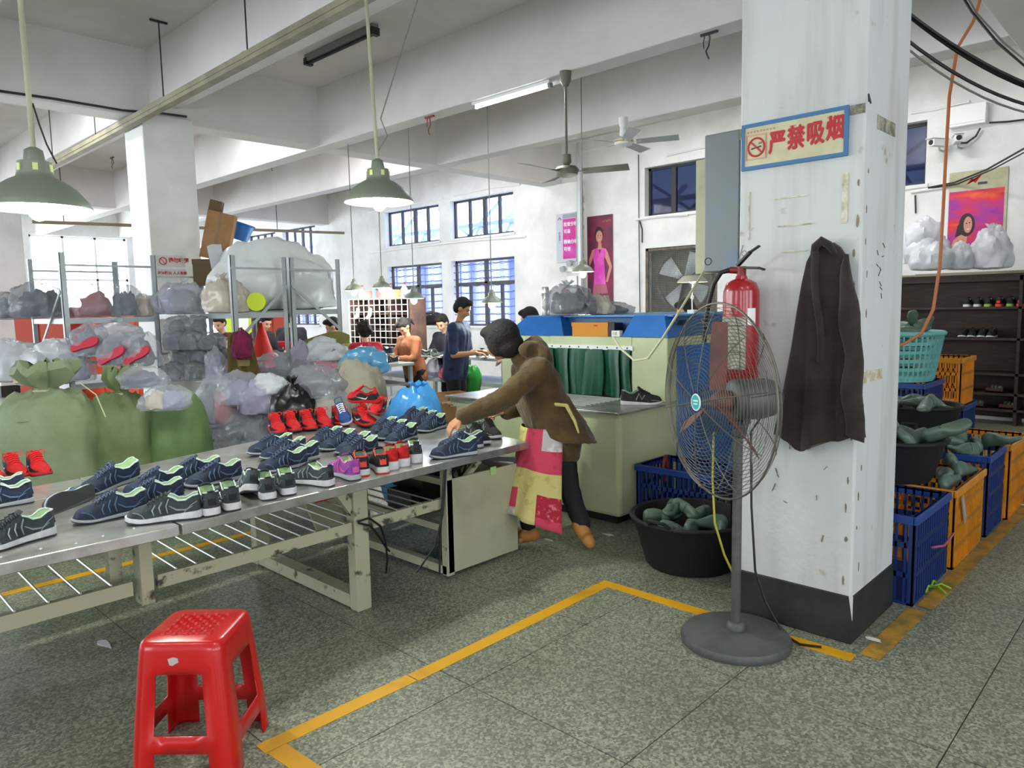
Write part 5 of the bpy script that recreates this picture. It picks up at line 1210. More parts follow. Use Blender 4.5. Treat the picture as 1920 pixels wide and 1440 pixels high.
def bag(px, py, d, wp, hp, label, mat='film_clear', seed=1, inside=('c_grey',), knot=True, name='plastic_bag', cat='bag', group='bags of shoe parts', z=None, rz=0, dr=.8, e=.95, amp=.14, wr=.1, flat=.4, tilt=None):
    p = at_d(px, py, d)
    if z is not None: p.z = z
    t = thing(name, label, cat, p, RZV+rz, group)
    if tilt: t.rotation_euler = (tilt[0], tilt[1], RZV+rz)
    w_ = wp*d/1372/2; h = hp*d/1372; dz = h/1.42; rr = random.Random(seed)
    part('film' if mat.startswith('film') else 'sack_body', MB().blob((0, 0, 0), (w_, w_*dr, dz), seed, amp, 1.7, 44, 30, e, flat, wr*2), mat, t, smooth=True)
    for k, c in enumerate(inside):
        n = len(inside); x = (k-(n-1)/2)*w_*1.1/max(1, n); b = MB().blob((x, rr.uniform(-.2, .1)*w_, h*.06), (w_*.62/(n**.5), w_*dr*.62, h*.5), seed+k*3+1, .25, 2.2, 16, 10, .9, .4, .15)
        part('contents', b, c, t, smooth=True)
    if knot:
        b = MB(); n = 16; rings = []
        for r, z_ in ((.9, -.02), (.35, .25), (.28, .45), (.8, .9), (1.1, 1.15)):
            rings.append([(r*w_*.2*math.cos(2*PI*i/n)*(1+.35*math.sin(i*2.4+seed)*(z_ > .5))+w_*.12*math.sin(seed), r*w_*.2*math.sin(2*PI*i/n)*(1+.3*math.cos(i*1.7)), h*.95+(z_*.2+.05*math.sin(i*1.9)*(z_ > .8))*min(h, .4)) for i in range(n)])
        part('knotted_neck', b.loft(rings, cap=False), mat, t, smooth=True)
    return t
RA = rack('grey metal rack whose near corner post carries the olive coat', 3.24, 3.82, 6.78, 8.75, (.93, 1.59), 2.14)
RB = rack('grey metal rack right behind the coat rack, carrying the huge white bag', 3.87, 4.46, 6.8, 8.75, (.95, 1.61), 2.14)
part('diagonal_brace', MB().bar((3.83, 6.785, 1.86), (3.3, 6.785, 1.35), .012, .028), 'shelf_grey', RA); part('diagonal_brace', MB().bar((3.88, 6.785, 1.86), (4.42, 6.785, 1.4), .012, .028), 'shelf_grey', RB); part('diagonal_brace', MB().bar((4.44, 6.785, .95), (4.1, 6.785, .45), .012, .028), 'shelf_grey', RB); part('diagonal_brace', MB().bar((3.25, 6.785, .93), (3.78, 6.785, .4), .012, .028), 'shelf_grey', RA)
RC_ = rack('grey metal rack at the left beside the green sacks', 2.12, 3.0, 7.95, 9.1, (.93, 1.57), 2.2)
part('diagonal_brace', MB().bar((2.115, 7.98, 1.83), (2.115, 9.05, 1.1), .012, .028), 'shelf_grey', RC_)
# --- sacks
def sack(px, py, d, wp, hp, label, mat, seed, dr=.75, neck=True, rz=0, e=.62, fl=.75):
    p = at_d(px, py, d); p.z = 0; t = thing('woven_sack', label, 'sack', p, RZV+rz, 'green woven sacks')
    w_ = wp*d/1372/2; h = hp*d/1372
    b = MB().blob((0, 0, 0), (w_, w_*dr, h/(1+fl)), seed, .1, 1.3, 48, 34, e, fl, .1); part('sack_body', b, mat, t, smooth=True)
    if neck:
        n = 28
        for sg, tw in ((0, 0),):
            rings = []
            for r, z_ in ((.62, -.13), (.4, -.03), (.2, .03), (.17, .06), (.34, .11), (.5, .17), (.46, .22), (.3, .21)):
                rings.append([(w_*r*math.cos(2*PI*i/n)*(1+.3*math.sin(i*1.35+seed)*(z_ > .05)+.08*math.sin(i*2.7)), w_*r*.85*math.sin(2*PI*i/n)*(1+.25*math.cos(i*1.1+seed)), h*(1+z_*1.0)-.03*h+.03*h*math.sin(i*1.9+seed)*(z_ > .1)) for i in range(n)])
            part('gathered_neck', MB().loft(rings, cap=False), mat, t, smooth=True)
        part('tie_string', MB().tube([(w_*.2*math.cos(a*PI/6), w_*.18*math.sin(a*PI/6), h*1.01) for a in range(12)], .012, 6, closed=True), 'cream_paint', t, smooth=True)
    return t
sack(108, 980, 5.2, 205, 283, 'largest pale green woven sack tied at the top, left of the others', 'woven_pale', 3, .7)
sack(245, 960, 5.35, 112, 262, 'narrow green woven sack tied at the top beside the largest', 'woven_green', 5, .9)
sack(335, 960, 5.5, 130, 250, 'brighter green slumped sack under two clear bags', 'woven_bright', 8, .8, False, e=.7)
sack(-22, 960, 5.3, 80, 215, 'green sack cut off by the left picture edge', 'woven_bright', 9, .8, False, e=.7)
part('string_end', MB().tube([at_d(150, 718, 4.72), at_d(180, 740, 4.7), at_d(198, 782, 4.69)], .004, 5), 'cream_paint', None).__setitem__('kind', 'stuff')
# the string belongs to the largest sack
_o = bpy.data.objects['string_end']; _p = bpy.data.objects['woven_sack']; _o.parent = _p; bpy.context.view_layer.update(); _o.matrix_parent_inverse = _p.matrix_world.inverted(); del _o['kind']
bag(272, 728, 5.15, 90, 40, 'clear bag of dark soles lying on the slumped green sack, upper', 'film_clear', 11, ('c_navy',), True)
bag(312, 768, 5.05, 95, 46, 'clear bag of pale soles lying on the slumped green sack, lower', 'film_clear', 13, ('c_cream', 'c_lilac'), False)
# --- left rack
T1 = 1.572
bag(14, 600, 7.3, 60, 50, 'grey translucent bag at the left end of the top shelf', 'film_grey', 21, ('c_grey',), False, z=T1)
bag(78, 600, 7.35, 105, 66, 'dark blue-grey stuffed bag on the left top shelf', 'film_grey', 23, ('c_dark', 'c_dark'), False, z=T1)
bag(182, 596, 7.5, 86, 56, 'clear bag with a brick red bundle on the left top shelf', 'film_clear', 25, ('c_red',), True, z=T1)
bag(236, 595, 7.6, 60, 58, 'clear bag of dark striped pieces on the left top shelf', 'film_clear', 27, ('c_stripe', 'c_dark'), False, z=T1)
bag(275, 594, 7.7, 46, 40, 'small brownish bag at the right end of the left top shelf', 'film_cream', 29, ('c_cream',), False, z=T1)
for k, (px, py, w_, h, m, ins, lb) in enumerate(((28, 715, 95, 80, 'film_white', ('c_lilac',), 'white bag of shoes at the far left of the lower shelf'), (84, 722, 110, 72, 'film_white', ('c_cream', 'c_lilac'), 'plump white bag of shoes behind the largest green sack'), (112, 680, 80, 45, 'film_white', ('c_lilac',), 'white bag lying on top of the plump white one'), (150, 715, 60, 55, 'film_clear', ('c_lilac',), 'clear lilac bag next to the rack post'))):
    bag(px, py, 6.9, w_, h, lb, m, 31+k, ins, False)
def sole_bag(px, py, d, wp, hp, label, seed, ang):
    t = bag(px, py, d, wp, hp, label, 'film_clear', seed, ('c_grey',), False, group='bags of red soles')
    w_ = wp*d/1372/2; h = hp*d/1372
    P = [(x*.27-.13, (lerp(WS, x)+.002)) for x in [0, .02, .06, .2, .4, .55, .7, .83, .93, .98, 1]]; P = P+[(x, -y) for x, y in P[::-1]]
    b = MB().prism(P, 0, .02); b.xf(Matrix.Translation((.02, -w_*.72, h*.36)) @ Matrix.Rotation(R(ang), 4, 'Y') @ Matrix.Rotation(R(62), 4, 'X')); part('red_sole', b, M('sole_rose', 'c22a44', .6) if 'sole_rose' not in MATS else 'sole_rose', t)
    return t
sole_bag(172, 668, 6.9, 70, 62, 'clear bag with a red sole, nearest the rack post', 41, -18); sole_bag(222, 688, 6.8, 72, 60, 'clear bag with a red sole, middle of three', 43, -28); sole_bag(268, 690, 6.8, 70, 66, 'clear bag with a red sole, right of three', 45, -30)
bag(222, 640, 7.3, 90, 34, 'loose white film heaped above the red soles', 'film_white', 47, (), True)
# --- coat rack, top shelf
T2 = 1.592; T3 = 1.612
bag(335, 578, 7.6, 92, 58, 'clear bag with bluish film below the paper notices', 'film_clear', 51, ('c_lilac',), False, z=T2)
bag(348, 590, 7.35, 86, 56, 'clear knotted bag at the front of the coat rack top shelf', 'film_clear', 53, ('c_grey',), True, z=T2)
bag(425, 588, 7.25, 92, 62, 'cream bag of soles against the front corner post', 'film_cream', 55, ('c_cream',), True, z=T2)
bag(512, 588, 7.95, 232, 122, 'huge white plastic sack filling the top of the rack', 'film_big', 57, (), False, 'plastic_sack', 'sack', z=T3, dr=.42, e=.8, amp=.12, wr=.06)
tag(part('film_corner', MB().sheet(lambda u, v: at_d(388+26*u+10*v, 462+48*v-6*u*(1-v), 7.75+.1*u)+V3(0, 0, .01*math.sin(u*5)), 6, 6, .003), 'film_white', smooth=True), 'pointed flap of white film beside the huge white sack', 'film')
tag(part('lime_disc', MB().lathe([(0, 0), (.09, 0), (.09, .03), (0, .03)], n=28).xf(Matrix.Translation(at_d(482, 566, 7.15)) @ Matrix.Rotation(YAW-PI/2, 4, 'Z') @ Matrix.Rotation(R(88), 4, 'X')), M('lime_bright', 'c4d61a', .5), smooth=True), 'lime yellow round pad on the top shelf', 'pad')
# --- coat rack, lower shelf: grey bundles
n = 0
for r in range(4):
    for c in range(3 if r < 3 else 2):
        n += 1; bag(328+36*c+8*(r % 2)+rnd.uniform(-6, 6), 700-27*r+5*c, 7.25+.1*(r % 2), 46, 34, 'grey film-wrapped bundle, '+O[c]+' from the left in '+['the bottom', 'the second', 'the third', 'the top'][r]+' layer on the lower shelf', 'film_grey', 60+n, (('c_grey', 'c_dark', 'c_lilac')[(r+c) % 3],), False, z=.935+.15*r, group='grey bundles on the lower shelf', e=.8)
bag(408, 718, 7.0, 42, 62, 'upright clear bag with a lilac sole beside the corner post', 'film_clear', 75, ('c_lilac',), False, z=.935)
for k, (px, py, w_, h, m, ins, lb, sd) in enumerate(((520, 690, 75, 46, 'film_clear', ('c_pink', 'c_grey'), 'clear bag with pink edges on the right rack lower shelf', 81), (560, 688, 60, 40, 'film_grey', ('c_grey',), 'grey bag behind the middle rack post', 83), (566, 690, 44, 62, 'film_lilac', (), 'small lilac bag hanging in front of the lower shelf', 85), (610, 690, 80, 36, 'film_clear', ('pink_hot',), 'clear bag with a hot pink bundle on the right rack', 87), (612, 668, 75, 44, 'film_white', ('c_lilac',), 'pale blue-white bag above the hot pink bundle', 89), (515, 706, 66, 22, 'film_grey', ('c_dark',), 'flat dark and white films on the right rack lower shelf', 91))):
    bag(px, py, 7.3, w_, h, lb, m, sd, ins, False, z=.955 if k not in (4,) else 1.1)
tag(part('olive_cloth', MB().sheet(lambda u, v: at_d(545+110*u, 660-36*math.sin(u*2.2)+(34-20*u)*v, 7.5-.25*v)+V3(0, 0, .01*math.sin(u*9+v*4)), 16, 8, .012), 'olive_cloth', smooth=True), 'olive cloth draped over bags on the right rack', 'cloth')
tag(part('pink_cushion', MB().ball(at_d(637, 645, 7.86), (.045, .05, .09), 16, 10), M('dull_pink', 'b8505c', .9), smooth=True), 'dull pink round cushion tied to the right rack post', 'cushion')
# --- coat and scarf on the corner post
cw = thing('coat', 'olive coat hung on the rack corner post', 'coat', at_d(460, 725, 6.92), RZV)
rings = []
for z, w_, t_, x in ((.52, .05, .05, -.02), (.48, .1, .07, -.02), (.36, .115, .085, -.015), (.2, .13, .09, 0), (.06, .155, .1, .01), (0, .165, .1, .02)):
    rings.append([(x+w_*math.cos(2*PI*i/36)*(1+.08*math.sin(i*1.4)), t_*.6*math.sin(2*PI*i/36)*(1+.35*math.sin(i*1.9+z*8))-.02, z+.02*math.sin(i*.7)*(z < .1)) for i in range(36)])
part('body', MB().loft(rings), 'coat_olive', cw, smooth=True); part('hanging_loop', MB().tube([(-.03, 0, .5), (-.05, .06, .545), (-.06, .16, .55)], .008, 6), 'coat_olive', cw, smooth=True); part('pocket', MB().box(-.02, -.105, .2, .09, -.085, .26), M('pocket_tan', '7a6840', .9), cw, bevel=.006)
tag(part('scarf', MB().blob(at_d(456, 672, 6.68), (.09, .06, .15), 17, .25, 3, 24, 16, .9, .6, .2), 'magenta', smooth=True), 'dark magenta knitted scarf hanging over the olive coat', 'scarf')
# --- floor heap behind the bench
HB = [(415, 800, 90, 95, 'film_clear', ('c_grey', 'c_red'), 'clear bag with a red corner at the left of the heap behind the bench'), (452, 760, 85, 60, 'film_clear', ('c_lilac',), 'rounded clear bag below the hanging coat'), (490, 775, 75, 62, 'film_lilac', ('c_lilac',), 'lilac bag in the middle of the heap'), (455, 835, 110, 66, 'film_grey', ('c_grey',), 'grey bag at the front of the heap by the rack leg'), (500, 830, 100, 62, 'film_grey', ('c_grey', 'c_dark'), 'dark grey bag at the front right of the heap'), (505, 740, 70, 40, 'film_white', ('c_lilac',), 'white bag high in the heap behind the rack leg'), (410, 850, 80, 60, 'film_grey', ('c_navy',), 'navy-filled bag low at the left of the heap'), (610, 790, 110, 85, 'film_clear', ('c_cream',), 'large clear bag right of the black bag'), (595, 745, 110, 60, 'film_grey', ('c_grey',), 'grey film bag under the right rack'), (525, 860, 120, 60, 'film_grey', ('c_grey',), 'grey bag lowest in the heap right behind the bench')]
for k, (px, py, w_, h, m, ins, lb) in enumerate(HB): bag(px, py+(10 if k in (3, 4) else 0), 6.2-.05*(k % 3), w_, h, lb, m, 101+k, ins, k % 3 == 0, group='heap of bags behind the bench')
for k in range(9): bag(400+28*k, 915, 6.0, 95, 90, 'grey bag number at the bottom of the heap', 'film_grey', 130+k, ('c_grey',), False)['label'] = O[k % 6]+(' grey bag from the left at floor level under the heap' if k < 6 else ' grey floor-level bag right of the black bag')
bag(552, 806, 5.95, 84, 84, 'crumpled black plastic bag behind the red sneakers', 'bag_black', 151, (), True, group='heap of bags behind the bench', amp=.16, wr=.07)
tag(part('green_cloth', MB().blob(at_d(565, 812, 5.75), (.13, .1, .06), 19, .2, 2, 22, 12, .9, .3, .2), M('cloth_sage', '7c8a5e', .85, bump=.4, bscale=14), smooth=True), 'sage green cloth bundle in front of the black bag', 'cloth')
bag(668, 800, 6.3, 112, 118, 'large beige sack beside the rack under the teal bag', 'bag_beige', 161, (), False, 'plastic_sack', 'sack', group='big sacks by the bench', e=.8, amp=.1)
bag(668, 860, 6.35, 120, 90, 'second beige sack holding up the upper one', 'bag_beige', 162, (), False, 'plastic_sack', 'sack', group='big sacks by the bench', e=.8, amp=.1)
bag(684, 700, 6.4, 82, 46, 'teal blue plastic bag on top of the beige sack', 'film_blue2', 163, (), False, 'plastic_bag', group='big sacks by the bench', e=.9, amp=.22)
t = bag(782, 905, 5.95, 128, 222, 'tall bright blue plastic sack tied at the top behind the navy pair', 'film_blue', 165, (), True, 'plastic_sack', 'sack', group='big sacks by the bench', z=0, e=.85, amp=.1, wr=.06)
# ================================================================ LAMPS AND CEILING FITTINGS
def pendant(label, rim, diam, top, power, tilt=(0, 0), pole=.011, big=True, group='tin shade pendant lamps', nm=None):
    """rim = centre of the shade's lower edge; rigid pole up to z=top"""
    t = thing('pendant_lamp', label, 'lamp', rim, group=group); R_ = diam/2; k = diam/.42
    part('shade', MB().lathe([(R_, 0), (R_*1.005, .006*k), (R_*.93, .035*k), (R_*.74, .085*k), (R_*.5, .12*k), (R_*.36, .135*k), (R_*.34, .15*k)], n=40, cap=False), 'shade_grey', t, smooth=True)
    part('shade_lining', MB().lathe([(R_*.985, .003*k), (R_*.91, .033*k), (R_*.72, .081*k), (R_*.48, .115*k), (R_*.34, .13*k)], n=40, cap=False), 'shade_in', t, smooth=True)
    part('lamp_cap', MB().lathe([(R_*.34, .145*k), (R_*.31, .2*k), (R_*.2, .205*k), (R_*.17, .25*k), (R_*.08, .262*k), (0, .262*k)], n=24), 'shade_grey', t, smooth=True)
    if big:
        for q in range(6): a = q*PI/3+.3; part('vent_slot', MB().cb((0, 0, 0), (.006, .02, .03)).xf(Matrix.Translation((R_*.325*math.cos(a), R_*.325*math.sin(a), .172*k)) @ Matrix.Rotation(a, 4, 'Z')), M('slot_glow', 'cfe08a', .5) if 'slot_glow' not in MATS else 'slot_glow', t)
    kb = max(k, .95); part('lamp_bulb', MB().ball((0, 0, .008*k if big else -.015), (.045*kb, .045*kb, .06*kb), 16, 10), 'bulb', t, smooth=True)
    h = top-rim[2]; tx, ty = tilt
    part('pole', MB().tube([(0, 0, .255*k), (tx*h, ty*h, h)], pole, 10), 'cream_paint' if big else 'cord_grey', t, smooth=True)
    if power:
        l = bpy.data.lights.new('lamp_light', 'POINT'); l.energy = power; l.color = (.93, 1, .9); l.shadow_soft_size = .05*k
        o = bpy.data.objects.new('lamp_light', l); COL.objects.link(o); o.parent = t; o.location = (0, 0, -.07*k if big else -.085)
    return t
p1_ = pendant('large tin-shaded pendant lamp at the left edge of the photo', at_d(72, 392, 3.2), .42, 4.7, 45)
part('lamp_cord', MB().tube([(.012, 0, .45), (.03, -.005, .36), (.05, -.01, .28), (.08, -.02, .2)], .004, 5), 'cord_black', p1_, smooth=True)
p2_ = pendant('large tin-shaded pendant lamp over the long bench', at_d(711, 380, 4.5), .42, 4.08, 55, tilt=(-.02, .022))
part('lamp_cord', MB().tube([(0, 0, .3), (.05, -.04, .4), (.02, -.02, .5), (.3, -.2, 1.45), (.75, -.5, 2.42)], .004, 5), 'cord_grey', p2_, smooth=True)
for k, (px, py, d, w_, lb) in enumerate(((664, 545, 10.4, 4.0, 'small pendant lamp at the rack post, leftmost of the small ones'), (716, 540, 10.2, 4.0, 'small pendant lamp over the wire grid, second from left'), (776, 560, 9.6, 4.0, 'small pendant lamp between the windows and the grid, third from left'), (922, 568, 9.2, 4.0, 'small pendant lamp shining right above the bent woman'), (1093, 510, 9.0, 4.0, 'small pendant lamp in front of the pink poster'))):
    pendant(lb, at_d(px, py, d), .27, 3.9 if 5.83 < at_d(px, py, d).x < 6.13 else 4.7, 28, big=False, pole=.006, group='small pendant lamps')
# fluorescent tubes
ft = thing('tube_light', 'lit fluorescent tube under the second ceiling beam', 'light', (5.95, 5.6, 3.9), world=True)
part('housing', MB().box(5.9, 5.05, 3.868, 5.96, 6.2, 3.9), 'white', ft); part('tube', MB().cyl((5.93, 5.08, 3.845), (5.93, 6.17, 3.845), .016, n=12), 'tube_lit', ft, smooth=True)
for y in (5.06, 6.17): part('end_cap', MB().box(5.905, y-.015, 3.825, 5.955, y+.02, 3.87), 'grey_metal', ft)
l = bpy.data.lights.new('tube_glow', 'AREA'); l.shape = 'RECTANGLE'; l.size = .03; l.size_y = 1.1; l.energy = 22; l.color = (.95, .98, 1)
o = bpy.data.objects.new('tube_glow', l); COL.objects.link(o); o.location = (5.93, 5.62, 3.825); o.parent = ft; o.matrix_parent_inverse = Matrix.Translation((5.95, 5.6, 3.9)).inverted()
fu = thing('tube_light', 'unlit dark tube fitting on the ceiling slab near the hanging rail', 'light', (5.05, 7.5, 4.7), world=True)
part('housing', MB().box(5.01, 6.8, 4.62, 5.09, 8.2, 4.7), 'grey_metal', fu); part('tube', MB().cyl((5.05, 6.83, 4.6), (5.05, 8.17, 4.6), .018, n=12), 'dark_metal', fu, smooth=True)
for y in (6.82, 8.18): part('end_cap', MB().box(5.0, y-.03, 4.58, 5.1, y+.03, 4.66), 'dark_metal', fu)
def fill_tube(x, y, z, label, e=45):  # extra tube fitting added out of view as fill light
    t = thing('tube_light', label, 'light', (x, y, z), group='added fill tubes')
    part('housing', MB().box(-.03, -.62, -.035, .03, .62, 0), 'white', t); part('tube', MB().cyl((0, -.6, -.055), (0, .6, -.055), .016, n=10), 'tube_lit', t, smooth=True)
    l = bpy.data.lights.new('tube_glow', 'AREA'); l.shape = 'RECTANGLE'; l.size = .05; l.size_y = 1.15; l.energy = e; l.color = (1, .97, .96)
    o = bpy.data.objects.new('tube_glow', l); COL.objects.link(o); o.location = (0, 0, -.08); o.parent = t
for x, y, lb in ((8.95, 3.2, 'added fill tube on the slab before the right end of the back wall'), (8.95, 6.4, 'added fill tube on the slab before the mesh window'), (8.95, 11.0, 'added fill tube on the slab before the twin windows'), (6.95, 10.6, 'added fill tube on the slab above the wire grid'), (4.95, 10.6, 'added fill tube on the slab behind the racks'), (2.4, 10.6, 'added fill tube on the slab left of the far pillar')): fill_tube(x, y, 4.7, lb)  # added out of sight behind the beams to brighten the back wall
for x, y, lb in ((.3, -.4, 'added fill tube on the slab above the camera side floor'), (2.4, -2.2, 'added fill tube on the slab right behind the viewer'), (-2, 2.6, 'added fill tube on the slab left behind the viewer')): fill_tube(x, y, 4.7, lb, 22)  # added above and behind the camera to keep the floor bright
# cable loops under the beams
for k, (px, py, zz, lb) in enumerate(((805, 205, 3.9, 'dangling knot of red-brown wire under the second beam'), (1330, 42, 3.9, 'tangle of dark wires at the beam left of the pillar'), (510, 300, 4.7, 'thin dangling wire under the far ceiling'), (210, 295, 4.7, 'short metal bracket with a dangling wire under the far ceiling'))):
    p = at_z(px, py, zz)
    if k < 2: p = at_x(px, py, 5.93); p.z = 3.9
    b = MB().tube([p+V3(0, 0, 0), p+V3(.01, .0, -.05), p+V3(.03, .02, -.10), p+V3(.0, .03, -.15), p+V3(-.015, .01, -.19), p+V3(0, .0, -.22)], .007, 5).tube([p+V3(0, -.08, -.008), p+V3(0, .08, -.008)], .014, 6)
    b.tube([p+V3(.0, .04, -.01), p+V3(.01, .06, -.07), p+V3(.0, .05, -.12)], .005, 5)
    tag(part('wire_tangle', b, 'dark_metal' if k else 'cable_red', smooth=True), lb, 'wire', 'loose ceiling wires')
# hanging rail with its rods
rl = thing('hanging_rail', 'long cream steel rail hung on rods below the main beam', 'rail', (3.4, 8, 3.85), world=True)
part('channel', MB().bar((3.28, 4.0, 3.82), (3.40, 13.3, 3.82), .085, .05).bar((3.235, 4.0, 3.86), (3.355, 13.3, 3.86), .01, .05), M('rail_paint', '8f8a70', .6, col2='7a7560', scale=3), rl)
for y in (4.4, 6.35, 8.3, 10.6, 12.6):
    x = 3.28+(y-4)*.0129; part('hanger_rod', MB().cyl((x, y, 3.83), (x, y, 4.7), .007, n=6), 'dark_metal', rl); part('rod_bracket', MB().box(x-.09, y-.012, 4.68, x+.09, y+.012, 4.7), 'dark_metal', rl); part('clip', MB().box(x-.05, y-.03, 3.83, x+.05, y+.03, 3.89), 'rail_paint', rl)
# far brown rail near the end windows
r2 = thing('hanging_rail', 'thin brown rail running across in front of the far bright windows', 'rail', (3, 16, 3.3), world=True)
part('channel', MB().bar(at_y(60, 416, 16), at_y(645, 437, 16), .05, .06), M('rail_brown', '8a7a5c', .6), r2)
for px, py in ((120, 418), (330, 425), (520, 432)): q = at_y(px, py, 16); part('hanger_rod', MB().cyl(q, (q.x, q.y, 4.7), .008, n=6), 'dark_metal', r2)
# ceiling fans
def cfan(label, top, hub, mats, nb, span, a0, white=False):
    t = thing('ceiling_fan', label, 'fan', top, group='ceiling fans'); h = top[2]-hub
    part('down_rod', MB().cyl((0, 0, 0), (0, 0, -h+.1), .013, n=10), mats[0], t, smooth=True); part('canopy_cup', MB().lathe([(0, 0), (.06, 0), (.055, -.09), (.03, -.14), (0, -.14)], n=20), mats[2], t, smooth=True)
    part('coupling', MB().lathe([(0, -h+.18), (.045, -h+.17), (.05, -h+.09), (.02, -h+.06), (0, -h+.06)], n=16), mats[2], t, smooth=True)
    part('motor', MB().lathe([(0, -h+.06), (.1, -h+.05), (.125, -h+.02), (.11, -h-.03), (.05, -h-.05), (0, -h-.05)], n=28), mats[2], t, smooth=True)
    for k in range(nb):
        a = a0+k*2*PI/nb; T = Matrix.Translation((0, 0, -h)) @ Matrix.Rotation(a, 4, 'Z')
        part('blade', MB().sheet(lambda u, v: (.16+u*(span-.16), (v-.5)*(.1+.05*u), (v-.5)*-.035+.01*u), 6, 3, .004).xf(T), mats[1], t, smooth=True)
        part('blade_arm', MB().bar((.08, 0, 0), (.22, 0, 0), .03, .006).xf(T), mats[0], t)
    return t
M('fan_olive', '6b6c5c', .5, .2); M('blade_olive', '5d604e', .5)
q = at_z(1048, 130, 3.9); hz = at_d(1052, 325, 7.4).z
cfan('grey ceiling fan on a long rod beside the lit tube', (q.x+.1, q.y, 3.9), hz, ('fan_olive', 'blade_olive', 'fan_olive'), 3, .62, R(-62))
q = at_z(1160, 218, 3.92); c2 = cfan('white ceiling fan under the third beam', (q.x+.1, q.y, 3.92), 3.62, ('white', 'shelf_grey', 'white'), 5, .68, R(10)); part('yellow_band', MB().lathe([(.122, -.285), (.128, -.295), (.122, -.305)], n=28, cap=False), M('band_yellow', 'c9b53a', .5), c2)
# ================================================================ THE BACK WALL
def on_wall(px, py): return at_x(px, py, X1-.004)
def pipe(pts, r, mat, label, nm='wall_pipe', cat='pipe', off=.02, group='wall pipes and cords'):
    tag(part(nm, MB().tube([at_x(x, y, X1-off) for x, y in pts], r, 7), mat, smooth=True), label, cat, group)
pipe([(692, 475), (740, 468), (870, 452), (985, 443)], .022, 'white', 'white conduit below the two upper windows')
pipe([(690, 398), (760, 385), (830, 373)], .02, 'white', 'white conduit above the left upper window'); pipe([(850, 367), (920, 352), (975, 346)], .02, 'white', 'conduit above the right upper window with dark clips')
pipe([(1192, 412), (1240, 405), (1290, 402)], .022, 'white', 'conduit below the blue window left of the cabinet'); pipe([(1200, 415), (1204, 430), (1204, 455)], .012, 'dark_metal', 'dark cord dropping beside the mesh window')
pipe([(1250, 292), (1310, 278), (1366, 270)], .018, 'plaster', 'conduit above the blue window')
pipe([(1197, 290), (1198, 420), (1200, 590)], .008, 'dark_metal', 'thin vertical wire left of the mesh window', 'hanging_wire', 'wire')
pipe([(1085, 268), (1087, 330), (1088, 420), (1089, 500), (1090, 570)], .055, 'alu', 'grey vertical drain pipe beside the pink sign', off=.24)
pipe([(1708, 360), (1760, 352), (1775, 350)], .022, 'white', 'white conduit under the window right of the pillar'); pipe([(1716, 366), (1717, 400)], .01, 'dark_metal', 'short dark cord below the right conduit')
pipe([(1708, 212), (1750, 206), (1790, 196), (1818, 190)], .018, 'white', 'white conduit leading to the junction box')
b = MB(); rr = random.Random(3)
for k in range(30):
    z = 3.7-.05*k; b.cb((X1-.165, 8.70+rr.uniform(-.02, .02), z), (.012, rr.uniform(.04, .12), rr.uniform(.05, .12)))
part('mould_stain', b, M('mould', '8c8878', .9, col2='c9c6bc', scale=14), bpy.data.objects['trim_1'], kind='stuff')
# signs and posters on the wall
M('mag', 'c0168a', .6, col2='d46ac8', scale=1.6, lo=.45, hi=.7); M('pst_grey', 'b9bcc6', .6); M('pst_dark', '5a2740', .6, col2='8e1f46', scale=2.2); M('pst_lilac', 'c9a6d8', .6)
sx = X1-.17
def ypx(px, py, X=sx): v = at_x(px, py, X); return v.y, v.z
ya, za = ypx(1043, 402); yb, zb = ypx(1081, 490)
sp = thing('wall_sign', 'magenta and grey notice with white characters on the wall pier', 'sign', (sx, (ya+yb)/2, zb), world=True)
part('panel', MB().box(sx-.006, yb, zb, sx, ya, za), 'pst_grey', sp); yc = ya-(ya-yb)*.34
part('magenta_field', MB().box(sx-.008, yb+.01, zb+.06, sx-.005, yc, za-.11), 'mag', sp); part('header', MB().box(sx-.008, yb+.01, za-.1, sx-.005, yc, za-.02), M('hd_grey', '8f93a0', .6), sp)
for k, (tx, f) in enumerate((('检查分析要', .86), ('可靠', .68), ('精确分析才', .42), ('可信', .24))):
    w_ = yc-yb; bt_ = text_mb(tx, .085, .0006, 'LEFT', .0012); bt_.xf(frame_x(sx-.009, yc-.02, zb+.06+(za-zb-.17)*f)); part('text_line', bt_, 'white', sp)
bt_ = text_mb('质\n量\n第\n一', .06, .0006, bold=.001); bt_.xf(frame_x(sx-.0075, (ya+yc)/2, (za+zb)/2)); part('side_text', bt_, M('txt_lilac', '8c7ab0', .6), sp)
part('emblem', MB().tube([(sx-.008, (ya+yc)/2+.04, za-.12), (sx-.008, (ya+yc)/2, za-.07), (sx-.008, (ya+yc)/2-.04, za-.12)], .008, 5), M('emb', 'a06a4a', .6), sp)
px_ = X1-.012
ya, za = ypx(1101, 410, px_); yb, zb = ypx(1150, 590, px_)
zt = za; pw = ya-yb
po = thing('poster', 'tall dark red poster of a figure in a pink tank top', 'poster', (px_, (ya+yb)/2, zb), world=True)
part('sheet', MB().box(px_-.004, yb, zb, px_, ya, zt+.03), 'pst_dark', po)
M('p_skin', 'c98a78', .6); M('p_pink', 'd832b0', .5, col2='e86ac8', scale=3); M('p_hair', '2a1a20', .6); M('p_skirt', 'b0607a', .6)
def shape(P, mat, nm, lift=.006): # P in poster units: u 0..1 left to right, v 0..1 bottom to top
    H_ = zt+.03-zb
    part(nm, MB().prism([(ya-u*pw, zb+v*H_) for u, v in P], px_-lift, px_-lift+.002, 'x'), mat, po)
def ell(cu, cv, ru, rv, n=18): return [(cu+ru*math.cos(2*PI*i/n), cv+rv*math.sin(2*PI*i/n)) for i in range(n)]
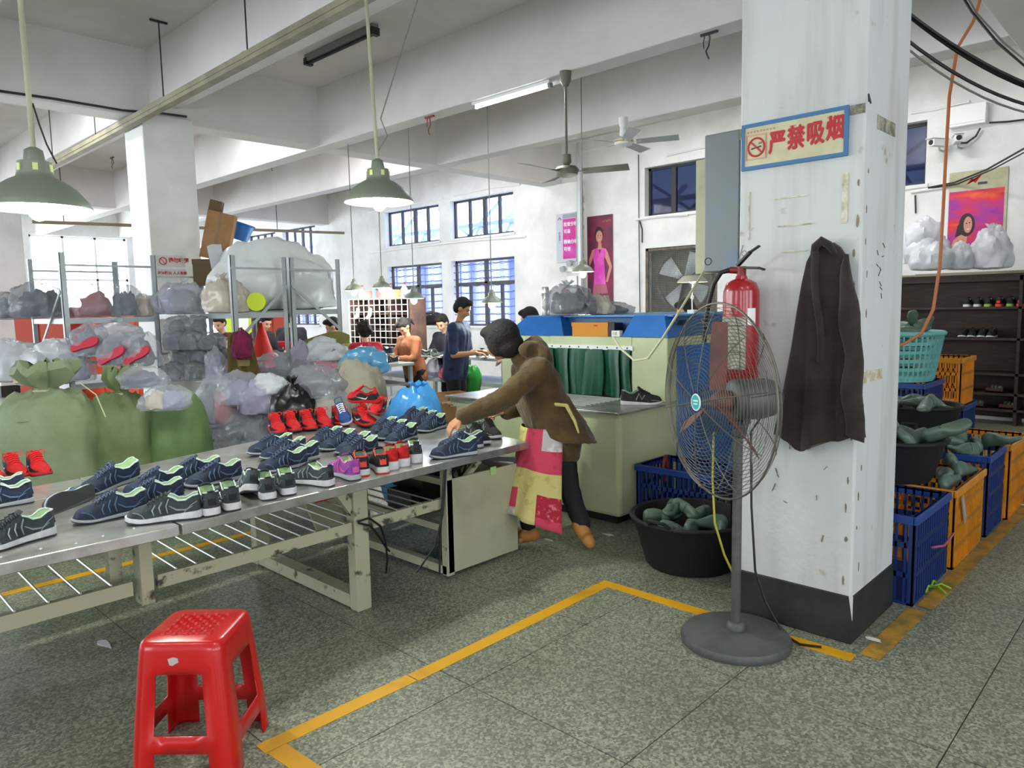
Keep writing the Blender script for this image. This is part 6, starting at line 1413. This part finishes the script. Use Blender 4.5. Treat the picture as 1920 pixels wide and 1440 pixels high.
shape([(.25, .3), (.72, .3), (.66, .55), (.74, .66), (.58, .68), (.5, .62), (.42, .68), (.2, .66), (.28, .5)], 'p_pink', 'printed_top'); shape([(.2, .2), (.8, .22), (.74, .31), (.24, .31)], 'p_skirt', 'printed_skirt', .0065)
shape([(.72, .67), (.82, .62), (.97, .48), (.8, .33), (.72, .33), (.86, .48), (.7, .58)], 'p_skin', 'printed_arm', .007); shape([(.2, .66), (.3, .67), (.2, .56), (.08, .5), (.06, .56)], 'p_skin', 'printed_arm', .007)
shape([(.42, .66), (.58, .66), (.55, .75), (.45, .75)], 'p_skin', 'printed_neck', .0072); shape(ell(.47, .82, .17, .07), 'p_hair', 'printed_hair', .0074); shape(ell(.48, .79, .13, .06), 'p_skin', 'printed_face', .0078); shape(ell(.43, .8, .02, .005, 8), 'p_hair', 'printed_eye', .0082); shape(ell(.54, .8, .02, .005, 8), 'p_hair', 'printed_eye', .0082); shape([(.43, .765), (.485, .755), (.54, .765), (.485, .76)], 'white', 'printed_smile', .0082)
b = MB()
for k in range(4): b.tube([(px_-.008, ya-pw*(.62+.08*k), zt-.1+.02*(k % 2)), (px_-.008, ya-pw*(.66+.08*k), zt-.06), (px_-.008, ya-pw*(.7+.08*k), zt-.1)], .006, 5)
part('script_logo', b, 'sign_pink', po, label='pale script logo')
# right poster
ya, za = ypx(1781, 325, px_); yb, zb = ypx(1882, 500, px_); pw = ya-yb; zt = za-.03
pr = po = thing('poster', 'sunset poster of a smiling figure above the wooden rack', 'poster', (px_, (ya+yb)/2, zb), world=True)
part('sheet', MB().box(px_-.004, yb, zb, px_, ya, zt+.03), M('pst_cream', 'b9b79a', .7, col2='a8a688', scale=6), pr)
def sunset():
    m = M('sunset', 'c03080', .6); nt = m.node_tree; N = nt.nodes; L = nt.links; tc = N.new('ShaderNodeTexCoord'); mp = N.new('ShaderNodeMapping'); mp.inputs['Scale'].default_value = (1, 1.2, 3.5); L.new(tc.outputs['Object'], mp.inputs[0])
    n = N.new('ShaderNodeTexNoise'); n.inputs['Scale'].default_value = 1.7; n.inputs['Detail'].default_value = 5; L.new(mp.outputs[0], n.inputs['Vector']); r = N.new('ShaderNodeValToRGB'); e = r.color_ramp.elements
    e[0].position = .3; e[0].color = (*rgb('6a2a8e'), 1); e[1].position = .72; e[1].color = (*rgb('e8682a'), 1); x = e.new(.45); x.color = (*rgb('a82a8a'), 1); x = e.new(.57); x.color = (*rgb('d3283e'), 1)
    L.new(n.outputs['Fac'], r.inputs[0]); L.new(r.outputs[0], N['Principled BSDF'].inputs['Base Color'])
sunset(); H_ = zt+.03-zb
part('printed_sky', MB().box(px_-.006, yb+.03, zb+.02, px_-.003, ya-.005, zb+H_*.8), 'sunset', pr)
shape([(.03, .02), (.04, .2), (.12, .3), (.26, .36), (.36, .33), (.33, .2), (.34, .02)], 'p_skin', 'printed_shoulder', .008); shape([(.1, .02), (.24, .22), (.34, .2), (.36, .02)], 'u_red', 'printed_dress', .0085); shape(ell(.34, .45, .14, .12), 'p_hair', 'printed_hair', .0082); shape([(.18, .45), (.3, .5), (.3, .36), (.14, .33)], 'p_hair', 'printed_hair', .0081); shape(ell(.36, .45, .075, .085), 'p_skin', 'printed_face', .009); shape(ell(.335, .465, .012, .008, 8), 'p_hair', 'printed_eye', .0095); shape(ell(.39, .47, .012, .008, 8), 'p_hair', 'printed_eye', .0095); shape([(.335, .41), (.365, .395), (.4, .415), (.366, .405)], 'white', 'printed_smile', .0095)
shape([(.3, .86), (.4, .93), (.42, .89), (.56, .95), (.46, .87), (.42, .91)], 'u_red', 'printed_logo', .007)
part('logo_text', text_mb('乔步堡', .07, .0006).xf(frame_x(px_-.007, ya-pw*.58, zb+H_*.865)), 'dark_metal', pr) if False else part('logo_text', MB().box(px_-.007, ya-pw*.66, zb+H_*.85, px_-.005, ya-pw*.5, zb+H_*.875), 'dark_metal', pr)
# notices on the far pillar
cy = 9.196
nt_ = thing('notice', 'white no-smoking notice with red characters on the far pillar', 'sign', at_y(318, 512, cy), world=False)
nt_.location = (0, 0, 0); q = at_y(295, 500, cy); q2 = at_y(346, 480, cy)
part('sheet', MB().box(q.x, cy-.003, q.z, q2.x, cy, q2.z), M('paper', 'c8c6c6', .7), nt_); part('text', text_mb('请勿吸烟', .062, .0006, 'LEFT', .002).xf(frame_y(q.x+.13, cy-.004, (q.z+q2.z)/2+.01)), 'sign_red', nt_)
part('ring', MB().tube([(q.x+.07+.042*math.cos(a*.4), cy-.004, (q.z+q2.z)/2+.042*math.sin(a*.4)) for a in range(16)], .006, 5, closed=True).bar((q.x+.04, cy-.004, q.z+.1), (q.x+.1, cy-.004, q.z+.03), .003, .008), 'sign_red', nt_)
n2 = thing('notice', 'strip notice of red characters below the no-smoking notice', 'sign', (0, 0, 0)); q = at_y(298, 520, cy); q2 = at_y(348, 505, cy)
part('sheet', MB().box(q.x, cy-.003, q.z, q2.x, cy, q2.z), 'paper', n2); part('text', text_mb('注意防火 人人有责', .042, .0006, 'CENTER', .0015).xf(frame_y((q.x+q2.x)/2, cy-.004, (q.z+q2.z)/2)), 'sign_red', n2)
for t, zz in ((nt_, None), (n2, None)):
    pass
# mesh window with exhaust fan
ef = thing('exhaust_fan', 'wall exhaust fan behind wire mesh in the low square window', 'fan', (X1+.1, 6.68, 1.41), world=True)
b = MB()
for y in (5.98, 7.34): b.box(X1+.02, y, 1.41, X1+.07, y+.05, 2.58)
for z in (1.41, 2.53): b.box(X1+.02, 5.98, z, X1+.07, 7.39, z+.05)
part('frame', b, M('rusty', '5a5248', .8, col2='7a7062', scale=9), ef)
part('back_board', MB().box(X1+.2, 5.98, 1.41, X1+.23, 7.39, 2.58), M('louvre', '6c6a62', .7, col2='565349', scale=4), ef)
for k in range(4):
    a = k*PI/2+.6; part('blade', MB().sheet(lambda u, v, a=a: (X1+.14+(v-.5)*.08, 6.68+(.06+.44*u)*math.cos(a+(v-.5)*.7), 2.0+(.06+.44*u)*math.sin(a+(v-.5)*.7)), 6, 4, .004), 'shelf_grey', ef, smooth=True)
part('ring', MB().tube([(X1+.12, 6.68+.53*math.cos(a*PI/20), 2.0+.53*math.sin(a*PI/20)) for a in range(40)], .02, 6, closed=True), 'rusty', ef, smooth=True); part('hub', MB().cyl((X1+.08, 6.68, 2.0), (X1+.2, 6.68, 2.0), .07, n=20), 'dark_metal', ef, smooth=True)
b = MB()
for k in range(45): b.cyl((X1+.03, 6.0+.0308*k, 1.43), (X1+.03, 6.0+.0308*k, 2.56), .0022, n=4)
for k in range(37): b.cyl((X1+.03, 6.0, 1.44+.0308*k), (X1+.03, 7.37, 1.44+.0308*k), .0022, n=4)
part('wire_mesh', b, 'grey_metal', ef, kind='stuff')
# emergency light, wall extinguisher
q = at_x(1068, 505, sx); em = thing('emergency_light', 'white twin-spot emergency light on the wall pier', 'light', q)
part('box', MB().box(-.05, -.1, -.05, .0, .1, .06), 'white', em, bevel=.006)
for y, z in ((.1, .02), (-.06, .12)): part('spot', MB().cyl((-.03, y, z), (-.11, y, z-.02), .05, .06, 16), 'shelf_grey', em, smooth=True)
q = at_x(1062, 545, sx-.08); e2 = thing('fire_extinguisher', 'small red extinguisher on the wall pier behind the striped bag', 'extinguisher', q)
part('cylinder', MB().lathe([(0, -.45), (.075, -.45), (.08, -.43), (.08, -.02), (.05, .02), (.02, .03), (0, .03)], n=20), 'ext_red', e2, smooth=True); part('lever', MB().bar((0, .02, .05), (-.02, -.08, .11), .02, .015), 'black', e2); part('hose', MB().tube([(0, .03, .05), (0, .1, .02), (0, .13, -.1)], .012, 6), 'black', e2, smooth=True)
q = at_x(1076, 540, sx); sw = thing('switch_box', 'white electric box on the wall pier', 'box', q); part('cover', MB().box(-.06, -.12, -.2, 0, .12, .22), 'white', sw, bevel=.006); part('lock', MB().ball((-.062, -.05, .0), .012, 8, 6), 'dark_metal', sw)
# junction box, cameras
q = at_x(1817, 218, X1-.01); jb = thing('junction_box', 'white junction box high on the wall at the right', 'box', q); part('cover', MB().box(-.12, -.21, -.13, .0, .21, .13), 'white', jb, bevel=.008); part('lid_seam', MB().box(-.122, -.2, -.1, -.119, .2, -.095), 'shelf_grey', jb)
for k, (px, py, yw, lb) in enumerate(((1762, 268, R(150), 'left surveillance camera aimed sideways under the junction box'), (1795, 262, R(200), 'right surveillance camera aimed at the viewer under the junction box'))):
    q = at_x(px, py, X1-.22); t = thing('security_camera', lb, 'camera', q, yw, 'security cameras')
    part('housing', MB().box(-.12, -.045, -.045, .14, .045, .045), 'white', t, bevel=.008); part('sunshield', MB().box(-.1, -.055, .047, .18, .055, .055), 'white', t); part('lens', MB().cyl((.14, 0, 0), (.15, 0, 0), .032, n=18), 'black', t, smooth=True)
    inv = Matrix.Rotation(-yw, 4, 'Z'); e_ = inv @ V3(.21, 0, -.08); part('bracket', MB().tube([(0, 0, -.05), (0, 0, -.09), tuple(e_)], .014, 8), 'shelf_grey', t, smooth=True)
def cord(pts, r, mat, label, group='cables at the right'): tag(part('cable', MB().tube(pts, r, 7), mat, smooth=True), label, 'cable', group)
def sag(a, b_, s, n=14):
    a = Vector(a); b_ = Vector(b_); P = [a.lerp(b_, i/n)-V3(0, 0, s*4*(i/n)*(1-i/n)) for i in range(n+1)]; e = V3(b_.x+1.2, Y0+.02, 3.7)
    return P+[b_.lerp(e, i/8)-V3(0, 0, .25*4*(i/8)*(1-i/8)) for i in range(1, 9)]
cord(sag((4.06, 1.62, 3.55), at_d(1960, 175, 4.2), .12), .012, 'cord_black', 'thickest black cable sagging from behind the pillar to the upper right'); cord(sag((4.06, 1.62, 3.53), at_d(1960, 170, 4.15), .1), .008, 'cord_black', 'black cable running close beside the thickest one')
cord(sag((4.06, 1.62, 3.42), at_d(1960, 205, 4.2), .14), .009, 'cord_black', 'lower black cable sagging to the right edge'); cord(sag((4.06, 1.62, 3.4), at_d(1960, 218, 4.3), .16), .006, 'cord_grey', 'thin grey cable, lowest of the sagging bundle')
cord([at_d(1760, -80, 4.66).xy.to_3d()+V3(0, 0, 3.912), at_d(1790, -30, 4.6), at_d(1822, 22, 4.5), at_d(1870, 80, 4.4), at_d(1940, 140, 4.3), V3(5.6, -1.5, 3.0), V3(6.2, -4.98, 3.6)], .008, 'cord_black', 'black cable coming down across the upper right corner'); cord([at_d(1770, -80, 4.66).xy.to_3d()+V3(0, 0, 3.912), at_d(1800, -30, 4.6), at_d(1832, 26, 4.5), at_d(1880, 78, 4.4), at_d(1940, 128, 4.3), V3(5.7, -1.5, 3.05), V3(6.4, -4.98, 3.6)], .006, 'cord_grey', 'grey cable beside the one in the upper right corner')
cord([at_x(1740, 352, X1-.03), at_x(1790, 342, X1-.06), at_x(1850, 318, X1-.4), at_x(1935, 270, X1-.8), V3(10.3, -1.5, 3.9), V3(10.2, -4.98, 4.0)], .012, 'cord_black', 'dark cable rising over the sunset poster to the right edge'); cord([at_x(1740, 354, X1-.03), at_x(1795, 345, X1-.06), at_x(1860, 318, X1-.4), at_x(1935, 278, X1-.8), V3(10.35, -1.5, 3.85), V3(10.3, -4.98, 3.95)], .009, 'cord_black', 'second dark cable just below the one over the sunset poster')
cord([at_x(1838, 240, X1-.06), at_x(1830, 255, X1-.05), at_x(1812, 268, X1-.08), at_x(1802, 268, X1-.15)], .012, 'dark_metal', 'dark lead looping from the junction box to the cameras'); cord([at_x(1855, 230, X1-.04), at_x(1890, 228, X1-.04), at_x(1940, 222, X1-.04), V3(X1-.04, -1, 3.8), V3(X1-.04, -4.95, 3.8)], .012, 'dark_metal', 'dark lead running right from the junction box')
tag(part('air_hose', MB().tube([at_d(1870, -70, 5.2).xy.to_3d()+V3(0, 0, 3.912), at_d(1850, -40, 5.2), at_d(1825, 40, 5.2), at_d(1795, 90, 5.2), at_d(1780, 180, 5.2), at_d(1774, 280, 5.2), at_d(1768, 400, 5.2), at_d(1762, 500, 5.2), at_d(1750, 580, 5.2), at_d(1728, 625, 5.2), at_d(1700, 642, 5.2), at_d(1680, 650, 5.2)], .011, 8), M('hose_orange', 'b8693a', .5), smooth=True), 'orange air hose hanging down at the right of the pillar', 'hose')
# white bags on the wooden rack
for k, (px, py, wp, hp, lb) in enumerate(((1732, 468, 62, 62, 'topmost white bag in the pile above the wooden rack'), (1738, 490, 84, 50, 'white bag in the middle of the pile above the wooden rack'), (1745, 508, 72, 50, 'front white bag on the rack beside the orange hose'), (1800, 502, 46, 46, 'small white bag between the larger ones on the rack'), (1858, 500, 74, 72, 'tied white bag at the right in front of the sunset poster'))):
    bag(px, py, 8.9 if k < 2 else 8.75, wp, hp, lb, 'film_white', 201+k, ('c_grey',) if k == 3 else (), k in (4,), group='white bags on the wooden rack', z=(2.16 if k == 0 else 2.02 if k == 1 else 1.93))
# ================================================================ THINGS ON THE MACHINE
bag(1068, 592, 6.3, 96, 54, 'grey translucent bag of ribbed soles on the machine top', 'film_grey', 211, ('c_stripe', 'c_stripe', 'c_dark'), True, group='bags on the machine', z=1.516)
bag(1125, 591, 6.4, 50, 34, 'small cream bag beside the ribbed sole bag', 'film_cream', 213, ('c_cream',), True, group='bags on the machine', z=1.516)
bag(1150, 591, 6.6, 74, 22, 'flat grey bag lying on the machine top', 'film_grey', 215, ('c_grey',), False, group='bags on the machine', z=1.516)
# ================================================================ FAR BENCHES
def bench(label, a, b_, wd, z, items=True):
    a = V3(*a, 0); b_ = V3(*b_, 0); d = (b_-a).normalized(); e = V3(-d.y, d.x, 0)*wd/2; t = thing('assembly_bench', label, 'bench', (a+b_)/2, group='far assembly benches', world=False)
    c = (a+b_)/2; h = (b_-a).length/2
    t.rotation_euler = (0, 0, math.atan2(d.y, d.x))
    part('top', MB().box(-h, -wd/2, z-.04, h, wd/2, z), 'shelf_grey', t, bevel=.004); part('lower_rail', MB().bar((-h, -wd/2+.03, .6), (h, -wd/2+.03, .6), .03, .05).bar((-h, wd/2-.03, .6), (h, wd/2-.03, .6), .03, .05), 'shelf_grey', t)
    part('lower_shelf', MB().box(-h+.03, -wd/2+.04, .61, h-.03, wd/2-.04, .625), 'shelf_grey', t)
    n = max(2, int(h*2/1.4))
    for k in range(n+1):
        for s in (-1, 1): part('leg', MB().bar((-h+.04+(2*h-.08)*k/n, s*(wd/2-.04), 0), (-h+.04+(2*h-.08)*k/n, s*(wd/2-.04), z-.04), .045), 'shelf_grey', t)
    return t
bench('assembly bench where the man in blue works', (6.9, 6.4), (7.1, 9.4), .7, .95)
bench('assembly bench below the white wire grid', (5.75, 7.6), (6.0, 10.2), .6, .9)
bench('assembly bench beyond the rack with the red boxes', (5.2, 11), (8.2, 11.3), .7, .9)
# items on the far benches
for k, (px, py, d, m, lb) in enumerate(((700, 636, 9.4, 'navy', 'navy upper on the bench under the wire grid, left'), (735, 632, 9.5, 'navy', 'navy upper stacked on the bench under the wire grid'), (745, 645, 9.3, 'black', 'black upper lying on the grid bench'), (812, 652, 9.6, 'grey', 'grey upper heaped on the bench left of the man'), (790, 650, 9.7, 'grey', 'grey upper on the bench between two workers'), (895, 648, 9.3, 'black', 'dark shoe the man in blue works on'), (655, 622, 9.2, 'navy', 'navy upper by the rack post on the grid bench'))):
    q = at_d(px, py, d); q.z = max(q.z, .955 if k in (3, 4, 5) else .905) if k != 0 else .905
    shoe_at(m, q, R(30+70*k), lb, 'shoes on the far benches')
    ALL_SHOES[-1].location.z = .955 if k in (3, 4, 5) else .905+(.1 if k in (1,) else 0)
def small_box(px, py, d, s, mat, label, z=None, rz=0, cat='box', name='carton', lid=True, op=False):
    q = at_d(px, py, d)
    if z is not None: q.z = z
    t = thing(name, label, cat, q, RZV+rz, 'cartons and boxes'); w_, dp, h = s
    if op:
        part('walls', MB().box(-w_/2, -dp/2, 0, w_/2, -dp/2+.006, h).box(-w_/2, dp/2-.006, 0, w_/2, dp/2, h).box(-w_/2, -dp/2, 0, -w_/2+.006, dp/2, h).box(w_/2-.006, -dp/2, 0, w_/2, dp/2, h).box(-w_/2, -dp/2, 0, w_/2, dp/2, .01), mat, t)
    else:
        part('body', MB().box(-w_/2, -dp/2, 0, w_/2, dp/2, h*.85), mat, t); part('lid', MB().box(-w_/2-.004, -dp/2-.004, h*.75, w_/2+.004, dp/2+.004, h), mat, t)
    return t
small_box(852, 768, 6.95, (.26, .3, .16), 'cardboard', 'open cardboard carton beyond the blue sack', None, R(30), op=True)
small_box(864, 786, 6.55, (.42, .3, .14), 'cardboard', 'shallow carton full of small red and white parts', None, R(20), op=True)
sb = thing('side_table', 'low steel side table carrying the cartons beside the machine', 'table', at_d(856, 795, 6.75).xy.to_3d(), RZV+R(20)); zt_ = at_d(864, 786, 6.55).z
part('top', MB().box(-.33, -.28, zt_-.03, .33, .28, zt_-.002), 'shelf_grey', sb)
for x in (-.3, .3):
    for y in (-.25, .25): part('leg', MB().bar((x, y, 0), (x, y, zt_-.03), .04), 'shelf_grey', sb)
b = MB(); rr = random.Random(6); q = at_d(864, 786, 6.55)
for k in range(60): p = q+V3(rr.uniform(-.13, .13), rr.uniform(-.13, .13), .13+rr.uniform(0, .02)); b.cb(p, (.03, .02, .012))
pp = part('small_parts', b, M('confetti', 'c8b8a8', .7, col2='a83a3a', scale=18), kind='stuff'); tag(pp, 'heap of small red and white parts in the shallow carton', 'parts')
tag(part('green_bag', MB().blob(at_d(886, 735, 9.3), (.13, .09, .24), 31, .15, 2, 24, 16, .9, .4, .2), M('bag_green', '1f7a2c', .35), smooth=True), 'bright green plastic bag hanging below the bench beside the man', 'bag')
tag(part('green_pad', MB().blob(at_z(772, 660, .955), (.11, .08, .08), 33, .15, 2, 20, 12, .9, .4, .1), M('pad_green', '2fae5a', .6), smooth=True), 'bright green pad on the bench before the bent worker', 'pad')
tag(part('pink_heap', MB().blob(at_z(784, 664, .955), (.16, .1, .08), 35, .2, 2, 20, 12, .9, .4, .2), M('heap_pink', 'c08088', .8), smooth=True), 'heap of dusty pink linings on the far bench', 'linings')
tag(part('black_bag', MB().blob(at_d(800, 610, 10.6), (.26, .12, .14), 37, .2, 2, 24, 14, .9, .4, .2), 'bag_black', smooth=True), 'black bag hanging behind the bent worker', 'bag')
tag(part('blue_bag', MB().blob(at_z(815, 706, .63), (.17, .12, .17), 39, .2, 2, 24, 14, .9, .4, .2), 'film_lilac', smooth=True), 'lilac-blue bag under the far bench beside the man', 'bag')
tag(part('red_bundle', MB().blob(at_z(832, 709, .63), (.07, .06, .1), 41, .2, 2, 18, 12, .9, .4, .2), 'c_pink', smooth=True), 'red bundle under the far bench beside the lilac-blue bag', 'bundle')
# white wire grid with cubbyholes
gX = 6.25
g0, g1 = at_x(765, 600, gX).y, at_x(655, 600, gX).y; gt = at_x(655, 562, gX).z; gb = at_x(765, 640, gX).z-.05
gr = thing('wire_grid', 'white wire grid panel in front of brown cubbyholes on the far bench', 'grid', (gX, (g0+g1)/2, .9), world=True)
b = MB(); nv = 11; nh = 7
for k in range(nv+1): y = g0+(g1-g0)*k/nv; part('wire', MB().cyl((gX, y, gb), (gX, y, gt), .006, n=6), 'white', gr)
for k in range(nh+1): z = gb+(gt-gb)*k/nh; part('wire', MB().cyl((gX, g0, z), (gX, g1, z), .006, n=6), 'white', gr)
part('cubby_back', MB().box(gX+.3, g0, .9, gX+.32, g1, gt), M('cubby', '5a3f36', .8, col2='3f2c28', scale=4), gr)
for k in range(5): z = .9+(gt-.9)*k/4; part('cubby_shelf', MB().box(gX+.03, g0, z-.015, gX+.3, g1, z), 'cubby', gr)
for k in range(4): y = g0+(g1-g0)*k/3; part('cubby_side', MB().box(gX+.03, y-.01, .9, gX+.3, y+.01, gt), 'cubby', gr)
rr = random.Random(21)
for k in range(7):
    y = g1-.12-.17*k; m = ['film_clear', 'box_red', 'film_blue2', 'box_red', 'white', 'cardboard', 'film_white'][k]; lb = ['clear bottle', 'red carton', 'blue bottle', 'low red carton', 'white tub', 'brown carton', 'white jar'][k]+' on top of the cubbyholes behind the wire grid'
    if k in (1, 3, 5): small_box(0, 0, 1, (.16, .14, .12), m, lb); o = bpy.data.objects[[x.name for x in COL.objects if x.get('label') == lb][0]]; o.location = (gX+.16, y, gt)
    else:
        t = thing('bottle', lb, 'bottle', (gX+.16, y, gt), group='bottles over the grid'); part('body', MB().lathe([(0, 0), (.045, 0), (.045, .13), (.02, .17), (.02, .19), (0, .19)], n=16), m, t, smooth=True); part('cap', MB().lathe([(.022, .19), (.022, .21), (0, .21)], n=12), 'box_red', t)
for px, lb in ((672, 'grey glove hooked on the wire grid, left'), (695, 'white glove hooked on the wire grid, right')):
    q = at_x(px, 590, gX-.03); mb = MB(); hand(mb, q+V3(0, 0, .08), V3(0, .3, -1), V3(-1, 0, 0)); tag(part('glove', mb, 'shelf_grey', smooth=True), lb, 'glove', 'gloves')
# behind the racks: red boxes, cone, tin, boards
for k in range(3):
    q = at_d(545+28*k, 640, 11.2); t = small_box(0, 0, 1, (.42, .35, .24), 'vest_red', O[k]+' bright red patterned carton from the left beyond the racks'); t.location = (q.x, q.y, .9); rr = random.Random(k)
    for j in range(5): part('print_dash', MB().bar((-.18+.08*j, -.181, .1), (-.14+.08*j, -.181, .13+.03*(j % 2)), .004, .012), 'white', t)
q = at_d(494, 690, 9.0); tag(part('red_cone', MB().lathe([(0, 0), (.16, 0), (.15, .02), (.02, .46), (0, .47)], (q.x, q.y, 1.02-.02), 24), M('cone_red', 'e03024', .6), smooth=True), 'bright red cone shape standing behind the coat rack', 'cone')
q = at_d(494, 690, 9.0); t = thing('stool_table', 'grey stand under the red cone behind the coat rack', 'stand', (q.x, q.y, 0)); part('top', MB().box(-.25, -.25, .96, .25, .25, 1.0), 'shelf_grey', t)
for x in (-.22, .22):
    for y in (-.22, .22): part('leg', MB().bar((x, y, 0), (x, y, .96), .04), 'shelf_grey', t)
q = at_d(412, 645, 8.4); t = thing('paint_tin', 'silver tin on a red box seen behind the corner post', 'tin', (q.x, q.y, 1.13)); part('body', MB().lathe([(0, 0), (.085, 0), (.085, .18), (.09, .185), (0, .185)], n=24), 'steel', t, smooth=True); part('label', MB().lathe([(.0865, .03), (.0865, .15)], n=24, cap=False), 'white', t)
t = small_box(0, 0, 1, (.34, .3, .2), 'vest_red', 'red box under the silver tin behind the corner post'); t.location = (q.x, q.y, .945)
for k, (px, py, d, s, m, lb) in enumerate(((93, 640, 13.5, (.9, .5, 1.7), 'brick_red', 'brick red cupboard beyond the left rack'), (205, 628, 14.0, (1.3, .5, 1.75), 'orange_red2', 'orange-red panel cupboard beyond the left rack'), (520, 640, 15, (.5, .4, 1.6), 'brick_red', 'brick red cupboard far behind the worker with long hair'))):
    if 'brick_red' not in MATS: M('brick_red', 'a23c28', .7); M('orange_red2', 'd4512c', .7)
    q = at_d(px, py, d); t = thing('cupboard', lb, 'cupboard', (q.x, q.y, 0), RZV, 'far cupboards'); w_, dp, h = s
    part('body', MB().box(-w_/2, -dp/2, 0, w_/2, dp/2, h), m, t)
    for j in range(2): dd = part('door', MB().box(-w_/2+.02+j*w_/2, -dp/2-.02, .1, -w_/2+w_/2-.02+j*w_/2, -dp/2, h-.05), m, t); part('handle', MB().cb(((j-.5)*.1, -dp/2-.03, h*.55), (.02, .02, .12)), 'dark_metal', dd)
q = at_d(450, 605, 12); t = thing('sign_board', 'lime green and white board beyond the racks', 'sign', (q.x, q.y, 1.2), RZV); part('panel', MB().box(-.22, 0, 0, .22, .02, .42), 'lime_bright', t); part('inset', MB().box(-.1, -.004, .1, .14, 0, .3), 'white', t); part('post', MB().bar((-.18, .03, -1.2), (-.18, .03, .1), .04), 'white', t)
# tilted carton and blue bin above the racks
t = thing('carton', 'tall brown carton tilted on top of the rack beside the far pillar', 'box', at_d(400, 478, 8.6), RZV, 'cartons and boxes'); t.rotation_euler = (R(4), R(14), RZV+R(14)); part('body', MB().box(-.13, -.12, -.05, .17, .12, .5), 'cardboard', t); part('flap', MB().box(-.13, -.1, .5, -.0, .1, .62), 'cardboard_dark', t); part('tape', MB().box(.0, -.122, -.04, .03, -.12, .49), M('tape_brown', '7d5a38', .4), t)
t = thing('carton', 'dark brown carton under the tilted one', 'box', at_d(388, 520, 8.7), RZV, 'cartons and boxes'); part('body', MB().box(-.12, -.1, -.1, .1, .1, .2), 'cardboard_dark', t); part('lid', MB().box(-.125, -.105, .15, .105, .105, .21), 'cardboard_dark', t)
t = thing('blue_bin', 'blue plastic bin piece behind the tilted carton', 'bin', at_d(448, 450, 8.9), RZV); t.rotation_euler = (0, R(20), RZV); part('shell', MB().lathe([(.1, 0), (.13, .2), (.12, .2), (.095, .01)], n=24, cap=False), 'mach_blue', t, smooth=True); part('rim', MB().tube([(.13*math.cos(a*PI/12), .13*math.sin(a*PI/12), .2) for a in range(24)], .012, 6, closed=True), 'mach_blue', t, smooth=True)
# beam cable
tag(part('cable', MB().tube([at_y(-40, 165, 9.28), at_y(100, 185, 9.28), at_y(230, 207, 9.19), at_y(300, 212, 9.18), at_y(350, 219, 9.18)], .014, 6), 'dark_metal', smooth=True), 'dark cable stapled along the cross beam over the far pillar', 'cable')
for k, px in enumerate((365, 381, 397)):
    q = at_z(px, 243+2*k, 4.69); 
    q = at_y(px, 243+3*k, 11.5); tag(part('hanger_bolt', MB().cyl((q.x, q.y, q.z), (q.x, q.y, 4.7), .01, n=6), 'dark_metal'), O[k]+' rusty hanger rod from the left beyond the cross beam', 'rod', 'hanger rods')
